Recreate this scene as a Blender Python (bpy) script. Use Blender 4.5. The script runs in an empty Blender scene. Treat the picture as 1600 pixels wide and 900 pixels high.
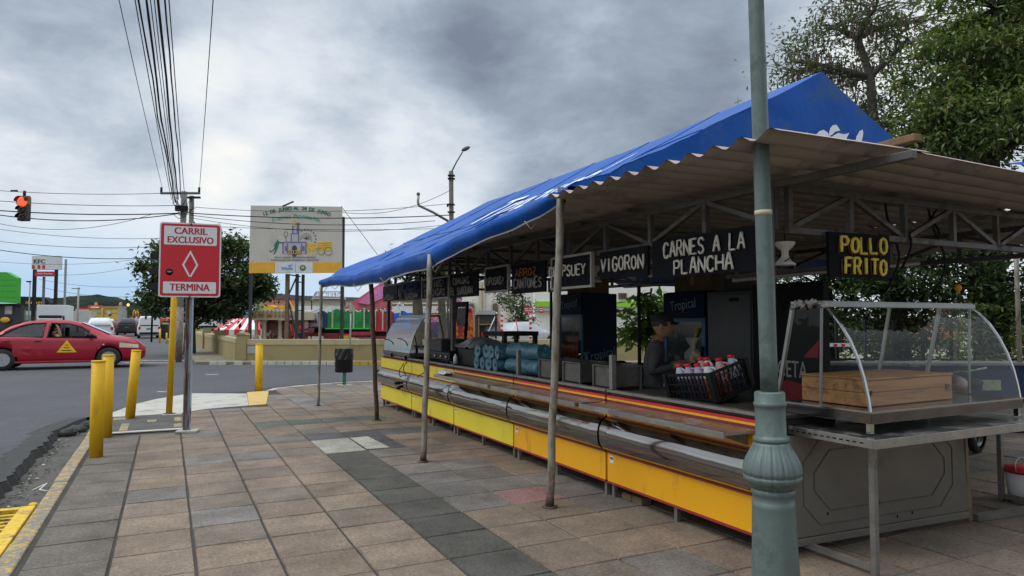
import bpy, bmesh, bisect, math, random
from mathutils import Vector, Matrix, noise as mnoise

R = math.radians
rnd = random.Random(11)
scene = bpy.context.scene
COL = scene.collection
PI = math.pi

# ------------------------------------------------------------------ camera, sky, sun, exposure
FPX, HOR, EYE = 1080.0, 500.0, 1.5
PITCH = math.atan((HOR - 450) / FPX)
YAW = math.atan((800 - 262) / (FPX / math.cos(PITCH)))
cam_d = bpy.data.cameras.new('camera')
cam_d.sensor_width = 36.0
cam_d.lens = 36.0 * FPX / 1600.0
cam_d.clip_start, cam_d.clip_end = 0.05, 6000
cam = bpy.data.objects.new('camera', cam_d)
COL.objects.link(cam)
cam.location = (0, 0, EYE)
cam.rotation_euler = (PI / 2 + PITCH, 0, -YAW)
scene.camera = cam

SUN_AZ, SUN_EL = R(-75), R(52)          # azimuth measured clockwise from +Y
w = bpy.data.worlds.new('World')
scene.world = w
w.use_nodes = True
nt = w.node_tree
nt.nodes.clear()


def N(t, typ, **kw):
    n = t.nodes.new(typ)
    for k, v in kw.items():
        setattr(n, k, v)
    return n


def ramp(t, stops, interp='LINEAR'):
    n = N(t, 'ShaderNodeValToRGB')
    e = n.color_ramp.elements
    n.color_ramp.interpolation = interp
    while len(e) < len(stops):
        e.new(0.5)
    for k, (p, c) in enumerate(stops):
        e[k].position = p
        e[k].color = (c[0], c[1], c[2], 1) if not isinstance(c, (int, float)) else (c, c, c, 1)
    return n


def math_n(t, op, a, b=None, clamp=False):
    n = N(t, 'ShaderNodeMath', operation=op, use_clamp=clamp)
    for i, v in enumerate((a, b)):
        if v is None:
            continue
        if isinstance(v, (int, float)):
            n.inputs[i].default_value = v
        else:
            t.links.new(v, n.inputs[i])
    return n.outputs[0]


def mixc(t, fac, a, b, mode='MIX'):
    n = N(t, 'ShaderNodeMix', data_type='RGBA', blend_type=mode)
    for sock, v in ((n.inputs[0], fac), (n.inputs[6], a), (n.inputs[7], b)):
        if isinstance(v, (int, float)):
            sock.default_value = v
        elif isinstance(v, (tuple, list)):
            sock.default_value = (v[0], v[1], v[2], 1)
        else:
            t.links.new(v, sock)
    return n.outputs[2]


SKY_STRENGTH = 0.1
sky = N(nt, 'ShaderNodeTexSky', sky_type='NISHITA', sun_disc=False)
sky.sun_elevation, sky.sun_rotation = SUN_EL, SUN_AZ
tc = N(nt, 'ShaderNodeTexCoord')
sep = N(nt, 'ShaderNodeSeparateXYZ')
nt.links.new(tc.outputs['Generated'], sep.inputs[0])
den = math_n(nt, 'MAXIMUM', math_n(nt, 'ADD', sep.outputs[2], 0.34), 0.04)
comb = N(nt, 'ShaderNodeCombineXYZ')
nt.links.new(math_n(nt, 'DIVIDE', sep.outputs[0], den), comb.inputs[0])
nt.links.new(math_n(nt, 'DIVIDE', sep.outputs[1], den), comb.inputs[1])


def wnoise(scale, detail, rough, dist, off):
    m = N(nt, 'ShaderNodeMapping')
    m.inputs['Location'].default_value = off
    nt.links.new(comb.outputs[0], m.inputs[0])
    n = N(nt, 'ShaderNodeTexNoise')
    n.inputs['Scale'].default_value = scale
    n.inputs['Detail'].default_value = detail
    n.inputs['Roughness'].default_value = rough
    n.inputs['Distortion'].default_value = dist
    nt.links.new(m.outputs[0], n.inputs['Vector'])
    return n.outputs[0]


def skydir(px, py):
    x, u = (px - 800) / FPX, -(py - 450) / FPX
    c, s = math.cos(PITCH), math.sin(PITCH)
    a = Vector((x, c - u * s, s + u * c))
    cy, sy = math.cos(YAW), math.sin(YAW)
    return Vector((cy * a.x + sy * a.y, -sy * a.x + cy * a.y, a.z)).normalized()


def lobe(d, inner, outer):
    """1 inside a soft cone round the direction d, 0 outside: where a cloud bank stands in the sky."""
    v = N(nt, 'ShaderNodeVectorMath', operation='DOT_PRODUCT')
    nt.links.new(tc.outputs['Generated'], v.inputs[0])
    v.inputs[1].default_value = d
    m = N(nt, 'ShaderNodeMapRange', interpolation_type='SMOOTHSTEP')
    nt.links.new(v.outputs['Value'], m.inputs[0])
    m.inputs[1].default_value = math.cos(R(outer))
    m.inputs[2].default_value = math.cos(R(inner))
    return m.outputs[0]


big = wnoise(1.7, 5, 0.50, 0.15, (3.1, 1.7, 0))
fine = wnoise(4.2, 10, 0.60, 0.25, (0.3, 5.2, 2))
wisp = wnoise(11.0, 8, 0.62, 0.2, (7.3, 2.2, 4))
cl = math_n(nt, 'ADD', math_n(nt, 'ADD', math_n(nt, 'MULTIPLY', big, 0.42), math_n(nt, 'MULTIPLY', fine, 0.40)), math_n(nt, 'ADD', math_n(nt, 'MULTIPLY', wisp, 0.10), 0.110))
for d, inner, outer, k in ((skydir(960, 100), 3, 19, -0.20), (skydir(1130, 120), 2, 12, -0.05), (skydir(600, 20), 2, 15, -0.10),
                           (skydir(60, 10), 1, 16, -0.15), (skydir(300, 150), 1, 14, -0.035), (skydir(315, 112), 0.2, 3.4, 0.15), (skydir(395, 118), 0.1, 2.4, 0.03), (skydir(300, 195), 0.2, 5, -0.05),
                           (skydir(345, 265), 0.2, 3.5, 0.15), (skydir(690, 250), 1, 7, 0.11), (skydir(60, 250), 2, 14, 0.07),
                           (skydir(1400, 60), 2, 12, 0.12), (skydir(480, 300), 2, 18, 0.07)):
    cl = math_n(nt, 'ADD', cl, math_n(nt, 'MULTIPLY', lobe(d, inner, outer), k))
cr = ramp(nt, [(0.26, (0.140, 0.168, 0.212)), (0.40, (0.235, 0.278, 0.335)), (0.52, (0.375, 0.425, 0.482)), (0.62, (0.515, 0.556, 0.60)),
               (0.73, (0.62, 0.635, 0.635)), (0.84, (0.74, 0.715, 0.65))])
nt.links.new(cl, cr.inputs[0])
# thin veil near the horizon, bluish clear band low in the north-west
hz = N(nt, 'ShaderNodeMapRange', interpolation_type='SMOOTHSTEP')
nt.links.new(sep.outputs[2], hz.inputs[0])
hz.inputs[1].default_value, hz.inputs[2].default_value, hz.inputs[3].default_value, hz.inputs[4].default_value = 0.0, 0.22, 0.6, 0.0
c1 = mixc(nt, hz.outputs[0], cr.outputs[0], (0.62, 0.66, 0.70))
band = N(nt, 'ShaderNodeMapRange', interpolation_type='SMOOTHSTEP')
nt.links.new(sep.outputs[2], band.inputs[0])
band.inputs[1].default_value, band.inputs[2].default_value, band.inputs[3].default_value, band.inputs[4].default_value = 0.03, 0.15, 0.9, 0.0
bandf = math_n(nt, 'MULTIPLY', band.outputs[0], lobe(skydir(120, 480), 8, 26))
c1 = mixc(nt, bandf, c1, (0.29, 0.44, 0.61))
# an overcast sky is brightest overhead
zen = N(nt, 'ShaderNodeMapRange', interpolation_type='SMOOTHSTEP')
nt.links.new(sep.outputs[2], zen.inputs[0])
zen.inputs[1].default_value, zen.inputs[2].default_value, zen.inputs[3].default_value, zen.inputs[4].default_value = 0.42, 0.95, 1.0, 2.8
c2 = N(nt, 'ShaderNodeVectorMath', operation='SCALE')
nt.links.new(c1, c2.inputs[0])
nt.links.new(zen.outputs[0], c2.inputs['Scale'])
c3 = N(nt, 'ShaderNodeVectorMath', operation='SCALE')
nt.links.new(c2.outputs[0], c3.inputs[0])
c3.inputs['Scale'].default_value = 1.0 / SKY_STRENGTH
c4 = mixc(nt, 0.96, sky.outputs[0], c3.outputs[0])
bg = N(nt, 'ShaderNodeBackground')
bg.inputs[1].default_value = SKY_STRENGTH
nt.links.new(c4, bg.inputs[0])
wo = N(nt, 'ShaderNodeOutputWorld')
nt.links.new(bg.outputs[0], wo.inputs[0])

sun_d = bpy.data.lights.new('sun', 'SUN')
sun_d.energy, sun_d.angle, sun_d.color = 0.9, R(25), (1.0, 0.96, 0.9)
sun = bpy.data.objects.new('sun', sun_d)
COL.objects.link(sun)
sdir = Vector((math.sin(SUN_AZ) * math.cos(SUN_EL), math.cos(SUN_AZ) * math.cos(SUN_EL), math.sin(SUN_EL)))
sun.rotation_euler = sdir.to_track_quat('Z', 'Y').to_euler()

vs = scene.view_settings
vs.view_transform, vs.look, vs.exposure, vs.gamma, vs.use_curve_mapping = 'Standard', 'None', 0.55, 1.0, False
scene.render.engine = 'CYCLES'
cy = scene.cycles
cy.use_denoising = True
cy.max_bounces, cy.diffuse_bounces, cy.glossy_bounces, cy.transmission_bounces, cy.transparent_max_bounces = 8, 3, 4, 6, 16
cy.caustics_reflective = cy.caustics_refractive = False
cy.sample_clamp_indirect = 6

# ------------------------------------------------------------------ helpers
CYW, SYW = math.cos(YAW), math.sin(YAW)


def at(px, py, d):
    """World point seen at photo pixel (px, py), d metres ahead of the camera."""
    x, u = (px - 800) / FPX, -(py - 450) / FPX
    c, s = math.cos(PITCH), math.sin(PITCH)
    a = Vector((x * d, d * (c - u * s), d * (s + u * c)))
    return Vector((CYW * a.x + SYW * a.y, -SYW * a.x + CYW * a.y, a.z + EYE))


def gnd(px, py, z=0.0):
    v = at(px, py, 1.0) - Vector((0, 0, EYE))
    return Vector((0, 0, EYE)) + v * ((z - EYE) / v.z)


class MB:
    """Collects shapes into one mesh."""

    def __init__(s):
        s.v, s.f, s.m, s.s, s.g = [], [], [], [], []
        s.mi = 0

    def add(s, vs_, fs, smooth=False):
        o = len(s.v)
        s.g.append(o)
        s.v.extend(tuple(p) for p in vs_)
        for f in fs:
            s.f.append(tuple(i + o for i in f))
            s.m.append(s.mi)
            s.s.append(smooth)
        return s

    def box(s, x0, x1, y0, y1, z0, z1, M=None):
        p = [Vector((x, y, z)) for z in (z0, z1) for y in (y0, y1) for x in (x0, x1)]
        if M is not None:
            p = [M @ q for q in p]
        return s.add(p, [(0, 2, 3, 1), (4, 5, 7, 6), (0, 1, 5, 4), (2, 6, 7, 3), (0, 4, 6, 2), (1, 3, 7, 5)])

    def bar(s, a, b, w_, h=None, up=(0, 0, 1)):
        a, b = Vector(a), Vector(b)
        h = w_ if h is None else h
        t = (b - a).normalized()
        u = Vector(up)
        if abs(t.dot(u)) > 0.98:
            u = Vector((1, 0, 0))
        x = t.cross(u).normalized()
        u = x.cross(t).normalized()
        p = [q + x * (sx * w_ / 2) + u * (sy * h / 2) for q in (a, b) for sx, sy in ((-1, -1), (1, -1), (1, 1), (-1, 1))]
        return s.add(p, [(3, 2, 1, 0), (4, 5, 6, 7), (0, 1, 5, 4), (1, 2, 6, 5), (2, 3, 7, 6), (3, 0, 4, 7)])

    def tube(s, pts, r, n=8, caps=True, smooth=True):
        pts = [Vector(p) for p in pts]
        rs = r if isinstance(r, (list, tuple)) else [r] * len(pts)
        vs_, fs = [], []
        prev = None
        for i, p in enumerate(pts):
            t = (pts[min(i + 1, len(pts) - 1)] - pts[max(i - 1, 0)])
            t = t.normalized() if t.length > 1e-9 else Vector((0, 0, 1))
            if prev is None:
                u = Vector((0, 0, 1)) if abs(t.z) < 0.9 else Vector((1, 0, 0))
            else:
                u = prev
            x = t.cross(u).normalized()
            u = x.cross(t).normalized()
            prev = u
            for k in range(n):
                a = 2 * PI * k / n
                vs_.append(p + (x * math.cos(a) + u * math.sin(a)) * rs[i])
        for i in range(len(pts) - 1):
            for k in range(n):
                k2 = (k + 1) % n
                fs.append((i * n + k, i * n + k2, (i + 1) * n + k2, (i + 1) * n + k))
        s.add(vs_, fs, smooth)
        if caps:
            o = len(s.v) - len(vs_)
            for ring, rev in ((0, True), (len(pts) - 1, False)):
                idx = [o + ring * n + k for k in range(n)]
                s.f.append(tuple(reversed(idx)) if rev else tuple(idx))
                s.m.append(s.mi)
                s.s.append(False)
        return s

    def lathe(s, prof, n=24, c=(0, 0, 0), M=None, smooth=True, mod=None, caps=True):
        vs_, fs = [], []
        for r, z in prof:
            for k in range(n):
                a = 2 * PI * k / n
                q = mod(r, z, a) if mod else r
                p = Vector((c[0] + q * math.cos(a), c[1] + q * math.sin(a), c[2] + z))
                vs_.append(M @ p if M is not None else p)
        m = len(prof)
        for i in range(m - 1):
            for k in range(n):
                k2 = (k + 1) % n
                fs.append((i * n + k, i * n + k2, (i + 1) * n + k2, (i + 1) * n + k))
        s.add(vs_, fs, smooth)
        o = len(s.v) - len(vs_)
        for ring, rev in ((0, True), (m - 1, False)):
            if caps and prof[ring][0] > 1e-5:
                idx = [o + ring * n + k for k in range(n)]
                s.f.append(tuple(reversed(idx)) if rev else tuple(idx))
                s.m.append(s.mi)
                s.s.append(False)
        return s

    def prism(s, poly, h0, h1, ax='y', M=None):
        """Extrude a 2-D polygon: ax is the axis it runs along; the polygon lies in the other two."""
        def P(a, b, h):
            q = {'y': (a, h, b), 'x': (h, a, b), 'z': (a, b, h)}[ax]
            q = Vector(q)
            return M @ q if M is not None else q
        n = len(poly)
        vs_ = [P(a, b, h0) for a, b in poly] + [P(a, b, h1) for a, b in poly]
        fs = [tuple(range(n)), tuple(range(2 * n - 1, n - 1, -1))]
        fs += [(i, n + i, n + (i + 1) % n, (i + 1) % n) for i in range(n)]
        return s.add(vs_, fs)

    def grid(s, fn, nu, nv, smooth=True):
        vs_ = [fn(i / nu, j / nv) for i in range(nu + 1) for j in range(nv + 1)]
        fs = [(i * (nv + 1) + j, (i + 1) * (nv + 1) + j, (i + 1) * (nv + 1) + j + 1, i * (nv + 1) + j + 1) for i in range(nu) for j in range(nv)]
        return s.add(vs_, fs, smooth)

    def ball(s, c, r, n=12, m=8, M=None):
        rx, ry, rz = r if isinstance(r, (tuple, list)) else (r, r, r)
        vs_, fs = [], []
        for i in range(m + 1):
            t = PI * i / m
            for k in range(n):
                a = 2 * PI * k / n
                p = Vector((c[0] + rx * math.sin(t) * math.cos(a), c[1] + ry * math.sin(t) * math.sin(a), c[2] - rz * math.cos(t)))
                vs_.append(M @ p if M is not None else p)
        for i in range(m):
            for k in range(n):
                k2 = (k + 1) % n
                fs.append((i * n + k, i * n + k2, (i + 1) * n + k2, (i + 1) * n + k))
        return s.add(vs_, fs, True)

    def text(s, txt, size, M, xs=1.0, ext=0.002, align='CENTER'):
        vs_, fs = text_geo(txt, align, ext / size)
        return s.add([M @ Vector((p[0] * size * xs, p[1] * size, p[2] * size)) for p in vs_], fs)

    def split(s, name, mats, parent=None, bevel=0.0):
        """Every shape added becomes an object of its own."""
        ends = s.g[1:] + [len(s.v)]
        parts = [MB() for _ in s.g]
        for f, m, sm in zip(s.f, s.m, s.s):
            k = bisect.bisect_right(s.g, f[0]) - 1
            q = parts[k]
            q.f.append(tuple(i - s.g[k] for i in f))
            q.m.append(m)
            q.s.append(sm)
        out = []
        for q, a, b in zip(parts, s.g, ends):
            q.v = s.v[a:b]
            out.append(q.build(name, mats, parent, bevel))
        return out

    def build(s, name, mats, parent=None, bevel=0.0, fix=False, loc=None):
        me = bpy.data.meshes.new(name)
        me.from_pydata(s.v, [], s.f)
        mats = mats if isinstance(mats, (list, tuple)) else [mats]
        for m in mats:
            me.materials.append(m)
        me.polygons.foreach_set('material_index', s.m)
        me.polygons.foreach_set('use_smooth', s.s)
        if fix:
            bm = bmesh.new()
            bm.from_mesh(me)
            bmesh.ops.remove_doubles(bm, verts=bm.verts, dist=1e-5)
            bmesh.ops.recalc_face_normals(bm, faces=bm.faces)
            bm.to_mesh(me)
            bm.free()
        me.update()
        o = bpy.data.objects.new(name, me)
        COL.objects.link(o)
        if parent is not None:
            o.parent = parent
        if loc is not None:
            o.location = loc
        if bevel:
            b = o.modifiers.new('bevel', 'BEVEL')
            b.width, b.segments, b.limit_method, b.angle_limit = bevel, 2, 'ANGLE', R(40)
        return o


_tg = {}


def text_geo(txt, align, ext):
    key = (txt, align, round(ext, 4))
    if key not in _tg:
        c = bpy.data.curves.new('lettering', 'FONT')
        c.body = txt
        c.align_x, c.align_y = align, 'CENTER'
        c.size = 1.0
        c.extrude = ext
        c.resolution_u = 3
        o = bpy.data.objects.new('lettering', c)
        COL.objects.link(o)
        dg = bpy.context.evaluated_depsgraph_get()
        me = bpy.data.meshes.new_from_object(o.evaluated_get(dg))
        _tg[key] = ([tuple(v.co) for v in me.vertices], [tuple(p.vertices) for p in me.polygons])
        bpy.data.objects.remove(o)
        bpy.data.curves.remove(c)
        bpy.data.meshes.remove(me)
    return _tg[key]


# a hand-lettered stroke alphabet on a 0..1 x 0..1 cell
GL = {
    'A': [[(0, 0), (.42, 1), (.58, 1), (1, 0)], [(.2, .38), (.8, .38)]], 'B': [[(0, 0), (0, 1), (.7, 1), (.85, .78), (.7, .54), (0, .54)], [(.7, .54), (.95, .3), (.8, 0), (0, 0)]],
    'C': [[(.95, .82), (.7, 1), (.3, 1), (.05, .75), (.05, .25), (.3, 0), (.7, 0), (.95, .18)]], 'D': [[(0, 0), (0, 1), (.55, 1), (.95, .7), (.95, .3), (.55, 0), (0, 0)]],
    'E': [[(.9, 1), (0, 1), (0, 0), (.9, 0)], [(0, .52), (.7, .52)]], 'F': [[(.9, 1), (0, 1), (0, 0)], [(0, .52), (.7, .52)]],
    'G': [[(.95, .82), (.7, 1), (.3, 1), (.05, .75), (.05, .25), (.3, 0), (.7, 0), (.95, .25), (.95, .48), (.55, .48)]], 'H': [[(0, 0), (0, 1)], [(1, 0), (1, 1)], [(0, .5), (1, .5)]],
    'I': [[(.5, 0), (.5, 1)]], 'J': [[(.8, 1), (.8, .2), (.6, 0), (.2, 0), (.05, .2)]], 'L': [[(0, 1), (0, 0), (.85, 0)]], 'M': [[(0, 0), (0, 1), (.5, .4), (1, 1), (1, 0)]],
    'N': [[(0, 0), (0, 1), (1, 0), (1, 1)]], 'O': [[(.5, 1), (.15, .85), (.03, .5), (.15, .15), (.5, 0), (.85, .15), (.97, .5), (.85, .85), (.5, 1)]], 'P': [[(0, 0), (0, 1), (.7, 1), (.92, .76), (.7, .48), (0, .48)]],
    'Q': [[(.5, 1), (.15, .85), (.03, .5), (.15, .15), (.5, 0), (.85, .15), (.97, .5), (.85, .85), (.5, 1)], [(.6, .3), (1, -.05)]], 'R': [[(0, 0), (0, 1), (.7, 1), (.92, .76), (.7, .5), (0, .5)], [(.5, .5), (.95, 0)]],
    'S': [[(.92, .84), (.68, 1), (.28, 1), (.06, .78), (.25, .56), (.72, .46), (.95, .22), (.72, 0), (.28, 0), (.04, .16)]], 'T': [[(0, 1), (1, 1)], [(.5, 1), (.5, 0)]], 'U': [[(0, 1), (0, .25), (.25, 0), (.75, 0), (1, .25), (1, 1)]],
    'V': [[(0, 1), (.5, 0), (1, 1)]], 'Y': [[(0, 1), (.5, .5), (1, 1)], [(.5, .5), (.5, 0)]], 'Z': [[(0, 1), (1, 1), (0, 0), (1, 0)]], 'X': [[(0, 1), (1, 0)], [(0, 0), (1, 1)]], '.': [[(.45, 0), (.55, .06)]], '!': [[(.5, 1), (.5, .3)], [(.5, .08), (.5, 0)]],
}


def strokes(mb, txt, P, width, height, r, n=5, gap=0.32, jit=0.03):
    """Tubes writing txt in a width x height field; P(u, v) maps the field to space."""
    k = len(txt)
    cw = width / (k + gap * (k - 1))
    for i, ch in enumerate(txt):
        if ch == ' ':
            continue
        x0 = i * cw * (1 + gap)
        jy = rnd.uniform(-jit, jit) * height
        sl, hs = rnd.uniform(-.06, .10), rnd.uniform(.93, 1.06)
        sc = 0.55 if ch in 'I!.' else 1.0
        for st in GL[ch]:
            pts = []
            for a in range(len(st) - 1):
                for q in range(3):
                    t = q / 3
                    pts.append((st[a][0] * (1 - t) + st[a + 1][0] * t, st[a][1] * (1 - t) + st[a + 1][1] * t))
            pts.append(st[-1])
            mb.tube([P(x0 + (a - 0.5 + sl * b) * cw * sc + 0.5 * cw, b * height * hs + jy) for a, b in pts], [r * rnd.uniform(.8, 1.2) for _ in pts], n)


def empty(name, loc=(0, 0, 0), rz=0.0):
    o = bpy.data.objects.new(name, None)
    o.empty_display_size = 0.2
    COL.objects.link(o)
    o.location = loc
    o.rotation_euler = (0, 0, rz)
    return o


def tag(o, label=None, cat=None, group=None, kind=None):
    for k, v in (('label', label), ('category', cat), ('group', group), ('kind', kind)):
        if v:
            o[k] = v
    return o


def thing(name, label, cat, loc=(0, 0, 0), rz=0.0, group=None):
    return tag(empty(name, loc, rz), label, cat, group)


def copy_tree(o, parent=None):
    c = o.copy()
    COL.objects.link(c)
    c.parent = parent
    for ch in list(o.children):
        copy_tree(ch, c)
    return c


# ------------------------------------------------------------------ materials
_mats = {}


def mat(name, col, rough=0.6, metal=0.0, var=0.12, scale=5.0, bump=0.0, bscale=80.0, dirt=None, spec=0.5, stretch=(1, 1, 1), fine=0.0, coat=0.0, island=0.0):
    """Principled material with world-anchored colour variation, optional bump and one dirt/wear layer (colour, amount 0..1, scale)."""
    if name in _mats:
        return _mats[name]
    m = bpy.data.materials.new(name)
    m.use_nodes = True
    t = m.node_tree
    b = t.nodes['Principled BSDF']
    b.inputs['Roughness'].default_value = rough
    b.inputs['Metallic'].default_value = metal
    b.inputs['Specular IOR Level'].default_value = spec
    if coat:
        b.inputs['Coat Weight'].default_value = coat
        b.inputs['Coat Roughness'].default_value = 0.08
    g = N(t, 'ShaderNodeNewGeometry')
    mp = N(t, 'ShaderNodeMapping')
    mp.inputs['Scale'].default_value = stretch
    t.links.new(g.outputs['Position'], mp.inputs[0])

    def nz(sc, det=4.0, rg=0.6):
        n = N(t, 'ShaderNodeTexNoise')
        n.inputs['Scale'].default_value = sc
        n.inputs['Detail'].default_value = det
        n.inputs['Roughness'].default_value = rg
        t.links.new(mp.outputs[0], n.inputs['Vector'])
        return n.outputs[0]
    r1 = ramp(t, [(0.25, 1 - var), (0.75, 1 + var)])
    t.links.new(nz(scale), r1.inputs[0])
    c = mixc(t, 1.0, col, r1.outputs[0], 'MULTIPLY')
    if fine:
        r3 = ramp(t, [(0.3, 1 - fine), (0.7, 1 + fine)])
        t.links.new(nz(scale * 25, 3.0, 0.7), r3.inputs[0])
        c = mixc(t, 1.0, c, r3.outputs[0], 'MULTIPLY')
    if island:
        r4 = ramp(t, [(0.0, 1 - island), (1.0, 1 + island)])
        t.links.new(g.outputs['Random Per Island'], r4.inputs[0])
        c = mixc(t, 1.0, c, r4.outputs[0], 'MULTIPLY')
    if dirt:
        dc, da, ds = dirt
        r2 = ramp(t, [(0.62 - 0.3 * da, 0.0), (0.74 - 0.22 * da, 1.0)])
        t.links.new(nz(ds, 8.0, 0.68), r2.inputs[0])
        c = mixc(t, r2.outputs[0], c, dc)
        if metal:
            t.links.new(math_n(t, 'MULTIPLY', math_n(t, 'SUBTRACT', 1.0, r2.outputs[0]), metal), b.inputs['Metallic'])
            t.links.new(math_n(t, 'ADD', math_n(t, 'MULTIPLY', r2.outputs[0], 0.35), rough, True), b.inputs['Roughness'])
    t.links.new(c, b.inputs['Base Color'])
    if bump:
        bp = N(t, 'ShaderNodeBump')
        bp.inputs['Strength'].default_value = bump
        bp.inputs['Distance'].default_value = 0.01
        t.links.new(nz(bscale, 4.0, 0.6), bp.inputs['Height'])
        t.links.new(bp.outputs[0], b.inputs['Normal'])
    _mats[name] = m
    return m


def srgb(r, g, b):
    f = lambda v: (v / 255 / 12.92) if v / 255 <= 0.04045 else ((v / 255 + 0.055) / 1.055) ** 2.4
    return (f(r), f(g), f(b))


def glass(name, tint=(0.92, 0.95, 0.95), rough=0.02, power=1.0, bump=0.0):
    if name in _mats:
        return _mats[name]
    m = bpy.data.materials.new(name)
    m.use_nodes = True
    t = m.node_tree
    t.nodes.clear()
    tr = N(t, 'ShaderNodeBsdfTransparent')
    tr.inputs[0].default_value = (*tint, 1)
    gl = N(t, 'ShaderNodeBsdfGlossy')
    gl.inputs['Roughness'].default_value = rough
    fr = N(t, 'ShaderNodeFresnel')
    bk = N(t, 'ShaderNodeNewGeometry')      # a thin pane reflects the same from both faces
    t.links.new(math_n(t, 'SUBTRACT', 1.52, math_n(t, 'MULTIPLY', bk.outputs['Backfacing'], 0.862)), fr.inputs[0])
    if bump:
        n = N(t, 'ShaderNodeTexNoise')
        n.inputs['Scale'].default_value = 5
        g = N(t, 'ShaderNodeNewGeometry')
        t.links.new(g.outputs['Position'], n.inputs['Vector'])
        bp = N(t, 'ShaderNodeBump')
        bp.inputs['Strength'].default_value = bump
        bp.inputs['Distance'].default_value = 0.02
        t.links.new(n.outputs[0], bp.inputs['Height'])
        t.links.new(bp.outputs[0], gl.inputs['Normal'])
    mx = N(t, 'ShaderNodeMixShader')
    t.links.new(math_n(t, 'MULTIPLY', fr.outputs[0], power, True), mx.inputs[0])
    t.links.new(tr.outputs[0], mx.inputs[1])
    t.links.new(gl.outputs[0], mx.inputs[2])
    o = N(t, 'ShaderNodeOutputMaterial')
    t.links.new(mx.outputs[0], o.inputs[0])
    _mats[name] = m
    return m


def vcol_mat(name, rough=0.85, bump=0.35, bscale=140.0, speck=0.42, stain=(0.10, 0.09, 0.08)):
    """For paving: the colour of each slab is its own (attribute 'slab'), with grain, stains and bump on top."""
    m = bpy.data.materials.new(name)
    m.use_nodes = True
    t = m.node_tree
    b = t.nodes['Principled BSDF']
    b.inputs['Roughness'].default_value = rough
    b.inputs['Specular IOR Level'].default_value = 0.35
    a = N(t, 'ShaderNodeAttribute', attribute_name='slab')
    g = N(t, 'ShaderNodeNewGeometry')

    def nz(sc, det=4.0, rg=0.6):
        n = N(t, 'ShaderNodeTexNoise')
        n.inputs['Scale'].default_value = sc
        n.inputs['Detail'].default_value = det
        n.inputs['Roughness'].default_value = rg
        t.links.new(g.outputs['Position'], n.inputs['Vector'])
        return n.outputs[0]
    r1 = ramp(t, [(0.36, 1 - speck), (0.64, 1 + speck)])
    t.links.new(nz(42, 6, 0.85), r1.inputs[0])
    c = mixc(t, 1.0, a.outputs[0], r1.outputs[0], 'MULTIPLY')
    r2 = ramp(t, [(0.32, 0.58), (0.68, 1.25)])
    t.links.new(nz(2.1, 9, 0.72), r2.inputs[0])
    c = mixc(t, 1.0, c, r2.outputs[0], 'MULTIPLY')
    v = N(t, 'ShaderNodeTexVoronoi')
    v.inputs['Scale'].default_value = 3.2
    t.links.new(g.outputs['Position'], v.inputs['Vector'])
    r3 = ramp(t, [(0.035, 1.0), (0.06, 0.0)])
    t.links.new(v.outputs['Distance'], r3.inputs[0])
    c = mixc(t, math_n(t, 'MULTIPLY', r3.outputs[0], 0.55), c, stain)
    r5 = ramp(t, [(0.55, 0.0), (0.70, 1.0)])
    t.links.new(nz(5.2, 10, 0.75), r5.inputs[0])
    c = mixc(t, math_n(t, 'MULTIPLY', r5.outputs[0], 0.42), c, stain)
    r4 = ramp(t, [(0.64, 0.0), (0.74, 1.0)])
    t.links.new(nz(9.0, 10, 0.75), r4.inputs[0])
    c = mixc(t, math_n(t, 'MULTIPLY', r4.outputs[0], 0.35), c, (0.5, 0.48, 0.44))
    t.links.new(c, b.inputs['Base Color'])
    bp = N(t, 'ShaderNodeBump')
    bp.inputs['Strength'].default_value = bump
    bp.inputs['Distance'].default_value = 0.008
    t.links.new(nz(bscale, 5, 0.7), bp.inputs['Height'])
    t.links.new(bp.outputs[0], b.inputs['Normal'])
    return m


STEEL = mat('brushed_steel', (0.42, 0.41, 0.39), 0.28, 0.9, 0.2, 6, 0.12, 60, ((0.20, 0.17, 0.14), 0.35, 5.0))
STEEL_MIRROR = mat('polished_steel', (0.35, 0.335, 0.32), 0.11, 1.0, 0.14, 3, 0.10, 7, stretch=(1, 0.5, 1))
STEEL_DULL = mat('dull_steel', (0.27, 0.26, 0.24), 0.45, 0.75, 0.2, 6, 0.1, 40, ((0.16, 0.13, 0.1), 0.4, 7.0))
GALV = mat('galvanised_pipe', (0.30, 0.28, 0.23), 0.55, 0.35, 0.25, 14, 0.2, 60, ((0.13, 0.09, 0.06), 0.45, 9.0), stretch=(1, 1, 0.4))
RUST_PIPE = mat('rusty_pipe', (0.11, 0.065, 0.05), 0.8, 0.1, 0.3, 12, 0.3, 60, ((0.05, 0.035, 0.03), 0.4, 10.0))
BLACK = mat('black_paint', (0.010, 0.010, 0.012), 0.6, 0.0, 0.2, 8, spec=.2)
BLACKP = mat('black_plastic', (0.010, 0.010, 0.011), 0.45, 0.0, 0.2, 20, spec=.25)
RUBBER = mat('tyre_rubber', (0.018, 0.018, 0.018), 0.8, 0.0, 0.2, 20)
WHITE = mat('white_paint', (0.72, 0.72, 0.70), 0.5, 0.0, 0.06, 6, 0.0, 50, ((0.45, 0.43, 0.40), 0.15, 5.0))
YELLOW_POST = mat('yellow_post_paint', (0.70, 0.41, 0.012), 0.55, 0.0, 0.12, 6, 0.1, 60, ((0.50, 0.29, 0.02), 0.22, 9.0), stretch=(1, 1, .35), spec=.3)
SIGN_RED = mat('sign_red', srgb(196, 30, 44), 0.45, 0.0, 0.06, 3)
SIGN_WHITE = mat('sign_white', (0.68, 0.69, 0.68), 0.45, 0.0, 0.05, 4)
GLASS = glass('clear_glass', (0.95, 0.97, 0.965), 0.01, 0.5, 0.12)
GLASS_DARK = glass('tinted_glass', (0.16, 0.18, 0.19), 0.03, 1.6)


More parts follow.
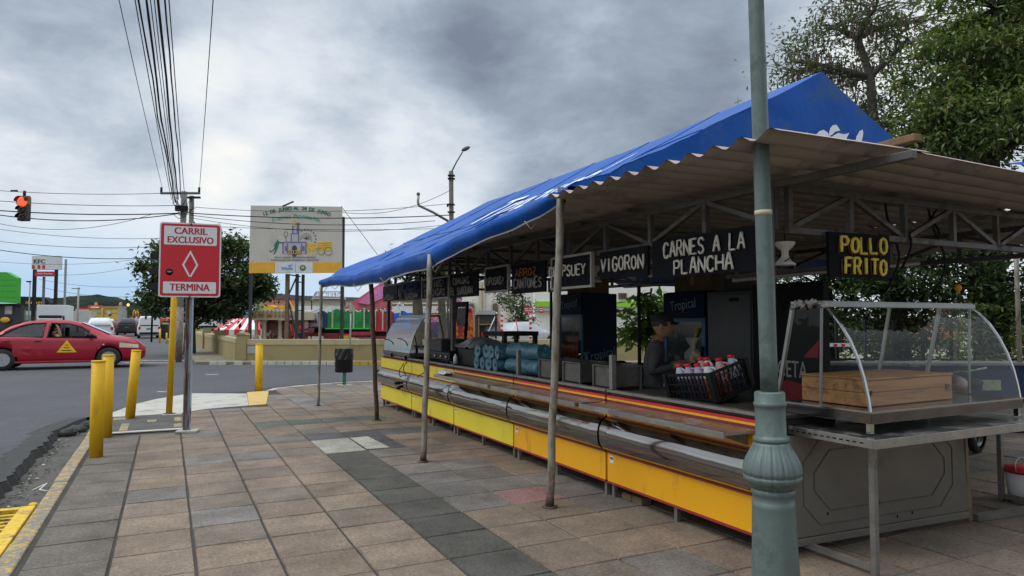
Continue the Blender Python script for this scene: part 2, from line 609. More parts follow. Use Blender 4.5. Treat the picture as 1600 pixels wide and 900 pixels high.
def cf(r, d, z=0.0):
    """Point given in metres to the right of / ahead of where the photographer stands."""
    return Vector((CYW * r + SYW * d, -SYW * r + CYW * d, z))


def fr(px, d):
    return (px - 800) / FPX * d


def fz(py, d):
    return EYE + (HOR - py) / FPX * d


def bg(name, label, cat, px, d, z0=0.0, group=None, rz=0.0):
    """A thing standing d metres ahead, turned to face the plaza: local x right, y away, z up."""
    return thing(name, label, cat, cf(fr(px, d), d, z0), -YAW + rz, group)


# ------------------------------------------------------------------ ground, roads, plaza
def sheet(name, poly, z, m, kind='structure'):
    mb = MB()
    mb.add([(x, y, z) for x, y in poly], [tuple(range(len(poly)))])
    return tag(mb.build(name, m), kind=kind)


GROUND = mat('dry_ground', (0.11, 0.115, 0.075), 0.95, 0, 0.3, 0.15, 0.2, 10)
ASPHALT = mat('asphalt', (0.074, 0.074, 0.079), 0.86, 0, 0.14, 0.45, 0.5, 220, ((0.065, 0.065, 0.069), 0.32, 0.6), 0.4, fine=0.16)
ASPHALT_DARK = mat('asphalt_edge', (0.034, 0.033, 0.032), 0.8, 0, 0.25, 6, 1.0, 60, ((0.06, 0.057, 0.05), 0.3, 9.0), fine=0.3)
CONC = mat('pale_concrete', (0.42, 0.40, 0.35), 0.88, 0, 0.12, 1.6, 0.25, 90, ((0.25, 0.235, 0.20), 0.35, 2.4), fine=0.12)
CONC_DIRTY = mat('dirty_concrete', (0.085, 0.080, 0.070), 0.9, 0, 0.25, 2.2, 0.4, 70, ((0.05, 0.047, 0.04), 0.4, 3.0), fine=0.2)
KERBY = mat('worn_yellow_kerb', (0.20, 0.18, 0.15), 0.85, 0, 0.2, 3, 0.4, 60, ((0.55, 0.34, 0.03), 0.46, 15.0), fine=0.3)
TACT = mat('yellow_tactile_paving', (0.52, 0.36, 0.12), 0.85, 0, 0.12, 5, 0.2, 80)
BED = mat('paving_joint', (0.042, 0.037, 0.031), 0.95, 0, 0.4, 3, 0.5, 90)

mb = MB()
mb.add([(-3000, -3000, -0.16), (3000, -3000, -0.16), (3000, 3000, -0.16), (-3000, 3000, -0.16)], [(0, 1, 2, 3)])
tag(mb.build('ground', GROUND), kind='structure')

# asphalt, with a ragged edge along the gutter on the near side
edge = []
y = -8.0
while y < 11.4:
    edge.append((-1.36 + .05 * mnoise.noise(Vector((0, y * 1.1, 2))) + rnd.uniform(-0.03, 0.03), y))
    y += rnd.uniform(0.04, 0.13)
edge += [(-1.33, 11.6), (-1.24, 12.2), (-1.12, 12.75), (-0.98, 13.0), (-0.80, 13.2), (-0.52, 14.3), (-0.2, 15.0), (0.42, 15.9)]
plaza_far = [(1.10, 15.62), (1.62, 15.50), (2.2, 16.0), (2.9, 16.42), (3.7, 16.72), (5.0, 16.8), (18.0, 16.4)]
farleft, farright = cf(-30, 300), cf(160, 23.8)
road_poly = edge + plaza_far + [(60, 10), (farright.x, farright.y)]
k1, k2, k3 = cf(fr(700, 23.8), 23.8), cf(fr(395, 23.8), 23.8), cf(fr(330, 23.8), 23.8)
road_poly += [(k1.x, k1.y), (k2.x, k2.y), (k3.x, k3.y)]
for px, d in ((286, 26.5), (268, 40), (250, 70), (236, 140), (228, 400)):
    p = cf(fr(px, d), d)
    road_poly.append((p.x, p.y))
for px, d in ((60, 400), (-600, 60)):
    p = cf(fr(px, d), d)
    road_poly.append((p.x, p.y))
road_poly += [(-60, -8)]
mb = MB()
n = len(road_poly)
mb.add([(x, y, -0.03) for x, y in road_poly], [tuple(range(n))])
mb.mi = 1
m = len(edge) - 6
for i in range(m):
    (x0, y0), (x1, y1) = edge[i], edge[i + 1]
    mb.add([(x0, y0, -0.03), (x1, y1, -0.03), (x1 + .05, y1, -0.125), (x0 + .05, y0, -0.125)], [(0, 3, 2, 1)])
tag(mb.build('road', [ASPHALT, ASPHALT_DARK]), kind='structure')

# broken dark strip of asphalt along its edge and painted gutter shadow past the plaza
mb = MB()
for i in range(m):
    (x0, y0), (x1, y1) = edge[i], edge[i + 1]
    w0 = 0.24 + 0.10 * mnoise.noise(Vector((0, y0 * 1.3, 0))) + .10 * mnoise.noise(Vector((0, y0 * 6, 5)))
    w1 = 0.24 + 0.10 * mnoise.noise(Vector((0, y1 * 1.3, 0))) + .10 * mnoise.noise(Vector((0, y1 * 6, 5)))
    mb.add([(x0 + 0.002, y0, -0.024), (x1 + 0.002, y1, -0.024), (x1 - w1, y1, -0.026), (x0 - w0, y0, -0.026)], [(0, 1, 2, 3)])
strip = [(0.42, 15.9)] + plaza_far
for i in range(len(strip) - 1):
    (x0, y0), (x1, y1) = strip[i], strip[i + 1]
    a0, a1 = (0.02 + 0.62 * min(1, i / 3), 0.02 + 0.62 * min(1, (i + 1) / 3))
    mb.add([(x0, y0, -0.026), (x1, y1, -0.026), (x1 - .05, y1 + a1, -0.026), (x0 - .05, y0 + a0, -0.026)], [(0, 1, 2, 3)])
tag(mb.build('asphalt_edge_and_shadow', ASPHALT_DARK), kind='structure')

# worn white road markings far off in the junction
mb = MB()
PAINT = mat('worn_road_paint', (0.42, 0.42, 0.40), 0.8, 0, 0.2, 4, 0, 50, ((0.12, 0.12, 0.12), 0.5, 5.0))
for px, py, lw, ld in ((245, 563, 2.6, .16), (232, 567, 1.8, .14), (200, 588, .0, 0), (332, 585, .35, .08), (255, 612, .25, .07)):
    if lw:
        p = gnd(px, py, -0.025)
        u = Vector((CYW, -SYW, 0))
        v = Vector((SYW, CYW, 0))
        q = [p - u * lw / 2 - v * ld, p + u * lw / 2 - v * ld, p + u * lw / 2 + v * ld, p - u * lw / 2 + v * ld]
        mb.add([(a.x, a.y, -0.025) for a in q], [(0, 1, 2, 3)])
tag(mb.build('road_markings', PAINT), kind='structure')

sheet('gutter', [(-1.7, -8), (-0.90, -8), (-0.90, 12.7), (-1.7, 12.7)], -0.125, CONC_DIRTY)

# grit, leaves and grass tufts in the gutter
mb = MB()
for i in range(420):
    yy = rnd.uniform(4.5, 12.4)
    xx = -1.28 + abs(rnd.gauss(0, 0.1))
    if xx > -0.93:
        continue
    q = rnd.uniform(0.008, 0.026)
    mb.mi = 0 if rnd.random() < 0.6 else (1 if rnd.random() < 0.7 else 2)
    c = Vector((xx, yy, -0.118 + q * 0.3))
    a = rnd.uniform(0, PI)
    e1, e2 = Vector((math.cos(a), math.sin(a), rnd.uniform(-.3, .3))) * q, Vector((-math.sin(a), math.cos(a), rnd.uniform(0, .5))) * q * 0.7
    mb.add([c - e1, c + e2, c + e1, c - e2 + Vector((0, 0, q * .5))], [(0, 1, 2), (0, 2, 3)])
tag(mb.build('gutter_litter', [mat('grit', (0.05, 0.045, 0.04), 0.9), mat('weeds', (0.07, 0.09, 0.025), 0.8), mat('paper_scraps', (0.4, 0.38, 0.35), 0.8)]), kind='stuff')

# loose lumps of broken asphalt beside the ramp
mb = MB()
for i in range(16):
    t = rnd.random()
    p = Vector((-1.27 + 0.32 * t + rnd.uniform(-.07, .07), 11.5 + 1.25 * t + rnd.uniform(-.1, .1), -0.09))
    q = rnd.uniform(0.05, 0.12)
    mb.ball(p, (q, q * rnd.uniform(.7, 1.2), q * 0.6), 7, 5, None)
mb.v = [tuple(Vector(v) + 0.018 * Vector(mnoise.noise_vector(Vector(v) * 14))) for v in mb.v]
mb.s = [False] * len(mb.s)
tag(mb.build('asphalt_rubble', ASPHALT_DARK), kind='stuff')

# kerb
mb = MB()
y = -8.0
while y < 12.4:
    L = min(0.98, 12.42 - y)
    dx, dz = rnd.uniform(-.008, .008), rnd.uniform(-.006, .004)
    mb.box(-0.915 + dx, -0.796 + dx * .5, y, y + L - 0.008, -0.15, 0.004 + dz)
    y += L
o = mb.build('kerb', KERBY, bevel=0.014)
tag(o, kind='structure')

# paving: every slab its own colour
P0X, P0Y, PP = -0.29, 7.95, 0.477
plaza_poly = [(-0.796, -8), (18, -8), (18, 16.4), (5.0, 16.8), (3.7, 16.72), (2.9, 16.42), (2.2, 16.0), (1.96, 15.55), (1.60, 13.0), (0.59, 12.74), (0.3, 12.40), (-0.796, 12.40)]


def inside(poly, x, y):
    r = False
    for i in range(len(poly)):
        (x0, y0), (x1, y1) = poly[i - 1], poly[i]
        if (y0 > y) != (y1 > y) and x < (x1 - x0) * (y - y0) / (y1 - y0) + x0:
            r = not r
    return r


TAN, GREY, DARK, SLATE = (0.208, 0.157, 0.116), (0.136, 0.117, 0.096), (0.084, 0.079, 0.067), (0.158, 0.142, 0.126)
mb = MB()
cols = []
for i in range(-2, 40):
    for j in range(-34, 20):
        x0, y0 = P0X + i * PP, P0Y + j * PP
        x1, y1 = x0 + PP, y0 + PP
        x0c = max(x0, -0.796)
        cx, cyy = (x0c + x1) / 2, (y0 + y1) / 2
        if x1 - x0c < 0.05 or not inside(plaza_poly, cx, cyy):
            continue
        if cx < 0.27 and 10.5 < cyy < 12.6:
            continue
        t = rnd.random()
        c = TAN
        if i <= -1:
            c = GREY
        elif i == 4 and j <= -1:
            c = DARK
        elif i == 4 and j in (0, 1):
            c = (0.36, 0.345, 0.285)
        elif i == 5 and j in (0, 1):
            c = (0.40, 0.385, 0.32) if x0 < 2.2 and j >= 0 and False else (0.085, 0.085, 0.082)
        elif i in (5, 6) and j in (-4, -5, -6) and not (i == 6 and j == -6):
            c = SLATE
        elif i == 6 and j == -6:
            c = (0.245, 0.135, 0.125)
        elif i == 7 and j in (-6, -7, -5):
            c = SLATE
        elif j == 2 and 4 <= i <= 8:
            c = (0.105, 0.102, 0.098)
        elif j == 5 and 3 <= i <= 6:
            c = (0.10, 0.11, 0.095)
        elif j >= 9 and t < 0.35:
            c = (0.17, 0.155, 0.14)
        elif 6 <= i <= 8 and j in (3, 4) and t < .5:
            c = (0.155, 0.125, 0.11)
        elif t < 0.10:
            c = tuple(a * 0.5 + b * 0.5 for a, b in zip(TAN, GREY))
        elif t < 0.2:
            c = (0.175, 0.155, 0.135)
        k = rnd.uniform(0.88, 1.10)
        wob = rnd.uniform(-0.04, 0.04)
        c = (c[0] * k, c[1] * k * (1 - wob * .3), c[2] * k * (1 - wob))
        gx, gy, ch = 0.0065 + rnd.uniform(-.002, .003), 0.0035 + rnd.uniform(-.001, .002), 0.006
        tz = [rnd.uniform(-0.0025, 0.0025) for _ in range(4)]
        bx0, bx1, by0, by1 = x0c + gx, x1 - gx, y0 + gy, y1 - gy
        if x0c > x0 + 1e-6:
            bx0 = x0c + .002
        vs_ = [(bx0, by0, -.012), (bx1, by0, -.012), (bx1, by1, -.012), (bx0, by1, -.012),
               (bx0 + ch, by0 + ch, tz[0]), (bx1 - ch, by0 + ch, tz[1]), (bx1 - ch, by1 - ch, tz[2]), (bx0 + ch, by1 - ch, tz[3])]
        mb.add(vs_, [(4, 5, 6, 7), (0, 1, 5, 4), (1, 2, 6, 5), (2, 3, 7, 6), (3, 0, 4, 7)])
        cols += [c] * 20
# the pale patch runs on into the half slab to its right
for (a, b, c_, d_) in ((2.1045, 2.37, 8.0, 8.87),):
    mb.add([(a, c_, .004), (b, c_, .004), (b - .03, d_, .004), (a, d_, .004)], [(0, 1, 2, 3)])
    cols += [(0.40, 0.385, 0.32)] * 4
o = mb.build('plaza_paving', vcol_mat('stone_slabs'))
at_ = o.data.color_attributes.new('slab', 'FLOAT_COLOR', 'CORNER')
for i, c in enumerate(cols):
    at_.data[i].color = (c[0], c[1], c[2], 1)
tag(o, kind='structure')
sheet('plaza_bed', plaza_poly, -0.010, BED)
# plaza edge stones on the far side
mb = MB()
ed = [(1.96, 15.55), (2.2, 16.0), (2.9, 16.42), (3.7, 16.72), (5.0, 16.8), (18.0, 16.4)]
for i in range(len(ed) - 1):
    a, b = Vector((*ed[i], -0.07)), Vector((*ed[i + 1], -0.07))
    mb.bar(a, b, 0.12, 0.15)
tag(mb.build('plaza_edge', CONC), kind='structure')

# concrete ramp at the corner and its yellow tactile strip
ramp_poly = [(-0.86, 12.52), (0.24, 12.42), (0.59, 12.76), (1.30, 12.97), (1.50, 15.36), (0.45, 15.9), (-0.2, 15.0), (-0.5, 14.3), (-0.78, 13.2)]
mb = MB()
mb.prism(ramp_poly, -0.15, 0.008, 'z')
mb.v = [(x, y, z - (0.028 if (x < -.1 or y > 15.2) and z > 0 else 0)) for x, y, z in mb.v]
tag(mb.build('ramp', CONC), kind='structure')
mb = MB()
mb.prism([(1.305, 12.97), (1.60, 13.02), (1.95, 15.5), (1.505, 15.36)], -0.1, 0.006, 'z')
tag(mb.build('tactile_strip', TACT), kind='structure')
# patched concrete service slab with worn yellow marks
mb = MB()
mb.prism([(-0.79, 10.53), (0.24, 10.53), (0.24, 12.40), (-0.79, 12.40)], -0.1, 0.003, 'z')
mb.mi = 1
mb.box(-.79, .23, 10.52, 10.64, 0.004, 0.016)
mb.box(-.05, .23, 12.15, 12.38, 0.004, 0.018)
mb.mi = 2
for x0, x1, y0, y1 in ((.11, .21, 10.8, 11.15), (.12, .22, 11.45, 11.9), (-.56, -.46, 10.75, 11.5), (-.24, -.12, 11.5, 11.75), (-.7, -.52, 11.95, 12.2)):
    mb.box(x0, x1, y0, y1, 0.004, 0.009)
tag(mb.build('service_slab', [CONC_DIRTY, CONC, KERBY]), kind='structure')

# far pavement and kerb across the street
D0 = 23.8
mb = MB()
q = [cf(fr(250, D0), D0), cf(fr(1400, D0), D0), cf(fr(1400, D0 + 1), D0 + 1.0), cf(fr(250, D0 + 1), D0 + 1.0)]
qa = [cf(fr(308, D0), D0), cf(60, D0), cf(60, D0 + 30), cf(fr(262, D0 + 30), D0 + 30)]
mb.prism([(p.x, p.y) for p in qa], -0.15, 0.06, 'z')
tag(mb.build('far_pavement', mat('far_paving', (0.19, 0.165, 0.12), 0.9, 0, 0.25, 1.2, 0.2, 30, ((0.12, 0.12, 0.05), 0.35, 1.6))), kind='structure')
mb = MB()
for i in range(30):
    px = 318 + i * 13
    a, b = cf(fr(px, D0), D0 - 0.06, 0), cf(fr(px + 13, D0) - 0.02, D0 - 0.06, 0)
    mb.mi = 1 if 545 < px < 592 else 0
    if px < 392 and rnd.random() < 0.6:
        continue
    mb.bar(a, b, 0.13, 0.19)
tag(mb.build('far_kerb', [mat('far_kerb_stone', (0.48, 0.45, 0.38), 0.9, 0, 0.2, 2), mat('far_kerb_yellow', (0.5, 0.33, 0.04), 0.8, 0, 0.25, 3)]), kind='structure')

# distant wooded hills
def hill(pts, d, depth, m):
    mb = MB()
    top = [(fr(px, d), fz(py, d)) for px, py in pts]
    nseg = 60
    def prof(u):
        x = top[0][0] + (top[-1][0] - top[0][0]) * u
        for (xa, za), (xb, zb) in zip(top, top[1:]):
            if xa <= x <= xb:
                t = (x - xa) / (xb - xa)
                t = t * t * (3 - 2 * t)
                return x, za + (zb - za) * t
        return x, top[-1][1]
    def fn(u, v):
        x, z = prof(u)
        h = z * math.sin(PI * min(1, v * 1.0) * 0.5) if v <= 1 else z
        k = math.sin(PI * v)
        zz = (z + 3) * k - 3
        j = mnoise.noise(Vector((x * .05, v * 9, d * .01))) * z * 0.08 + mnoise.noise(Vector((x * .25, v * 31, 3))) * z * 0.10
        p = cf(x, d + (v - 0.5) * depth, zz + j * k)
        return p
    mb.grid(fn, nseg * 2, 24)
    return mb.build('hills', m)
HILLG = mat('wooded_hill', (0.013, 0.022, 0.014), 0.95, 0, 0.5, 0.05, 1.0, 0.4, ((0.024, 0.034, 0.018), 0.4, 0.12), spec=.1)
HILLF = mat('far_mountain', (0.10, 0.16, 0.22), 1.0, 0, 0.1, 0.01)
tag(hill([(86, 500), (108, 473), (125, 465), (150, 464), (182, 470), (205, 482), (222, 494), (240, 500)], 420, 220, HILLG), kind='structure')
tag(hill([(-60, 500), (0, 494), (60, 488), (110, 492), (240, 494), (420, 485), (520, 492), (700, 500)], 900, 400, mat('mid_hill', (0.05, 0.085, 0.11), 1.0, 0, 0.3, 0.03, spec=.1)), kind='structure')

# ------------------------------------------------------------------ the food stall: roof, trusses, posts
TRUSS = mat('truss_steel', (0.125, 0.118, 0.107), 0.5, 0.5, 0.25, 6, 0.1, 40, ((0.075, 0.06, 0.05), 0.4, 6.0))
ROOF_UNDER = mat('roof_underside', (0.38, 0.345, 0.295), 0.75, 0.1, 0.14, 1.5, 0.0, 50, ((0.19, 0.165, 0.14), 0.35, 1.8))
ROOF_TOP = mat('red_roof_paint', (0.37, 0.27, 0.24), 0.7, 0.1, 0.2, 2, 0.0, 50, ((0.55, 0.5, 0.48), 0.3, 6.0))
EAVE_X, VERGE_Y, BACK_Y = 2.66, 2.42, 12.3
# rib shading painted into the underside colour: one dark stripe along every rib
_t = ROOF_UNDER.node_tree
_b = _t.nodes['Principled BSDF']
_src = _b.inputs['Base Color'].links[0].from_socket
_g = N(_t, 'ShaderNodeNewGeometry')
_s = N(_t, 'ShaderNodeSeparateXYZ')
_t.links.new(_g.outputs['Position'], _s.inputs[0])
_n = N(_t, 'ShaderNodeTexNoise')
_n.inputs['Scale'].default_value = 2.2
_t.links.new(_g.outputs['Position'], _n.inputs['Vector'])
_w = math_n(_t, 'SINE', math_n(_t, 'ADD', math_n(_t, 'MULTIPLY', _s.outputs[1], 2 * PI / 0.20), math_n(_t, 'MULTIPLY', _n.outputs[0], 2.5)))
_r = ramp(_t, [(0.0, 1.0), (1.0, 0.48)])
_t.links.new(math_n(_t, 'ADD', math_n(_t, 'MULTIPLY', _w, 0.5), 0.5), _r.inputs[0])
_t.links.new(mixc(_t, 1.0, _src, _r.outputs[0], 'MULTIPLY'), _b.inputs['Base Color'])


def corrugated(mb, x0, x1, y0, y1, zf, pitch=0.20, amp=0.021, along='x', th=0.004):
    """Wavy sheet, ridges running along x; zf(x, y) is its mean height. Underside is material 0, top material 1."""
    ny = int((y1 - y0) / pitch * 8)
    nx = 5
    for k, off in ((0, 0.0), (1, th)):
        mb.mi = k
        def fn(u, v):
            y = y0 + (y1 - y0) * v
            xa = x0(y) if callable(x0) else x0
            x = xa + (x1 - xa) * u
            return (x, y, zf(x, y) + amp * math.sin(2 * PI * (y - y0) / pitch) + off)
        o = len(mb.v)
        mb.grid(fn, nx, ny)
        if k == 0:
            nf = nx * ny
            mb.f[-nf:] = [tuple(reversed(f)) for f in mb.f[-nf:]]
    mb.mi = 1


roof = thing('corrugated_roof', 'corrugated metal stall roof with grey underside and pinkish red edge', 'roof', (EAVE_X, VERGE_Y, 0))


def roofsheet(x0, x1, y0, y1, zf):
    mb = MB()
    corrugated(mb, x0, x1, y0, y1, zf)
    mb.v = [(x - EAVE_X, y - VERGE_Y, z) for x, y, z in mb.v]
    # thin rolled edges so the sheet has a visible rim
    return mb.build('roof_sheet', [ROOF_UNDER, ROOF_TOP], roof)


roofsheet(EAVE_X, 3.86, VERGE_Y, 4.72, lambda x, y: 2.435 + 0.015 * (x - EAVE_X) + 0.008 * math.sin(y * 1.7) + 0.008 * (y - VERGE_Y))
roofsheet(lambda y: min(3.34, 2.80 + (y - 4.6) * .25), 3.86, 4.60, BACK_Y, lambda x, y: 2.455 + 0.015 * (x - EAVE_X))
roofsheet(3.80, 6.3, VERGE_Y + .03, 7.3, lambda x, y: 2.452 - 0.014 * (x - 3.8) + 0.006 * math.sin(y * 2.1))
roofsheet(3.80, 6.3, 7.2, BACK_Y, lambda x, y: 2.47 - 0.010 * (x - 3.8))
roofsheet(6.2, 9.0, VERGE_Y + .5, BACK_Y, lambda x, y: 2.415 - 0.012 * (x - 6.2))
mb = MB()
mb.mi = 0
for yy in (5.65, 6.95, 8.3, 9.6, 10.9, 12.1):
    mb.bar((0.9, yy - VERGE_Y, 2.425), (6.3, yy - VERGE_Y, 2.405), 0.03, 0.035)
mb.split('purlin', TRUSS, roof)
# weathered timber ridge piece over the verge
mb = MB()
mb.bar((3.66 - EAVE_X, 2.36 - VERGE_Y, 2.50), (3.72 - EAVE_X, 3.0 - VERGE_Y, 2.51), 0.06, 0.042)
mb.build('ridge_timber', mat('weathered_wood', (0.20, 0.115, 0.06), 0.85, 0, 0.3, 9, 0.4, 40), roof, bevel=0.006)


def truss(name, label, a, b, ztop, zbot, step, parts_name, th=0.045, over=0.0):
    """Parallel-chord truss between plan points a and b."""
    a, b = Vector((*a, 0)), Vector((*b, 0))
    L = (b - a).length
    u = (b - a).normalized()
    root = thing(name, label, 'truss', (a.x, a.y, 0), math.atan2(u.y, u.x), 'trusses carrying the stall roof')
    mb = MB()
    mb.bar((-over, 0, ztop), (L, 0, ztop), th, th)
    mb.build('top_chord', TRUSS, root, bevel=0.004)
    mb = MB()
    mb.bar((0, 0, zbot), (L, 0, zbot), th, th)
    mb.build('bottom_chord', TRUSS, root, bevel=0.004)
    n = max(2, int(L / step))
    mb = MB()
    for i in range(n + 1):
        x = 0.02 + (L - 0.04) * i / n
        mb.bar((x, 0, zbot + th / 2), (x, 0, ztop - th / 2), th * .85, th * .85)
    mb.split('upright', TRUSS, root)
    mb = MB()
    for i in range(n):
        x0, x1 = 0.02 + (L - 0.04) * i / n, 0.02 + (L - 0.04) * (i + 1) / n
        p, q = (x0, zbot + th / 2), (x1, ztop - th / 2)
        if i % 2:
            p, q = (x0, ztop - th / 2), (x1, zbot + th / 2)
        mb.bar((p[0] + .03, 0, p[1]), (q[0] - .03, 0, q[1]), th * .7, th * .7)
    mb.split('diagonal', TRUSS, root)
    return root


truss('steel_truss', 'front steel roof truss above the coloured counters, carrying most menu signs', (3.5, 3.2), (3.5, 12.2), 2.372, 2.105, 0.62, '', over=0.92)
truss('steel_truss', 'steel roof truss across the near end, above the glass case with the wooden box', (3.56, 3.18), (9.0, 3.3), 2.36, 2.08, 0.55, '')
truss('steel_truss', 'rear steel roof truss along the far side behind the fridges', (6.9, 3.3), (6.9, 12.2), 2.33, 2.08, 0.7, '')
truss('steel_truss', 'inner steel cross truss above the man in the cap', (3.56, 6.0), (6.84, 6.0), 2.31, 2.10, 0.6, '')
truss('steel_truss', 'inner steel cross truss above the stacked blue rolls', (3.56, 8.9), (6.84, 8.9), 2.31, 2.10, 0.6, '')
truss('steel_truss', 'farthest steel cross truss at the street end of the stall', (3.56, 12.2), (6.84, 12.2), 2.33, 2.09, 0.6, '')

# uprights inside the stall
def steel_post(x, y, z1, label, w_=0.055, m=TRUSS):
    r = thing('steel_post', label, 'post', (x, y, 0), 0, 'square steel posts inside the stall')
    mb = MB()
    mb.box(-w_ / 2, w_ / 2, -w_ / 2, w_ / 2, 0.008, z1)
    mb.build('shaft', m, r, bevel=0.003)
    mb = MB()
    mb.box(-w_, w_, -w_, w_, 0.0, 0.008)
    mb.build('foot_plate', m, r)
    return r


steel_post(3.43, 3.215, 2.34, 'square steel post directly behind the green lamp post', 0.06)
steel_post(3.56, 8.98, 2.08, 'square steel post rising behind the bundle of blue rolls', 0.06)
steel_post(3.56, 12.14, 2.08, 'square steel post at the street end of the counter, beside the leaning brown pole', 0.06)
for x, y, lab in ((6.9, 3.25, 'rear square steel post behind the glass case'), (6.9, 7.3, 'rear square steel post beside the young tree'), (6.9, 9.2, 'rear square steel post behind the left blue fridge'),
                  (6.9, 10.6, 'rear slim steel post in front of the white hall'), (6.9, 12.1, 'rear steel post at the far street corner of the stall')):
    steel_post(x, y, 2.06, lab, 0.045, BLACK)


# round poles holding the edge of the blue tarp
def pole(base, top, r, m, label, rust=True):
    b, t = Vector(base), Vector(top)
    root = thing('canopy_pole', label, 'pole', base, 0, 'round poles under the edge of the blue tarp')
    mb = MB()
    k = 14
    pts = [Vector((0, 0, 0.008)).lerp(t - b, i / k) + Vector((0.004 * math.sin(i * 1.3), 0.004 * math.cos(i * 1.9), 0)) * (1 if 0 < i < k else 0) for i in range(k + 1)]
    mb.tube(pts, r, 12)
    mb.build('shaft', m, root)
    mb = MB()
    mb.lathe([(r * 2.0, 0), (r * 2.0, 0.01), (r * 1.2, 0.014)], 12)
    mb.build('foot_plate', RUST_PIPE, root)
    if rust:
        mb = MB()
        mb.tube([Vector((0, 0, 0.012)), (t - b).normalized() * 0.11], [r * 1.18, r * 1.02], 12)
        mb.build('rusty_sleeve', RUST_PIPE, root)
    return root


pole((2.77, 4.89, 0), (2.80, 4.74, 2.56), 0.031, GALV, 'nearest galvanised pole with a rusty foot on the reddish slab')
pole((2.45, 7.03, 0), (2.50, 6.98, 2.20), 0.031, GALV, 'galvanised pole standing in front of the lemon yellow panel')
pole((2.83, 10.22, 0), (2.62, 9.85, 2.17), 0.034, RUST_PIPE, 'leaning dark brown rusty pole near the street end of the counter', False)
pole((2.39, 12.42, 0), (2.41, 12.36, 2.14), 0.026, GALV, 'thin grey pole at the far corner of the blue tarp', False)

# blue tarpaulin tent on top
TARP = mat('blue_tarp', (0.0, 0.072, 0.34), 0.5, 0, 0.22, 1.4, 0.5, 7, ((0.030, 0.085, 0.24), 0.42, 2.8), spec=0.2)
TARP_WHITE = mat('tarp_white_print', (0.72, 0.76, 0.82), 0.5, 0, 0.06, 4)
RX, RZ, GY, FY = 5.67, 3.92, 4.60, 12.45
EAVE = [(4.60, 2.80, 2.545), (4.95, 2.76, 2.50), (5.6, 2.66, 2.42), (6.3, 2.56, 2.33), (7.0, 2.50, 2.235), (8.0, 2.47, 2.20), (9.0, 2.45, 2.16), (10.2, 2.43, 2.16), (11.4, 2.41, 2.18), (12.45, 2.39, 2.20)]


def eave(y):
    for a, b in zip(EAVE, EAVE[1:]):
        if a[0] <= y <= b[0]:
            t = (y - a[0]) / (b[0] - a[0])
            return a[1] + (b[1] - a[1]) * t, a[2] + (b[2] - a[2]) * t
    return EAVE[-1][1:]


def tarp_pt(u, v):
    """u along the tent (0 at the front gable), v from eave (0) to ridge (1)."""
    y = GY + (FY - GY) * u
    ex, ez = eave(min(max(y, GY), FY))
    rz = RZ - 0.05 * math.sin(PI * u) - 0.06 * u
    x = ex + (RX - ex) * v
    z = ez + (rz - ez) * v
    # the cloth sags between eave and ridge, and folds near the edge
    z -= 0.07 * math.sin(PI * v) * (0.6 + 0.4 * math.sin(PI * u))
    f = (1 - v) ** 1.5
    q = mnoise.noise(Vector((u * 6 + v * 2, v * 8 + u * 4, 1.3))) + 0.6 * mnoise.noise(Vector((u * 14 + v * 5, v * 15 + u * 9, 4.1)))
    q2 = math.sin(u * 31 + v * 13 + 2 * mnoise.noise(Vector((u * 6, v * 3, 0))))
    z += f * (0.055 * q + 0.012 * q2) * min(1, v * 7 + .25)
    x -= f * (0.045 * q)
    z += 0.02 * mnoise.noise(Vector((u * 4, v * 3, 9))) * (1 - f)
    return Vector((x, y, z))


tarp = thing('tarp_canopy', 'big blue tarpaulin tent roof with white lettering over the stall', 'canopy', (RX, GY, 0))
T0 = Vector((RX, GY, 0))
mb = MB()
mb.grid(lambda u, v: tarp_pt(u, v) - T0, 150, 34)
mb.build('slope', TARP, tarp).modifiers.new('solid', 'SOLIDIFY').thickness = 0.004
mb = MB()


def right_pt(u, v):
    p = tarp_pt(u, v)
    return Vector((2 * RX - p.x, p.y, p.z)) - T0


mb.grid(lambda u, v: right_pt(u, 1 - v), 60, 16)
mb.build('slope', TARP, tarp)
# welded seams between the widths of cloth, and ties from the hem to the poles
mb = MB()
for k in range(1, 6):
    u = k / 6 + .012
    mb.tube([tarp_pt(u, j / 14) - T0 + Vector((-.004, 0, .006)) for j in range(15)], .007, 5)
mb.tube([tarp_pt(j / 60, .47) - T0 + Vector((-.004, 0, .006)) for j in range(61)], .006, 5)
mb.split('seam', TARP, tarp)
mb = MB()
for k, u in enumerate((.075, .30, .52, .70, .86, .99)):
    p = tarp_pt(u, 0) - T0
    mb.tube([p + Vector((-.03, 0, -.13)), p + Vector((.04, .02, -.19 - .04 * (k % 2))), p + Vector((.12, .03 * (-1) ** k, -.10))], .005, 5)
mb.split('tie_cord', mat('tie_cord', (0.45, 0.43, 0.38), .8), tarp)
# hanging skirt along the eave
mb = MB()


def skirt(u, v):
    p = tarp_pt(u, 0)
    d = 0.115 + 0.012 * mnoise.noise(Vector((u * 9, 0, 7))) + 0.05 * math.sin(PI * u) ** 2
    if u < 0.06:
        d *= 0.45 + u / 0.06 * 0.55
    wave = 0.010 * math.sin(u * 60 + 3 * mnoise.noise(Vector((u * 9, 1, 2)))) * v
    return p + Vector((-0.012 - 0.02 * math.sin(PI * v) + wave + 0.05 * v * v, 0, -d * v)) - T0


mb.grid(lambda u, v: skirt(u, v), 150, 6)
mb.mi = 1
mb.grid(lambda u, v: skirt(u, 1.0) + Vector((-0.004, 0, -0.018 * v + 0.006)), 150, 1)
mb.build('skirt', [TARP, mat('rope_hem', (0.36, 0.36, 0.36), 0.8)], tarp)
# front gable
mb = MB()


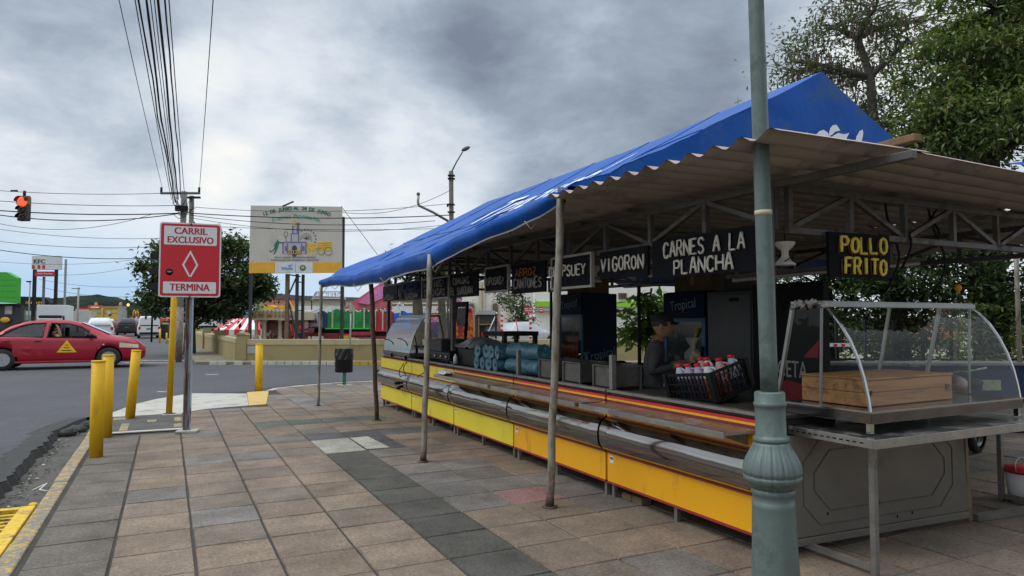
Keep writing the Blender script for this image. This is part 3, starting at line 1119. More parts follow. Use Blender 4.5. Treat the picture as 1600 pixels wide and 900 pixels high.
def gable(u, v):
    l, r_ = tarp_pt(0, v), right_pt(0, v) + T0
    t = abs(2 * u - 1)
    zt = l.z
    # columns run from the roof sheet up to the sloping edge
    k = v
    x = l.x + (2 * RX - 2 * l.x) * u
    return Vector((x, GY - 0.03 * math.sin(PI * u) * (1 - k) + 0.02 * mnoise.noise(Vector((x * 2, k * 3, 5))), zt)) - T0


mb.grid(gable, 40, 22)
mb.build('gable_panel', TARP, tarp)
# folded corner bunched round the head of the nearest pole
mb = MB()


def fold(u, v):
    return Vector((2.79 + .14 * u - .03 * math.sin(v * 5), 4.84 - .20 * u + .02 * math.sin(v * 7 + u * 5), 2.535 - .11 * v * (1 - .55 * u) - .01 * math.sin(u * 8) + .012 * math.sin(v * 9 + u * 14))) + Vector((-.02, 0, 0)) * math.sin(u * 16 + v * 4) - T0


mb.grid(fold, 24, 12)
mb.build('corner_fold', TARP, tarp)

# white brand script printed on the slope (seen at a glancing angle) and on the gable
mb = MB()
vs_, fs = text_geo('Tropical', 'CENTER', 0.0)
o = MB()
o.v, o.f, o.m, o.s = [], list(fs), [0] * len(fs), [False] * len(fs)
bm = bmesh.new()
for p in vs_:
    bm.verts.new(p)
bm.verts.ensure_lookup_table()
for f in fs:
    try:
        bm.faces.new([bm.verts[i] for i in f])
    except ValueError:
        pass
bmesh.ops.triangulate(bm, faces=bm.faces)
bmesh.ops.subdivide_edges(bm, edges=[e for e in bm.edges if e.calc_length() > 0.15], cuts=3, use_grid_fill=False)
bmesh.ops.triangulate(bm, faces=bm.faces)
bm.verts.index_update()
vv = []
for p in bm.verts:
    u = 0.44 - p.co.x * 0.125
    v = 0.60 + p.co.y * 0.38
    a = tarp_pt(min(max(u, 0), 1), v)
    e1, e2 = tarp_pt(u + .01, v) - a, tarp_pt(u, v + .01) - a
    nrm = e2.cross(e1).normalized()
    if nrm.z < 0:
        nrm = -nrm
    vv.append(a + nrm * 0.022 - T0)
mb.add(vv, [tuple(v.index for v in f.verts) for f in bm.faces])
bm.free()
mb.build('lettering', TARP_WHITE, tarp)


def on_gable(px, py):
    d = at(px, py, 1.0) - Vector((0, 0, EYE))
    k = (GY - 0.055) / d.y
    p = Vector((0, 0, EYE)) + d * k
    return (p.x - RX, p.z)


mb = MB()
for poly in ([(1272, 222), (1274, 212), (1280, 205), (1286, 203), (1292, 207), (1296, 214), (1298, 224)],
             [(1294, 213), (1297, 201), (1301, 196), (1306, 195), (1312, 204), (1304, 206), (1299, 211)],
             [(1300, 224), (1300, 213), (1309, 208), (1318, 210), (1326, 208), (1321, 218), (1315, 226)],
             [(1335, 226), (1338, 214), (1343, 205), (1347, 203), (1348, 208), (1346, 219), (1342, 227)],
             [(1254, 216), (1258, 208), (1261, 207), (1259, 217)], [(1352, 236), (1352, 228), (1356, 226), (1357, 238)]):
    mb.prism([on_gable(*q) for q in poly], GY - 0.062 - GY, GY - 0.056 - GY, 'y')
mb.build('lettering', TARP_WHITE, tarp)

# second blue tarp further right, only its corner shows
t2 = thing('tarp_canopy', 'second blue tarpaulin roof showing behind the right end of the metal roof', 'canopy', at(1640, 262, 9.5))
mb = MB()
mb.grid(lambda u, v: Vector((CYW * (-0.62 + 3.2 * u), -SYW * (-0.62 + 3.2 * u), 0.05 + 0.10 * u - 0.30 * v)) + Vector((SYW, CYW, 0)) * (-1.2 * v) + Vector((0, 0, .03 * math.sin(u * 9))), 12, 6)
_p = MB()
for a_, h_ in ((-.5, .0), (2.4, .08)):
    _q = Vector((CYW * a_, -SYW * a_, 0))
    _p.tube([_q + Vector((0, 0, -3.56)), _q + Vector((0, 0, h_))], .03, 8)
_p.split('pole', GALV, t2)
mb.build('slope', TARP, t2).modifiers.new('solid', 'SOLIDIFY').thickness = 0.006

# ------------------------------------------------------------------ counters
LEMON = mat('lemon_panel', (0.74, 0.60, 0.035), 0.45, 0, 0.06, 1.5, 0.03, 30, ((0.46, 0.36, 0.06), 0.12, 6.0), stretch=(1, 1, .35))
ORANGE = mat('orange_panel', (0.82, 0.39, 0.006), 0.42, 0, 0.05, 1.5, 0.03, 30, ((0.55, 0.25, 0.03), 0.12, 6.0), stretch=(1, 1, .35))
TRIM_RED = mat('red_trim', (0.30, 0.025, 0.028), 0.45, 0, 0.1, 5)
STRIPE_RED = mat('bright_red_stripe', (0.50, 0.028, 0.035), 0.45)
MAROON = mat('maroon_stripe', (0.16, 0.018, 0.03), 0.45)
WORKTOP = mat('greasy_worktop', (0.07, 0.066, 0.06), 0.4, 0.5, 0.4, 4, 0.15, 30, ((0.03, 0.027, 0.024), 0.45, 5.0))
INSIDE = mat('counter_inside', (0.03, 0.029, 0.028), 0.8, spec=.2)


def counter(y0, L, panel, label, shelf, stripes, stanchion):
    root = thing('food_counter', label, 'food counter', (3.38, y0, 0), 0, 'stainless food counters in a row')
    g = 0.005
    mb = MB()
    for x in (0.03, 0.62):
        for y in (0.03, L * .5, L - 0.06):
            mb.box(x, x + 0.035, y, y + 0.035, 0, 0.135)
    mb.split('leg', STEEL_DULL, root)
    mb = MB()
    mb.box(0.035, 0.68, g, L - g, 0.135, 0.855)
    mb.build('carcass', INSIDE, root)
    mb = MB()
    mb.box(-0.002, 0.033, g, L - g, 0.135, 0.372)
    p = mb.build('lower_panel', panel, root, bevel=0.003)
    mb = MB()
    mb.box(-0.007, 0.03, g, L - g, 0.120, 0.1345)
    mb.box(-0.007, 0.03, g, L - g, 0.3725, 0.388)
    mb.box(-0.003, 0.03, g, L - g, 0.668, 0.680)
    mb.split('red_trim', TRIM_RED, root)
    # bulging polished front
    mb = MB()
    seed = y0 * 3

    def bulge(u, v):
        a = PI * v
        y = g + (L - 2 * g) * u
        edge_ = min(1, min(u, 1 - u) * 14)
        x = 0.022 - (0.118 * math.sin(a) ** 0.75) * (0.93 + 0.07 * edge_)
        x += 0.0035 * mnoise.noise(Vector((y * 2.2, v * 2.5, seed))) + 0.0015 * mnoise.noise(Vector((y * 6, v * 3, seed)))
        z = 0.530 - 0.138 * math.cos(a)
        return (x, y, z)
    mb.grid(bulge, 60, 20)
    mb.f = [tuple(reversed(f)) for f in mb.f]
    for yy, rev in ((0, 0), (1, 1)):
        pts = [bulge(yy, v / 20) for v in range(21)]
        mb.add(pts, [tuple(range(21)) if rev else tuple(reversed(range(21)))])
    mb.build('bulging_front', STEEL_MIRROR, root)
    mb = MB()
    mb.box(0.0, 0.033, g, L - g, 0.681, 0.80 if stripes else 0.845)
    mb.build('upper_panel', panel, root)
    if stripes:
        for m_, z0, z1, xx in ((MAROON, 0.8005, 0.822, -.002), (panel, 0.8225, 0.839, -.004), (STRIPE_RED, 0.8395, 0.858, -.003)):
            mb = MB()
            mb.box(xx, 0.033, g, L - g, z0, z1)
            mb.build('stripe', m_, root)
    else:
        mb = MB()
        mb.box(-0.004, 0.033, g, L - g, 0.8455, 0.858)
        mb.build('red_trim', TRIM_RED, root)
    mb = MB()
    mb.box(0.034, 0.74, 0.002, L - 0.002, 0.8585, 0.884)
    mb.mi = 1
    mb.box(-0.006, 0.06, 0.002, L - 0.002, 0.8845, 0.905)
    mb.build('worktop', [WORKTOP, STEEL_DULL], root, bevel=0.003)
    if shelf:
        mb = MB()
        mb.box(-0.285, -0.012, 0.03, L - 0.02, 0.782, 0.800)
        mb.box(-0.295, -0.2855, 0.03, L - 0.02, 0.765, 0.806)
        sh = mb.build('folding_shelf', STEEL, root, bevel=0.002)
        mb = MB()
        for yy in (0.12, L * .52, L - 0.16):
            mb.prism([(-0.004, 0.69), (-0.26, 0.778), (-0.004, 0.779)], yy, yy + 0.012, 'y')
        mb.split('bracket', STEEL_DULL, sh)
    if stanchion:
        mb = MB()
        mb.box(0.02, 0.065, L - 0.05, L - 0.005, 0.906, stanchion)
        mb.build('stanchion', STEEL_DULL, root, bevel=0.004)
    mb = MB()
    mb.box(-0.005, -0.0025, L - 0.10, L - 0.045, 0.295, 0.355)
    mb.mi = 1
    mb.box(-0.0058, -0.005, L - 0.095, L - 0.05, 0.325, 0.345)
    mb.build('sticker', [SIGN_WHITE, mat('sticker_print', (0.25, 0.08, 0.07), 0.6)], root)
    return root


counter(3.24, 1.73, ORANGE, 'nearest orange food counter with steel shelf, next to the green lamp post', True, True, 1.20)
counter(4.99, 1.75, ORANGE, 'second orange food counter, behind the nearest galvanised pole', True, True, 1.17)
counter(6.76, 1.73, LEMON, 'lemon yellow food counter with a fold-out steel shelf, under the blue rolls', True, True, 0)
counter(8.51, 1.73, LEMON, 'lemon yellow food counter without shelf, holding the black cooking equipment', False, False, 0)
counter(10.26, 1.70, LEMON, 'farthest lemon yellow food counter, carrying the glass case at the street end', False, False, 0)
# timber blocks under the counters
for i, (x, y, lab) in enumerate(((3.5, 4.72, 'wooden block under the nearest orange counter'), (3.5, 9.75, 'wooden crate block under the lemon counter behind a pole'))):
    mb = MB()
    mb.box(-.05, .05, -.13, 0.0, 0, .06)
    mb.box(-.05, .05, 0.008, .14, 0, .055)
    tag(mb.build('wooden_block', mat('block_wood', (0.16, 0.11, 0.06), 0.9, 0, 0.3, 12, .3, 40), loc=(x, y, 0.001), bevel=.006), lab, 'wooden block')

# ------------------------------------------------------------------ hanging menu signs
NEONW = mat('sign_letter_white', (0.80, 0.76, 0.66), 0.4, 0, 0.15, 9)
NEONY = mat('sign_letter_yellow', (0.88, 0.72, 0.10), 0.4, 0, 0.1, 9)
NEONB = mat('sign_letter_blue', (0.03, 0.06, 0.25), 0.4, 0, 0.1, 9)
NEONO = mat('sign_letter_orange', (0.20, 0.09, 0.02), 0.4, 0, 0.1, 9)
NEONG = mat('sign_letter_grey', (0.30, 0.28, 0.25), 0.45, 0, 0.15, 9)
BOARD = mat('sign_board_black', (0.006, 0.007, 0.011), 0.6, 0, 0.3, 4, spec=.12)
SIGNFRAME = mat('sign_frame', (0.42, 0.40, 0.36), 0.55, 0.3, 0.2, 8)


def menu(ya, yb, z0, z1, rows, label, frame=False, x=3.452, dx=0.0):
    """Board facing the plaza (-X), from ya (near) to yb (far). rows: (text, u0, u1, v0, v1, material) with u read from the far end."""
    L, H = yb - ya, z1 - z0
    root = thing('menu_sign', label, 'sign', (x + dx, (ya + yb) / 2, z0), 0, 'hanging menu signs along the stall front')
    mb = MB()
    mb.box(-0.012, 0.012, -L / 2, L / 2, 0, H)
    mb.build('board', BOARD, root)
    mb = MB()
    for yy in (-L * .35, L * .35):
        mb.tube([(0, yy, H), (0, yy, 2.10 - z0 + 0.01)], 0.003, 5)
    mb.split('hanger', BLACK, root)
    if frame:
        mb = MB()
        w_ = 0.022
        mb.box(-0.022, 0.013, -L / 2 - w_, L / 2 + w_, H, H + w_)
        mb.box(-0.022, 0.013, -L / 2 - w_, L / 2 + w_, -w_, 0)
        mb.box(-0.022, 0.013, -L / 2 - w_, -L / 2, 0.0005, H - .0005)
        mb.box(-0.022, 0.013, L / 2, L / 2 + w_, 0.0005, H - .0005)
        mb.build('frame', SIGNFRAME, root)
    for txt, u0, u1, v0, v1, m in rows:
        mb = MB()
        strokes(mb, txt, lambda a, b: Vector((-0.022, L / 2 - (u0 * L + a), v0 * H + b)), (u1 - u0) * L, (v1 - v0) * H, 0.0088)
        mb.build('lettering', m, root)
    return root


menu(3.33, 4.41, 1.825, 2.125, [('CARNES A LA', .145, .92, .52, .885, NEONW), ('PLANCHA', .255, .82, .07, .43, NEONW)], 'large black sign reading CARNES A LA PLANCHA beside the lamp post')
menu(4.47, 5.16, 1.86, 2.10, [('VIGORON', .06, .94, .26, .74, NEONW)], 'unframed black sign with white letters reading VIGORON')
menu(5.30, 6.00, 1.82, 2.10, [('CHOPSUEY', -.07, .88, .38, .74, NEONW)], 'framed black sign reading CHOPSUEY behind the nearest pole', True)
menu(6.16, 6.92, 1.79, 2.11, [('ARROZ', .16, .78, .58, .84, NEONO), ('CANTONES', .10, .93, .17, .49, NEONG)], 'black sign with faint orange ARROZ above CANTONES')
menu(7.02, 7.62, 1.845, 2.11, [('PUPUSAS!', -.02, .87, .28, .60, NEONG)], 'framed black sign reading PUPUSAS', True)
menu(7.88, 8.81, 1.80, 2.10, [('COMIDAS', .15, .74, .58, .86, NEONG), ('EL SUADDAN', .07, .86, .13, .44, NEONG)], 'black sign of two grey lines, COMIDAS over EL SUADDAN')
menu(8.87, 9.95, 1.82, 2.09, [('INT. NOS!', .05, .87, .58, .92, NEONG), ('SC UIDAS', .11, .90, .12, .46, NEONG)], 'framed two-line black sign partly hidden by the second galvanised pole', True)
menu(10.02, 11.15, 1.82, 2.10, [('SUADDAN', .20, .90, .55, .86, NEONB), ('EL SUADDAN', .10, .88, .06, .38, NEONG)], 'black sign with dark blue letters on its upper line')
menu(11.23, 12.10, 1.83, 2.09, [('SUADDAN', .05, .80, .08, .42, NEONG)], 'farthest small dark sign, next to the leaning brown pole')
# POLLO FRITO hangs across the end, facing the near side
root = thing('menu_sign', 'square black sign with yellow letters reading POLLO FRITO', 'sign', (4.19, 3.13, 1.785), R(-4), 'hanging menu signs along the stall front')
mb = MB()
mb.box(-.29, .27, -.012, .012, 0, .30)
mb.build('board', BOARD, root)
mb = MB()
for xx in (-.2, .2):
    mb.tube([(xx, 0, .30), (xx, 0.02, .32)], 0.003, 5)
mb.split('hanger', BLACK, root)
mb = MB()
strokes(mb, 'POLLO', lambda a, b: Vector((-.19 + a, -.022, .165 + b)), .42, .105, 0.0105)
strokes(mb, 'FRITO', lambda a, b: Vector((-.16 + a, -.022, .022 + b)), .38, .105, 0.0105)
mb.build('lettering', NEONY, root)
mb = MB()
strokes(mb, 'POLLO', lambda a, b: Vector((-.21 + a, -.016, .155 + b)), .42, .105, 0.004)
strokes(mb, 'FRITO', lambda a, b: Vector((-.185 + a, -.016, .016 + b)), .38, .105, 0.004)
mb.build('lettering', mat('old_red_letter', (0.16, 0.03, 0.02), 0.5), root)

# white hourglass lamp holders
for y, lab in ((3.22, 'white hourglass lamp fitting just right of the lamp post'), (4.545, 'white hourglass lamp fitting between VIGORON and CARNES A LA PLANCHA'), (5.46, 'white hourglass lamp fitting between CHOP SUEY and VIGORON')):
    root = thing('lamp_fitting', lab, 'lamp', (3.585, y, 1.855), 0, 'white lamp fittings between the signs')
    mb = MB()
    mb.lathe([(0.0, 0), (.066, 0), (.066, .008), (.048, .03), (.026, .055), (.021, .075), (.023, .095), (.05, .118), (.064, .14), (.064, .152), (0.0, .152)], 20)
    mb.build('body', mat('aged_white_plastic', (0.58, 0.56, 0.50), 0.5, 0, 0.08, 9), root)
    mb = MB()
    mb.tube([(0, 0, .152), (0, 0, .25)], 0.005, 6)
    mb.tube([(-.05, -.04, .02), (-.02, -.06, .045), (.03, -.05, .01)], 0.004, 5)
    mb.build('cable', BLACK, root)
root = thing('tube_light', 'long pale fluorescent tube under the roof behind the POLLO FRITO sign', 'lamp', at(1145, 438, 5.7), -YAW + R(6))
mb = MB()
mb.tube([(0, 0, 0), (1.65, 0, .155)], 0.016, 8)
mb.build('tube', mat('unlit_tube', (0.45, 0.45, 0.43), 0.4), root)
mb = MB()
mb.bar((-.05, 0, .028), (1.7, 0, .19), .05, .03)
mb.build('batten', TRUSS, root)
# loose black cables hanging under the roof
for i, (px, py, d, ln, sw) in enumerate(((1385, 370, 5.0, .55, .10), (1412, 400, 5.0, .42, .05), (1450, 345, 5.2, .6, .16), (1470, 430, 5.4, .25, -.06))):
    p = at(px, py, d)
    mb = MB()
    mb.tube([Vector((sw * math.sin(t * 3), .03 * math.sin(t * 7), 2.38 - p.z - ln * t * 1.2)) for t in [k / 10 for k in range(11)]], 0.009, 6)
    tag(mb.build('power_cable', BLACK, loc=p), ['thick black cable dangling just right of the POLLO FRITO sign', 'short black cable hanging near the middle of the near truss', 'long black cable looped from the roof right of POLLO FRITO', 'black cable end hanging beside the orange ball'][i], 'cable')
p = at(1497, 450, 5.4)
root = thing('hanging_ball', 'small orange ball hanging on a cord under the roof', 'ball', p)
mb = MB()
mb.ball((0, 0, 0), (.026, .026, .03), 14, 10)
mb.build('body', mat('orange_plastic', (0.70, 0.33, 0.02), 0.45), root)
mb = MB()
mb.tube([(0, 0, .03), (0, 0, .33)], .003, 5)
mb.build('cord', BLACK, root)

# ------------------------------------------------------------------ glass display cases
CHROME = mat('chrome_strip', (0.48, 0.48, 0.48), 0.16, 0.95, 0.08, 6, 0.05, 30)
ALU = mat('aluminium', (0.30, 0.315, 0.31), 0.32, 0.85, 0.12, 8)
PLASTIC = glass('plastic_wrap', (0.78, 0.78, 0.75), 0.2, 2.0, 0.9)


def display_case(label, loc, rz, W, scale=1.0, wrap=False, panes=True, tray=None, sheen_mat=None):
    """Local: front at y = 0, runs along x 0..W, glass curves up and back."""
    r = thing('display_case', label, 'display case', loc, rz, 'curved glass display cases')
    S = scale
    prof = [(0.0, .075), (0.012, .16), (0.035, .27), (0.07, .38), (0.12, .49), (0.18, .585), (0.25, .665), (0.30, .705)]
    prof = [(a * S, b * S) for a, b in prof]
    D, TB, HT = 0.66 * S, 0.52 * S, 0.715 * S
    mb = MB()
    mb.box(-.012, W + .012, -.015, D + .01, 0.012 * S, .074 * S)
    base = mb.build('base_tray', tray or mat('dark_polished_tray', (0.16, 0.15, 0.145), .14, .9, .3, 5, .1, 8), r, bevel=.004)
    mb = MB()
    mb.box(-.016, W + .016, -.019, .008, .0745 * S, .084 * S)
    mb.box(-.016, .010, .0085, D + .012, .0745 * S, .084 * S)
    mb.box(W - .010, W + .016, .0085, D + .012, .0745 * S, .084 * S)
    mb.build('rim', CHROME, base)
    mb = MB()
    for x in (0.0, W - .03):
        for y in (0.0, D - .04):
            mb.box(x, x + .03, y, y + .03, -.045, .0115 * S)
    mb.split('foot', CHROME, r)
    # curved edge strips
    for x in (0.0, W):
        mb = MB()
        mb.mi = 0
        for (a, b), (c, d) in zip(prof, prof[1:]):
            mb.bar((x, a, b), (x, c, d), .018, .011, up=(0, 1, 0))
        mb.build('edge_strip', CHROME, r)
    mb = MB()
    for x in (0.0, W):
        mb.bar((x, D, .08 * S), (x, TB, HT), .024, .022, up=(0, 1, 0))
    mb.split('back_post', ALU, r)
    mb = MB()
    for x in (0.0, W):
        mb.bar((x, .33 * S, .08 * S), (x, .31 * S, HT - .02), .013, .013, up=(0, 1, 0))
    if W > 1.2:
        mb.bar((W * .62, D - .02, .08 * S), (W * .62, TB, HT - .02), .018, .018, up=(0, 1, 0))
    mb.split('inner_post', ALU, r)
    mb = MB()
    mb.box(-.014, W + .014, .292 * S, TB + .012, HT - .012, HT + .014)
    mb.box(-.016, W + .016, .277 * S, .2915 * S, HT - .026, HT + .006)
    mb.build('top_panel', ALU, r, bevel=.003)
    gm = sheen_mat or GLASS
    mb = MB()
    N_ = len(prof) - 1

    def fn(u, v):
        k = min(int(v * N_), N_ - 1)
        t = v * N_ - k
        a, b = prof[k], prof[k + 1]
        return (.012 + (W - .024) * u, a[0] + (b[0] - a[0]) * t - .004, a[1] + (b[1] - a[1]) * t)
    mb.grid(fn, 6, 28)
    mb.build('curved_glass', gm, r)
    if panes:
        for x in (0.004, W - .004):
            mb = MB()
            poly = [(a + .008, b) for a, b in prof] + [(TB, HT), (D - .01, .085 * S)]
            mb.add([(x, a, b) for a, b in poly], [tuple(range(len(poly)))])
            mb.build('end_glass', GLASS, r)
    if wrap:
        mb = MB()
        for k in range(9):
            y0 = .27 + .03 * k
            mb.tube([(-.02 + rnd.uniform(-.01, .01), y0 + rnd.uniform(-.01, .04), HT + rnd.uniform(-.03, .022)) for _ in range(4)], [.012, .018, .014, .006], 6)
        mb.build('plastic_wrap', mat('crumpled_plastic', (0.42, 0.40, 0.37), 0.3, 0, 0.2, 20), r)
    return r


CASE_X, CASE_Y, CASE_Z = 3.73, 2.74, 0.872
display_case('large curved glass display case holding a wooden box, on the steel table', (CASE_X, CASE_Y, CASE_Z), R(1.5), 1.64, 1.03, True)
glass_sky_sheen = bpy.data.materials.new('sky_sheen_glass')
glass_sky_sheen.use_nodes = True
_t = glass_sky_sheen.node_tree
_b = _t.nodes['Principled BSDF']
_b.inputs['Base Color'].default_value = (0.46, 0.52, 0.55, 1)  # sky reflection painted into the pane as a pale base colour
_b.inputs['Roughness'].default_value = 0.16
_b.inputs['Alpha'].default_value = 0.72
display_case('curved glass display case with painted sky sheen on the farthest lemon counter', (3.40, 11.86, 0.905), R(-90), 1.45, 0.92, False, False, mat('case_grey_base', (0.10, 0.105, 0.11), 0.4, 0.3), glass_sky_sheen)
for k, (y, z, ln) in enumerate(((11.5, 1.17, .30), (10.75, 1.20, .34))):
    mb = MB()
    mb.tube([(3.36 + .12 * math.sin(t * 2.2) - .06, y - .25 * t, z - ln * t * t + .05 * t) for t in [q / 8 for q in range(9)]], .008, 5)
    mb.box(3.34, 3.37, y - .27, y - .24, z - ln + .02, z - ln + .08)
    tag(mb.build('power_plug', BLACK), ['black plug and lead lying on the pale glass, left one', 'black plug and lead lying on the pale glass, right one'][k], 'cable')

# steel table under the case
r = thing('steel_table', 'stainless steel table on thin legs under the large glass case', 'table', (3.62, 2.64, 0))
mb = MB()
mb.box(0.0, 2.75, 0.0, 0.82, 0.792, 0.812)
mb.box(-.012, 2.75, -.014, -.001, 0.764, 0.818)
mb.box(-.013, -.001, -.001, 0.82, 0.764, 0.818)
mb.build('table_top', STEEL, r, bevel=.002)
for x, y in ((.12, .10), (.12, .76), (2.62, .10), (2.62, .76)):
    mb = MB()
    mb.box(x - .018, x + .018, y - .018, y + .018, 0, .7915)
    mb.build('leg', STEEL_DULL, r, bevel=.002)
mb = MB()
mb.bar((.12, .12, .045), (.12, .742, .045), .03, .035)
mb.bar((2.62, .12, .045), (2.62, .742, .045), .03, .035)
mb.split('stretcher', STEEL_DULL, r)
mb = MB()
for i in range(16):
    mb.box(-.0145, -.0132, .06 + i * .045, .085 + i * .045, .786, .794)
mb.build('slot', BLACK, r)

# grey pressed-steel end panel
r = thing('end_panel', 'tall grey steel end panel with pressed octagon lines under the glass case table', 'panel', (3.40, 3.225, 0), R(-3.2))
PANEL = mat('grey_panel', (0.205, 0.193, 0.172), 0.4, 0.35, 0.14, 1.6, 0.06, 12, ((0.16, 0.15, 0.13), 0.35, 2.2))
mb = MB()
mb.box(0, 1.90, 0, .03, .10, .755)
mb.box(0, 1.90, -.012, -.001, .05, .0985)
mb.build('sheet', PANEL, r, bevel=.003)
mb = MB()
for k, q in enumerate((0.0, 0.085)):
    x0, x1, z0, z1, c = .30 + q * 1.1, 1.74 - q, .165 + q, .71 - q * .8, .14
    pts = [(x0 + c, z0), (x1 - c, z0), (x1, z0 + c), (x1, z1 - c), (x1 - c, z1), (x0 + c, z1), (x0, z1 - c), (x0, z0 + c)]
    for a, b in zip(pts, pts[1:] + pts[:1]):
        mb.bar((a[0], -.002, a[1]), (b[0], -.002, b[1]), .007, .006, up=(0, 1, 0))
mb.build('pressed_line', mat('panel_groove', (0.15, 0.14, 0.125), 0.5, 0.3), r)
mb = MB()
mb.bar((1.93, .015, .02), (1.885, .015, .79), .045, .03, up=(0, 1, 0))
mb.build('side_post', mat('aged_brass_steel', (0.24, 0.20, 0.13), 0.5, 0.5, 0.3, 8), r)
mb = MB()
for x, z in ((.95, .235), (.98, .24), (1.3, .14), (1.15, .13), (.5, .22)):
    mb.box(x, x + .012, -.003, -.001, z, z + .02)
mb.build('stain_spot', BLACK, r)
r = thing('floor_bar', 'low steel bar on the paving right of the end panel', 'bar', (5.42, 3.14, 0))
mb = MB()
mb.bar((0, 0, .03), (2.2, -.25, .03), .05, .05)
mb.build('bar', STEEL_DULL, r)

# wooden box in the case
WOODBOX = mat('varnished_pine', (0.42, 0.20, 0.068), 0.6, 0, 0.3, 2.2, 0.2, 30, ((0.16, 0.08, 0.03), 0.42, 3.5), stretch=(0.5, 5, 6), fine=.12)
r = thing('wooden_box', 'brown two-tier wooden box with a small latch inside the glass case', 'box', (4.43, 3.19, .952), R(3))
mb = MB()
mb.box(-.49, .47, -.24, .24, 0, .085)
mb.build('lower_tray', WOODBOX, r, bevel=.004)
mb = MB()
mb.box(-.49, .47, -.24, .24, .087, .165)
mb.box(-.495, .475, -.246, .246, .1655, .178)
mb.build('lid', WOODBOX, r, bevel=.004)
mb = MB()
mb.box(.385, .425, -.247, -.2405, .07, .105)
mb.mi = 1
mb.box(-.46, -.445, -.247, -.2405, .075, .10)
mb.build('latch', [mat('old_brass', (0.10, 0.075, 0.04), 0.45, 0.6), BLACK], r)
# small bottles beside the box
for i, (x, y, m, lab) in enumerate(((5.17, 3.30, (0.02, 0.22, 0.12), 'small green bottle in the glass case beside the wooden box'), (5.23, 3.22, (0.55, 0.16, 0.03), 'small orange sauce bottle in the glass case beside the wooden box'))):
    r = thing('sauce_bottle', lab, 'bottle', (x, y, .952))
    mb = MB()
    mb.lathe([(0, 0), (.028, 0), (.03, .01), (.03, .08), (.022, .1), (.012, .115), (.012, .125)], 14)
    mb.build('body', mat('bottle_%d_plastic' % i, m, 0.35), r)
    mb = MB()
    mb.lathe([(.014, .1255), (.014, .14), (.006, .155), (0, .155)], 12)
    mb.build('cap', WHITE, r)

# ------------------------------------------------------------------ cast-iron lamp post
LAMPGREEN = mat('lamp_post_paint', (0.118, 0.160, 0.148), 0.45, 0.1, 0.16, 5.0, 0.15, 24, ((0.068, 0.092, 0.084), 0.34, 5.0), spec=.4, fine=.1)
base = gnd(1214, 952)
LD = 3.6 / FPX * (base - Vector((0, 0, EYE))).length / 3.95
r = thing('lamp_post', 'tall grey-green cast iron lamp post with a leaf-moulded bulge', 'lamp post', base)
dd = (Vector((base.x, base.y, 0))).length
depth = base.x * SYW + base.y * CYW
K = depth / FPX


def zz(py):
    return EYE + (HOR - py) * K


tilt = Matrix.Rotation(-0.0175, 4, Vector((SYW, CYW, 0)))
mb = MB()
prof = [(0, 0)] + [(h * K, zz(y)) for h, y in ((46, 950), (46, 944), (40, 940), (37, 930), (35.5, 900), (33.5, 850), (32, 800), (31.5, 790), (31.8, 786), (31.8, 779), (30.6, 778), (30.6, 768), (32.4, 766), (32.4, 758))]
mb.lathe([(a, b) for a, b in prof], 40, M=tilt)
mb.build('base_column', LAMPGREEN, r)


def leaf(r_, z, a):
    py = HOR - (z - EYE) / K
    t = (py - 690) / 60
    if t < 0 or t > 1.15:
        return r_
    ph = (a * 16 / (2 * PI)) % 1.0
    d = abs(ph - 0.5) * 2
    g = max(0.0, (d - 0.72) / 0.28)
    vein = max(0, 1 - abs(ph - .5) * 18)
    amp = K * (2.6 if t < 0.8 else 1.8)
    return r_ - amp * g * math.sin(PI * min(1, t / 1.15)) ** .5 - K * .8 * vein * math.sin(PI * min(1, t))


mb = MB()
bul = [(32.5, 757.5), (34, 754), (37, 751), (40, 748.5), (42.5, 745), (43.2, 742), (43.4, 739.5), (42.2, 738.5), (42.2, 736.5), (43.8, 735), (44, 731), (43.4, 726), (41.8, 720), (39.4, 714), (36.4, 708), (33, 702), (30, 697), (27.6, 692), (26, 688)]
mb.lathe([(h * K, zz(y)) for h, y in bul], 160, M=tilt, mod=leaf)
mb.build('leaf_bulge', LAMPGREEN, r)
mb = MB()
mb.lathe([(h * K, zz(y)) for h, y in ((26, 687.8), (27, 685), (27, 681), (24.5, 679.5), (22.8, 677), (22.6, 640), (22.8, 634), (23.8, 633), (24.6, 630), (23.8, 627), (22.8, 626), (22.8, 613), (21.5, 611), (14, 610.5))], 40, M=tilt)
mb.build('collar', LAMPGREEN, r)
mb = MB()
mb.lathe([(h * K, zz(y)) for h, y in ((13.4, 610.4), (13.2, 560), (13.0, 400), (12.6, 250), (12.2, 100), (11.9, -50), (11.4, -300), (11, -700))], 28, M=tilt)
mb.build('shaft', LAMPGREEN, r)
mb = MB()
mb.lathe([(13.25 * K, zz(336)), (13.3 * K, zz(328))], 28, M=tilt)
mb.build('tape', mat('masking_tape', (0.52, 0.47, 0.33), 0.7), r)
mb = MB()
mb.lathe([(11 * K, zz(-700.5)), (18 * K, zz(-704)), (22 * K, zz(-720)), (60 * K, zz(-760)), (52 * K, zz(-840)), (20 * K, zz(-900)), (0, zz(-910))], 20, M=tilt)
mb.build('lantern', mat('lantern_glass', (0.5, 0.5, 0.46), 0.3), r)

# ------------------------------------------------------------------ bollards, sign, signal post, bin, grate
BOL = 'yellow bollards along the kerb'


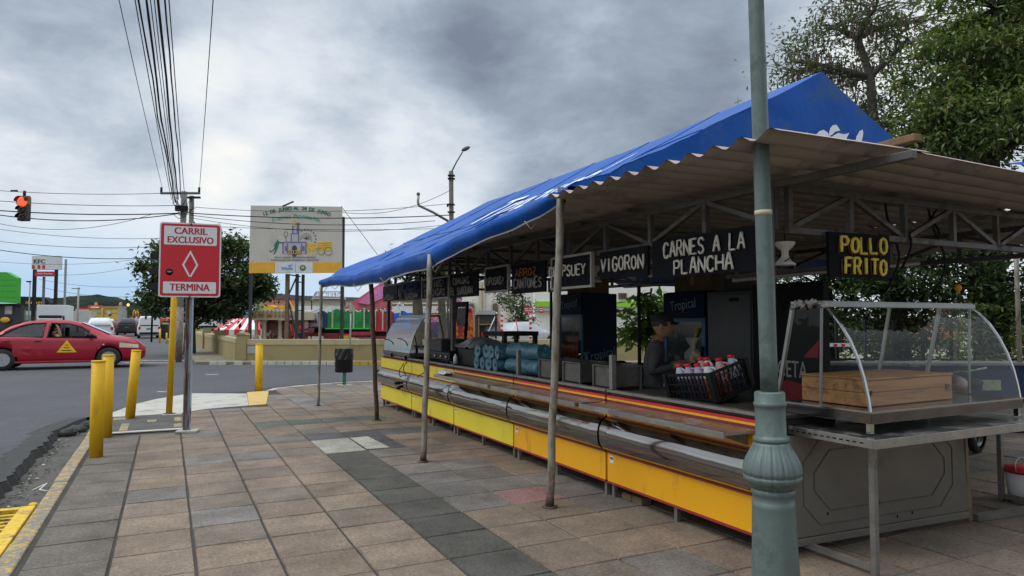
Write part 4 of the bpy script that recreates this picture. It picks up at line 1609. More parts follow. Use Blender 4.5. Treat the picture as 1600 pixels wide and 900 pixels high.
def bollard(p, top, rr, lab, lean=(0, 0)):
    r = thing('bollard', lab, 'bollard', p, rnd.uniform(0, 3), BOL)
    mb = MB()
    mb.tube([(0, 0, -.01), (lean[0] * .5, lean[1] * .5, top * .5), (lean[0], lean[1], top)], rr, 18)
    mb.build('pipe', YELLOW_POST, r)
    mb = MB()
    mb.lathe([(rr + .001, top - .012), (rr + .004, top - .010), (rr + .004, top + .003), (0, top + .006)], 18, c=(lean[0], lean[1], 0))
    mb.build('cap', YELLOW_POST, r)
    return r


bollard(gnd(150, 714), 1.05, .068, 'nearest yellow bollard, worn at the top, beside the worn yellow kerb')
bollard(gnd(166, 683), 1.05, .066, 'yellow bollard half hidden behind the nearest one')
b3 = bollard(gnd(203, 654), 1.04, .068, 'yellow bollard leaning right at the edge of the patched concrete slab', (0.0, 0.0))
b3.rotation_euler = (0.03, R(3.6), 0)
bollard(gnd(404, 611), .99, .075, 'lone yellow bollard by the tactile strip, across from the tan wall')

# yellow signal post with a signal head seen from behind
p = gnd(264, 648)
r = thing('signal_post', 'slim yellow post with a dark traffic signal head behind the red sign', 'traffic light', p, -YAW)
mb = MB()
mb.tube([(0, 0, 0), (0.03, 0, 1.3), (0.055, 0, 2.75)], .048, 14)
mb.build('post', YELLOW_POST, r)
mb = MB()
mb.box(-.15, .13, -.02, .16, 1.86, 2.62)
hd = mb.build('signal_head', BLACKP, r, bevel=.02)
mb = MB()
for z in (2.02, 2.26, 2.50):
    mb.prism([(-.15, z + .10), (-.36, z + .07), (-.36, z - .02), (-.15, z - .06)], 0.0, .14, 'y')
mb.build('visor', BLACKP, hd)
mb = MB()
mb.lathe([(.10, 0), (.10, .02), (.05, .03)], 14)
mb.build('foot_plate', CONC_DIRTY, r)

# CARRIL EXCLUSIVO sign
p = gnd(292, 676)
r = thing('road_sign', 'red and white CARRIL EXCLUSIVO TERMINA road sign on a rusty channel post', 'road sign', p, R(-6))
CHAN = mat('peeling_blue_post', (0.36, 0.42, 0.47), 0.6, 0.1, 0.15, 6, 0.2, 40, ((0.15, 0.06, 0.028), 0.36, 8.0), stretch=(2.2, 2.2, .3))
mb = MB()
mb.mi = 1
mb.box(-.036, -.030, -.025, .030, 0, 2.78)
mb.box(-.0298, -.002, .024, .030, 0, 2.78)
mb.box(-.050, -.0362, -.028, -.021, 0, 2.78)
mb.mi = 0
mb.box(.030, .036, -.025, .030, 0, 2.78)
mb.box(-.0019, .0298, .024, .030, 0, 2.78)
mb.box(.0362, .050, -.028, -.021, 0, 2.78)
mb.build('channel_post', [CHAN, mat('rusted_post_side', (0.17, 0.085, 0.05), .8, .1, .3, 6, .2, 40, ((0.33, 0.37, 0.40), .42, 8.0), stretch=(2.2, 2.2, .3))], r)
mb = MB()
mb.prism([(-.14, -.08), (.13, -.09), (.15, .08), (-.12, .09)], 0.0, .035, 'z')
mb.build('concrete_foot', CONC, r, bevel=.01)


def rrect(x0, x1, z0, z1, c, k=5):
    pts = []
    for cx, cz, a0 in ((x1 - c, z0 + c, -90), (x1 - c, z1 - c, 0), (x0 + c, z1 - c, 90), (x0 + c, z0 + c, 180)):
        for i in range(k + 1):
            a = R(a0 + 90 * i / k)
            pts.append((cx + c * math.cos(a), cz + c * math.sin(a)))
    return pts


SW, SZ0, SZ1 = .378, 1.805, 2.805
mb = MB()
mb.prism(rrect(-SW, SW, SZ0, SZ1, .04), -.036, -.030, 'y')
pl = mb.build('plate', SIGN_WHITE, r)
mb = MB()
mb.prism(rrect(-SW + .018, SW - .018, SZ0 + .018, SZ1 - .018, .03), -.0385, -.0365, 'y')
mb.build('red_field', SIGN_RED, pl)
mb = MB()
mb.prism(rrect(-SW + .055, SW - .055, SZ1 - .30, SZ1 - .05, .012), -.041, -.039, 'y')
mb.prism(rrect(-SW + .055, SW - .055, SZ0 + .05, SZ0 + .205, .012), -.041, -.039, 'y')
mb.split('white_band', SIGN_WHITE, pl)
mb = MB()
cz = SZ0 + .435
o_, i_ = [(0, -.195), (.098, 0), (0, .195), (-.098, 0)], [(0, -.148), (.073, 0), (0, .148), (-.073, 0)]
for k in range(4):
    k2 = (k + 1) % 4
    mb.prism([(o_[k][0], cz + o_[k][1]), (o_[k2][0], cz + o_[k2][1]), (i_[k2][0], cz + i_[k2][1]), (i_[k][0], cz + i_[k][1])], -.0408, -.039, 'y')
mb.build('diamond', SIGN_WHITE, pl)
FX = Matrix(((1, 0, 0, 0), (0, 0, 1, 0), (0, 1, 0, 0), (0, 0, 0, 1)))   # text plane xy -> xz, facing -y after the flip below


def face(x, y, z, flip=1):
    """Matrix laying text in the local xz plane, readable from -y."""
    return Matrix.Translation((x, y, z)) @ Matrix.Rotation(PI / 2, 4, 'X')


LETTER_RED = mat('sign_letter_red', srgb(180, 26, 40), 0.5)


def boldtext(mb, txt, size, M, xs, off):
    for dx in (-off, 0, off):
        mb.text(txt, size, Matrix.Translation((dx, -abs(dx) * .02 - (dx > 0) * .0003, 0)) @ M, xs, 0.0008)


mb = MB()
boldtext(mb, 'CARRIL', .125, face(0, -.0425, SZ1 - .115), .98, .004)
boldtext(mb, 'EXCLUSIVO', .125, face(0, -.0425, SZ1 - .235), .87, .004)
boldtext(mb, 'TERMINA', .135, face(0, -.0425, SZ0 + .128), .86, .004)
mb.build('lettering', LETTER_RED, pl)
mb = MB()
mb.lathe([(0, 0), (.045, 0), (.045, .002), (0, .002)], 20, M=Matrix.Translation((-.25, -.039, SZ0 + .335)) @ Matrix.Rotation(PI / 2, 4, 'X'))
mb.mi = 1
mb.box(-.275, -.225, -.0425, -.0415, SZ0 + .328, SZ0 + .345)
mb.build('sticker', [BLACK, mat('sticker_grey', (0.3, 0.3, 0.3), 0.6)], pl)
mb = MB()
for z in (SZ0 + .015, SZ1 - .015, cz - .17):
    mb.lathe([(0, 0), (.012, 0), (.010, .006), (0, .007)], 10, M=Matrix.Translation((0, -.0415, z)) @ Matrix.Rotation(PI / 2, 4, 'X'))
mb.build('bolt', mat('bolt_dark', (0.06, 0.05, 0.045), 0.5, 0.5), pl)

# litter bin on a green post
p = gnd(538, 602)
r = thing('litter_bin', 'black litter bin with a bag hung on a green post at the plaza corner', 'litter bin', p, -YAW)
mb = MB()
mb.box(-.035, .035, -.03, .03, 0, .84)
mb.build('post', mat('green_post', (0.02, 0.13, 0.07), 0.5, 0, .15, 8), r, bevel=.004)
mb = MB()
mb.lathe([(.19, .29), (.205, .31), (.200, .80), (.205, .815), (.185, .815)], 24, c=(-.04, .14, 0), M=Matrix.Diagonal((1.0, .8, 1, 1)))
mb.build('basket', BLACKP, r)
mb = MB()


def bag(u, v):
    a = 2 * PI * u
    q = .208 + .012 * math.sin(a * 9 + v * 6) + .01 * mnoise.noise(Vector((math.cos(a) * 3, math.sin(a) * 3, v * 4)))
    return (-.04 + q * 1.0 * math.cos(a), .112 + q * .8 * math.sin(a), .83 - .24 * v)


mb.grid(bag, 60, 8)
mb.build('bin_bag', mat('bin_bag', (0.02, 0.02, 0.022), 0.25, 0, .3, 9), r)
mb = MB()
mb.box(-.16, .16, -.10, .10, 0, .012)
mb.build('foot_plate', CONC, r)

# yellow drain grate at the kerb
r = thing('drain_grate', 'yellow painted slotted steel drain grate over the gutter', 'drain grate', (-1.32, 5.60, 0))
GRATEY = mat('grate_paint', (0.66, 0.42, 0.025), 0.55, 0, 0.15, 6, 0.2, 50, ((0.10, 0.07, 0.04), 0.38, 8.0))
mb = MB()
x0, x1, y0, y1 = -.62, .40, -1.6, 1.16
mb.box(x1 - .10, x1, y0, y1, -.04, .012)
mb.box(x0, x0 + .1, y0, y1, -.055, .012)
mb.box(x0 + .1005, x1 - .1005, y1 - .07, y1, -.04, .011)
mb.build('frame', GRATEY, r, bevel=.006)
mb = MB()
y = y0
while y < y1 - .16:
    mb.box(x0 + .1005, x1 - .1005, y, y + .034, -.012, .006)
    y += .105
mb.split('bar', GRATEY, r, bevel=.004)
mb = MB()
mb.ball((x1 - .02, y1 + .02, .012), (.035, .03, .018), 10, 6)
mb.build('hinge', GRATEY, r)
mb = MB()
mb.box(x0 + .01, x1 - .01, y0 + .01, y1 - .01, -.118, -.105)
mb.build('sump', BLACK, r)
# scrap of wire in the gutter
mb = MB()
mb.tube([(-1.12, 8.0, -.118), (-1.02, 8.12, -.09), (-1.05, 7.9, -.10), (-.98, 7.86, -.112)], .006, 5)
tag(mb.build('wire_scrap', WHITE), 'bent piece of white wire lying in the gutter', 'litter')

# ------------------------------------------------------------------ things on the counters
# black equipment (griddle and stove) on the lemon counter
r = thing('griddle', 'black griddle with burner knobs on the lemon counter', 'griddle', (3.72, 9.45, .886))
mb = MB()
mb.box(-.25, .25, -.55, .45, .05, .16)
mb.build('body', BLACKP, r, bevel=.01)
mb = MB()
mb.box(-.24, .24, -.2, .42, .161, .34)
mb.build('box_cover', mat('charcoal', (0.02, 0.02, 0.021), 0.6, 0, .3, 8), r, bevel=.012)
mb = MB()
for k in range(5):
    mb.bar((-.24, -.50 + k * .06, .175), (.24, -.50 + k * .06, .175), .02, .025)
mb.build('grill_bar', BLACK, r)
mb = MB()
for y in (-.45, -.25, 0, .25):
    mb.lathe([(0, 0), (.025, 0), (.022, .02), (0, .022)], 10, M=Matrix.Translation((-.251, y, .1)) @ Matrix.Rotation(-PI / 2, 4, 'Y'))
mb.build('knob', ALU, r)
r = thing('burner_stand', 'dark low gas burner stand beside the pale glass case', 'burner', (3.74, 10.28, .886))
mb = MB()
for k in range(6):
    mb.bar((-.22, -.22 + k * .085, .20), (.22, -.22 + k * .085, .20), .014, .02)
mb.bar((-.22, -.25, .20), (-.22, .25, .20), .02, .03)
mb.bar((.22, -.25, .20), (.22, .25, .20), .02, .03)
mb.build('grate', BLACK, r)
mb = MB()
for x in (-.2, .2):
    for y in (-.22, .22):
        mb.box(x - .015, x + .015, y - .015, y + .015, 0, .188)
mb.build('leg', BLACK, r)
mb = MB()
mb.lathe([(0, .08), (.12, .08), (.12, .13), (.05, .15), (0, .15)], 16)
mb.build('burner_head', BLACKP, r)
r = thing('easel_frame', 'dark A-shaped frame standing behind the pale glass case', 'frame', (4.05, 10.1, .886))
mb = MB()
for y in (-.28, .28):
    mb.bar((0, y * 1.15, 0), (.1, y * .75, .86), .04, .04)
mb.bar((.1, -.22, .86), (.1, .22, .86), .04, .08)
mb.build('frame', BLACK, r)
mb = MB()
mb.box(.085, .115, -.19, .19, .52, .80)
mb.build('board', mat('chalk_board', (0.16, 0.16, 0.16), .7, 0, .6, 12), r)
# cables trailing over the lemon front
for i, (y, lab) in enumerate(((10.62, 'tangle of black cable and plug hanging over the lemon counter'), (10.45, 'second black cable hanging over the lemon counter edge'), (9.55, 'short black cable over the counter lip, right of the second pole'))):
    mb = MB()
    ln = (.46, .40, .24)[i]
    mb.tube([(3.40 - .055 * math.sin(min(1, t * 3) * PI / 2) - .10 * max(0, t - .3) + .03 * math.sin(t * 9 + i), y + .05 * math.sin(t * 6 + i), .91 - ln * t) for t in [k / 12 for k in range(13)]], .007, 5)
    if i == 0:
        for k in range(5):
            mb.ball((3.27 + rnd.uniform(-.03, .02), y + rnd.uniform(-.08, .08), .47 + rnd.uniform(-.06, .05)), .028, 7, 5)
    tag(mb.build('power_cable', BLACK), lab, 'cable')

# black tub with a crumpled grey sheet
r = thing('plastic_tub', 'black plastic tub covered by a crumpled grey sheet beside the blue rolls', 'tub', (3.80, 8.55, .886))
mb = MB()
mb.box(-.23, .23, -.35, .30, 0, .24)
mb.build('tub', BLACKP, r, bevel=.02)
mb = MB()
mb.grid(lambda u, v: (-.27 + .54 * u, -.40 + .78 * v, .25 + .13 * (math.sin(PI * u) * math.sin(PI * v)) ** .6 + .03 * mnoise.noise(Vector((u * 5, v * 7, 1)))), 24, 24)
mb.build('crumpled_sheet', mat('grey_sheet', (0.22, 0.22, 0.22), .35, .1, .25, 6, .5, 20), r)
# little white cup and bottle
r = thing('white_bottle', 'little white bottle standing at the foot of the inner post', 'bottle', (3.52, 8.80, .906))
mb = MB()
mb.lathe([(0, 0), (.03, 0), (.03, .09), (.014, .11), (.014, .13), (0, .13)], 12)
mb.build('body', WHITE, r)

# blue rolls
BLUEROLL = mat('blue_film', (0.055, 0.17, 0.225), 0.3, 0, 0.3, 12, 0.9, 26, ((0.26, 0.38, 0.42), 0.26, 22.0))
DARKROLL = mat('roll_core_dark', (0.03, 0.09, 0.12), 0.6)  # dark blue-green for the disc at the roll end


def roll(loc, rz, L, rad, lab):
    r = thing('plastic_roll', lab, 'roll', loc, rz, 'stacked rolls of blue plastic film')
    mb = MB()

    def fn(u, v):
        a = 2 * PI * u
        q = rad * (1 + .05 * math.sin(a * 2 + v * 9 + loc[1] * 20) + .13 * mnoise.noise(Vector((math.cos(a) * 2 + loc[1] * 9, math.sin(a) * 2, v * 8))))
        return (L * v, q * math.cos(a), rad + q * math.sin(a))
    mb.grid(fn, 28, 14)
    for v in (0, 1):
        ring = [fn(k / 28, v) for k in range(28)]
        c = (L * v + (.012 if v else -.012) * -1, 0, rad)
        mb.add(ring + [c], [((k + 1) % 28, k, 28) if v == 0 else (k, (k + 1) % 28, 28) for k in range(28)], True)
    mb.build('film', BLUEROLL, r)
    mb = MB()
    mb.lathe([(rad * .22, 0), (rad * .22, .02), (0, .02)], 12, M=Matrix.Translation((-.004, 0, rad)) @ Matrix.Rotation(PI / 2, 4, 'Y'))
    mb.build('core', DARKROLL, r)
    return r


RR = .080
order = ['first', 'second', 'third', 'fourth']
for k in range(4):
    y = 8.05 - k * .185
    roll((3.50, y, .886), R(rnd.uniform(-5, 5)), .46, RR, 'blue plastic roll, round end out, %s in the lower row from the black tub' % order[k])
    roll((3.51 + rnd.uniform(-.02, .03), y - .05, .886 + 2 * RR * .93), R(rnd.uniform(-6, 6)), .44, RR, 'blue plastic roll, round end out, %s in the upper row from the black tub' % order[k])
roll((3.62, 7.28, .886), R(-90), .78, RR * 1.12, 'long blue plastic roll lying lengthwise, lower of the two nearest the steel bins')
roll((3.63, 7.27, .886 + 2 * RR * 1.08), R(-90), .76, RR * 1.12, 'long blue plastic roll lying lengthwise, upper of the two nearest the steel bins')
roll((3.83, 7.28, .886), R(-90), .78, RR * 1.1, 'long blue plastic roll behind the lengthwise pair')

BINST = mat('bin_steel', (0.135, 0.13, 0.12), .42, .6, .35, 6, .1, 30, ((0.06, 0.056, 0.05), .4, 6.0))
# steel bins
for y, w_, lab in ((5.16, .27, 'open steel bin nearest to the man in the cap'), (5.68, .30, 'middle one of the three open steel bins'), (6.18, .27, 'open steel bin nearest to the blue rolls')):
    r = thing('steel_bin', lab, 'steel bin', (3.62, y, .886), 0, 'open steel bins on the orange counter')
    mb = MB()
    h = .20
    mb.box(-.15, .15, -w_ / 2, w_ / 2, .03, .04)
    mb.box(-.15, -.145, -w_ / 2, w_ / 2, .0405, h)
    mb.box(.145, .15, -w_ / 2, w_ / 2, .0405, h)
    mb.box(-.1445, .1445, -w_ / 2, -w_ / 2 + .005, .0405, h)
    mb.box(-.1445, .1445, w_ / 2 - .005, w_ / 2, .0405, h)
    mb.build('body', BINST, r)
    mb = MB()
    for x in (-.155, .155):
        for yy in (-w_ / 2 - .003, w_ / 2 + .003):
            mb.box(x - .01, x + .01, yy - .01, yy + .01, 0, h + .005)
    mb.split('leg', BINST, r)
    mb = MB()
    mb.box(-.166, .166, -w_ / 2 - .014, -w_ / 2 + .006, h + .0055, h + .014)
    mb.box(-.166, .166, w_ / 2 - .006, w_ / 2 + .014, h + .0055, h + .014)
    mb.box(-.166, -.144, -w_ / 2 + .0065, w_ / 2 - .0065, h + .0055, h + .014)
    mb.box(.144, .166, -w_ / 2 + .0065, w_ / 2 - .0065, h + .0055, h + .014)
    mb.build('rim', BINST, r)
r = thing('crumpled_bag', 'crumpled white plastic bag at the far end of the steel shelf', 'bag', (3.17, 8.25, .801))
mb = MB()
mb.ball((0, 0, .025), (.09, .13, .03), 18, 12)
mb.v = [tuple(Vector(v) + .035 * Vector(mnoise.noise_vector(Vector(v) * 16 + Vector((3, 1, 2))))) for v in mb.v]
mb.v = [(x, y, max(z, .002)) for x, y, z in mb.v]
mb.build('film', mat('white_film', (0.55, 0.55, 0.54), .3, 0, .2, 20), r)
# tap beside the bins
r = thing('tap', 'small steel tap standing behind the steel bins', 'tap', (3.86, 6.05, .886))
mb = MB()
mb.tube([(0, 0, 0), (0, 0, .24), (-.03, 0, .27), (-.09, 0, .26)], .012, 8)
mb.build('spout', CHROME, r)

# tilted black crate with drink jugs
CR = Matrix.Translation((3.62, 3.89, .887)) @ Matrix.Rotation(R(2), 4, 'Z') @ Matrix.Rotation(R(-15), 4, 'Y') @ Matrix.Rotation(R(-5), 4, 'X')
r = thing('crate', 'black plastic crate full of juice jugs, tilted up on a folded bag', 'crate', (3.62, 3.89, .887))
r.rotation_euler = (CR.to_3x3()).to_euler()
CW, CL, CH = .37, .50, .235
mb = MB()
mb.box(0, CW, 0, CL, 0, .014)
mb.build('floor', BLACKP, r)
mb = MB()
for x in (0, CW):
    for y in (0, CL):
        mb.box(x - .02, x + .02, y - .02, y + .02, 0.0145, CH)
mb.split('corner_post', BLACKP, r, bevel=.004)
mb = MB()
for z in (CH - .012, CH * .62, CH * .38, .03):
    t = .022 if z > .2 else .010
    for x in (0, CW):
        mb.box(x - .008, x + .008, .02, CL - .02, z - t / 2, z + t / 2)
    for y in (0, CL):
        mb.box(.02, CW - .02, y - .008, y + .008, z - t / 2, z + t / 2)
mb.build('rail', BLACKP, r)
mb = MB()
for k in range(1, 12):
    y = CL * k / 12
    for x in (0, CW):
        mb.box(x - .006, x + .006, y - .004, y + .004, .015, CH - .024)
for k in range(1, 8):
    x = CW * k / 8
    for y in (0, CL):
        mb.box(x - .004, x + .004, y - .006, y + .006, .015, CH - .024)
mb.build('slat', BLACKP, r)
mb = MB()
mb.text('H 761', .075, Matrix.Translation((CW * .5, -.0115, CH * .66)) @ Matrix.Rotation(PI / 2, 4, 'X'), 1.0, .001)
mb.build('lettering', mat('crate_print', (0.28, 0.26, 0.24), .6), r)

# folded dark bag propping the crate
mb = MB()
mb.ball((3.92, 4.28, .925), (.12, .28, .055), 16, 10)
mb.v = [tuple(Vector(v) + Vector((0, 0, .012)) * mnoise.noise(Vector(v) * 12)) for v in mb.v]
tag(mb.build('folded_bag', mat('dark_cloth', (0.02, 0.02, 0.022), .9)), 'folded dark bag wedged under the tilted crate', 'bag')
CAPRED = mat('jug_cap_red', (0.62, 0.02, 0.035), .4)
jugm = {'blue': mat('milky_jug_blue', (0.42, 0.48, 0.56), .35, 0, .05), 'violet': mat('milky_jug_violet', (0.40, 0.34, 0.46), .35, 0, .05), 'white': mat('milky_jug_white', (0.62, 0.61, 0.60), .35, 0, .05),
        'pink': mat('milky_jug_pink', (0.60, 0.34, 0.32), .35, 0, .05)}
drink = {'blue': mat('drink_dark_blue', (0.03, 0.05, 0.09), .4), 'violet': mat('drink_violet', (0.10, 0.05, 0.12), .4), 'white': mat('drink_amber', (0.42, 0.11, 0.015), .4), 'pink': mat('drink_pink', (0.35, 0.10, 0.08), .4)}
# child matrices are baked into vertices so each jug is its own top-level thing standing in the crate
jl = [(.10, .43, 'blue', 'bluish jug at the far end of the crate, beside the man'), (.10, .325, 'violet', 'pale violet jug second from the man in the front row of the crate'), (.10, .22, 'violet', 'violet jug in the middle of the front row of the crate'),
      (.10, .115, 'white', 'whitish jug with an amber drink at the near front corner of the crate'), (.28, .37, 'pink', 'pinkish brown jug at the back of the crate, far side'), (.27, .29, 'white', 'plain white jug at the middle back of the crate'),
      (.23, .12, 'pink', 'pink jug standing near the short lettered side of the crate'), (.315, .075, 'blue', 'tall pale jug in the back corner of the crate by the lamp post')]
for i, (x, y, c, lab) in enumerate(jl):
    p = CR @ Vector((x, y, .0145))
    r = thing('juice_jug', lab, 'jug', p, 0, 'juice jugs in the black crate')
    e = (CR.to_3x3() @ Matrix.Rotation(R(rnd.uniform(-20, 20)), 3, 'Z')).to_euler()
    r.rotation_euler = e
    r.scale = (.92, .92, .84)
    mb = MB()
    mb.lathe([(0, 0), (.05, 0), (.056, .01), (.056, .175), (.05, .20)], 16)
    mb.build('drink', drink[c], r)
    mb = MB()
    mb.lathe([(.0565, .1755), (.053, .205), (.040, .25), (.027, .285), (.024, .295)], 16)
    bd = mb.build('body', jugm[c], r)
    mb = MB()
    mb.tube([(0, -.028, .275), (0, -.062, .268), (0, -.074, .235), (0, -.058, .19)], .0085, 8)
    mb.build('handle', jugm[c], r)
    mb = MB()
    mb.lathe([(.026, .2955), (.027, .298), (.027, .318), (.024, .322), (0, .322)], 16)
    mb.build('cap', CAPRED, r)

# ------------------------------------------------------------------ fridges
FRB = mat('fridge_blue', (0.004, 0.016, 0.042), .6, 0, .2, 2, spec=.15)
FRB2 = mat('fridge_edge_blue', (0.02, 0.11, 0.20), .45)
FRG = mat('fridge_glass', (0.045, 0.055, 0.055), .12, 0, .5, 5, 0, 50, ((0.20, 0.22, 0.20), .3, 7.0))
PALEB = mat('pale_blue_print', (0.20, 0.32, 0.42), .5)


def side_x(x, y, z):
    """Text in a plane facing -X."""
    return Matrix.Translation((x, y, z)) @ Matrix.Rotation(-PI / 2, 4, 'Z') @ Matrix.Rotation(PI / 2, 4, 'X')


def fridge(name, label, x, y0, y1, depth, h, body, door_glass, header, stuff=None):
    r = thing(name, label, 'fridge', (x, (y0 + y1) / 2, 0), 0, 'upright coolers along the back of the stall')
    W = (y1 - y0) / 2
    mb = MB()
    mb.box(0.03, depth, -W, W, .08, h)
    mb.build('cabinet', body, r, bevel=.012)
    mb = MB()
    for xx in (.08, depth - .08):
        for yy in (-W + .06, W - .06):
            mb.box(xx - .02, xx + .02, yy - .02, yy + .02, 0, .0795)
    mb.split('foot', BLACK, r)
    if door_glass:
        mb = MB()
        mb.box(0, .029, -W, W, .3, .345)
        mb.box(0, .029, -W, W, h - .36, h - .32)
        mb.box(0, .029, -W, -W + .06, .3455, h - .3605)
        mb.box(0, .029, W - .06, W, .3455, h - .3605)
        d = mb.build('door', FRB2, r)
        mb = MB()
        mb.box(.012, .022, -W + .0605, W - .0605, .3455, h - .3605)
        mb.build('glass', door_glass, d)
        mb = MB()
        mb.bar((-.02, -W + .03, .8), (-.02, -W + .03, 1.2), .02, .02)
        mb.bar((-.02, -W + .03, .82), (.0, -W + .03, .82), .015)
        mb.bar((-.02, -W + .03, 1.18), (.0, -W + .03, 1.18), .015)
        mb.build('handle', BLACK, d)
    if header:
        mb = MB()
        mb.box(-.005, .029, -W + .01, W - .01, h - .31, h - .01)
        hd = mb.build('header', body, r)
        mb = MB()
        mb.text(header, .17, side_x(-.009, 0, h - .16) @ Matrix.Rotation(R(6), 4, 'Z') @ Matrix.Shear('XY', 4, (.25, 0)), .82, .001)
        mb.build('lettering', PALEB, hd)
    return r


fr_l = fridge('drinks_fridge', 'tall blue drinks fridge with pale lettering on its side, left of the young tree', 5.5, 8.74, 9.42, .64, 1.90, FRB, FRG, 'Tropical')
mb = MB()
mb.text('Tropical', .21, Matrix.Translation((.33, -.343, .98)) @ Matrix.Rotation(PI / 2, 4, 'X') @ Matrix.Rotation(R(9), 4, 'Z') @ Matrix.Shear('XY', 4, (.25, 0)), .8, .001)
mb.build('lettering', mat('print_blue_grey', (0.09, 0.17, 0.24), .5), fr_l)
mb = MB()
mb.box(.05, .5, -.344, -.3405, .10, .80)
mb.build('side_board', mat('plywood', (0.28, 0.20, 0.12), .8, 0, .2, 5), fr_l)
mb = MB()
for k in range(7):
    mb.lathe([(0, 0), (.035, 0), (.035, .16), (.015, .22), (0, .22)], 8, c=(.008, -.24 + k * .075, .55))
    mb.lathe([(0, 0), (.035, 0), (.035, .16), (.015, .22), (0, .22)], 8, c=(.008, -.24 + k * .075, .95))
mb.split('bottle', mat('red_bottle_row', (0.18, 0.04, 0.02), .4, 0, .8, 20), fr_l)
fr_r = fridge('drinks_fridge', 'blue drinks fridge with a pale reflecting door right behind the man', 5.5, 6.10, 6.84, .64, 1.84, FRB, FRG, 'Tropical')
mb = MB()
mb.tube([(-.004, -.16, 1.02), (-.004, -.18, 1.2), (-.004, -.22, 1.32), (-.004, -.27, 1.40)], .018, 8)
mb.build('yellow_trim', mat('yellow_trim', (0.42, 0.30, 0.04), .5), fr_r)
fr_s = fridge('steel_fridge', 'plain grey steel cabinet fridge next to the blue fridge behind the crate', 5.45, 5.36, 6.04, .66, 1.82, mat('grey_fridge_steel', (0.065, 0.07, 0.068), .5, .3, .2, 2, .1, 10, ((0.07, 0.075, 0.07), .3, 2.0)), None, None)
mb = MB()
mb.box(.018, .029, -.32, .32, .12, 1.78)
d = mb.build('door', mat('grey_fridge_door', (0.075, 0.08, 0.078), .45, .3, .25, 2.5), fr_s, bevel=.004)
mb = MB()
mb.box(.012, .0175, -.16, -.02, 1.70, 1.74)
mb.build('badge', BLACK, d)
fr_k = thing('banner_board', 'black board with a red shape and white letters, half behind the lamp post', 'sign', (5.35, 4.83, 0))
mb = MB()
mb.box(.03, .10, -.43, .43, .25, 1.86)
mb.build('board', BLACK, fr_k)
mb = MB()
for y in (-.4, .36):
    mb.box(.04, .09, y, y + .04, 0, .2495)
mb.split('leg', BLACK, fr_k)
mb = MB()
mb.text('RECETA', .23, side_x(.027, .02, 1.02), .62, .001)
mb.build('lettering', mat('white_print', (0.55, 0.54, 0.52), .5), fr_k)
mb = MB()
mb.prism([(-.30, .62), (.30, .62), (.24, .84), (.0, .92), (-.30, .88)], .022, .027, 'x')
mb.prism([(-.36, 1.15), (-.2, 1.15), (-.38, 1.32)], .022, .027, 'x')
mb.build('red_mark', mat('red_print', (0.45, 0.015, 0.03), .5), fr_k)

# boxes stacked on the fridges and pots on the bench
for i, (x, y, z, w_, h_, m_, lab) in enumerate(((5.85, 9.1, 1.901, .42, .24, (0.20, 0.13, 0.07), 'brown cardboard box on top of the left blue fridge'), (5.82, 6.45, 1.841, .46, .20, (0.15, 0.11, 0.07), 'flat brown cardboard box on top of the right blue fridge'), (5.8, 5.7, 1.821, .36, .22, (0.08, 0.08, 0.085), 'dark box on top of the steel fridge'))):
    r = thing('storage_box', lab, 'box', (x, y, z), rnd.uniform(-.2, .2))
    mb = MB()
    mb.box(-w_ * .5, w_ * .5, -w_ * .6, w_ * .6, 0, h_)
    mb.build('carton', mat('carton_%d' % i, m_, .9, 0, .2, 5), r, bevel=.006)
    mb = MB()
    mb.box(-w_ * .502, w_ * .502, -.025, .025, h_ * .4, h_ + .002)
    mb.build('tape', mat('carton_tape', (0.30, 0.22, 0.12), .4), r)
for x, y, rr, hh, lab in ((3.95, 5.45, .13, .16, 'dented grey cooking pot behind the middle steel bin'), (3.98, 6.55, .15, .12, 'wide dark pan behind the bins near the blue rolls')):
    r = thing('cooking_pot', lab, 'pot', (x, y, .886))
    mb = MB()
    mb.lathe([(0, 0), (rr * .95, 0), (rr, .02), (rr, hh), (rr * 1.05, hh + .006), (rr * .97, hh), (rr * .95, .02), (0, .012)], 24)
    mb.build('body', STEEL_DULL, r)
    for s_ in (-1, 1):
        mb = MB()
        mb.tube([(-.03, s_ * rr, hh * .7), (-.03, s_ * (rr + .04), hh * .75), (.03, s_ * (rr + .04), hh * .75), (.03, s_ * rr, hh * .7)], .008, 6)
        mb.build('handle', STEEL_DULL, r)
# dark trestle frames and a stool at the back
for x, y, h, lab in ((4.9, 9.9, 1.25, 'dark steel stand frame behind the nearest pole'), (5.2, 10.8, 1.05, 'lower dark steel stand frame farther back in the stall')):
    r = thing('stand_frame', lab, 'stand', (x, y, 0), R(10), 'dark stands at the back of the stall')
    mb = MB()
    for a in (-.3, .3):
        for b in (-.25, .25):
            mb.box(a - .03, a + .03, b - .03, b + .03, 0, h)
    mb.build('leg', mat('stand_grey', (0.055, 0.055, 0.055), .6), r)
    mb = MB()
    mb.box(-.34, .34, -.29, .29, h + .0005, h + .07)
    mb.build('top', mat('stand_grey', (0.055, 0.055, 0.055), .6), r)
    mb = MB()
    mb.bar((-.3, -.25, h * .5), (.3, -.25, h * .5), .04)
    mb.bar((-.3, .25, h * .6), (.3, .25, h * .6), .04)
    mb.build('stretcher', BLACK, r)
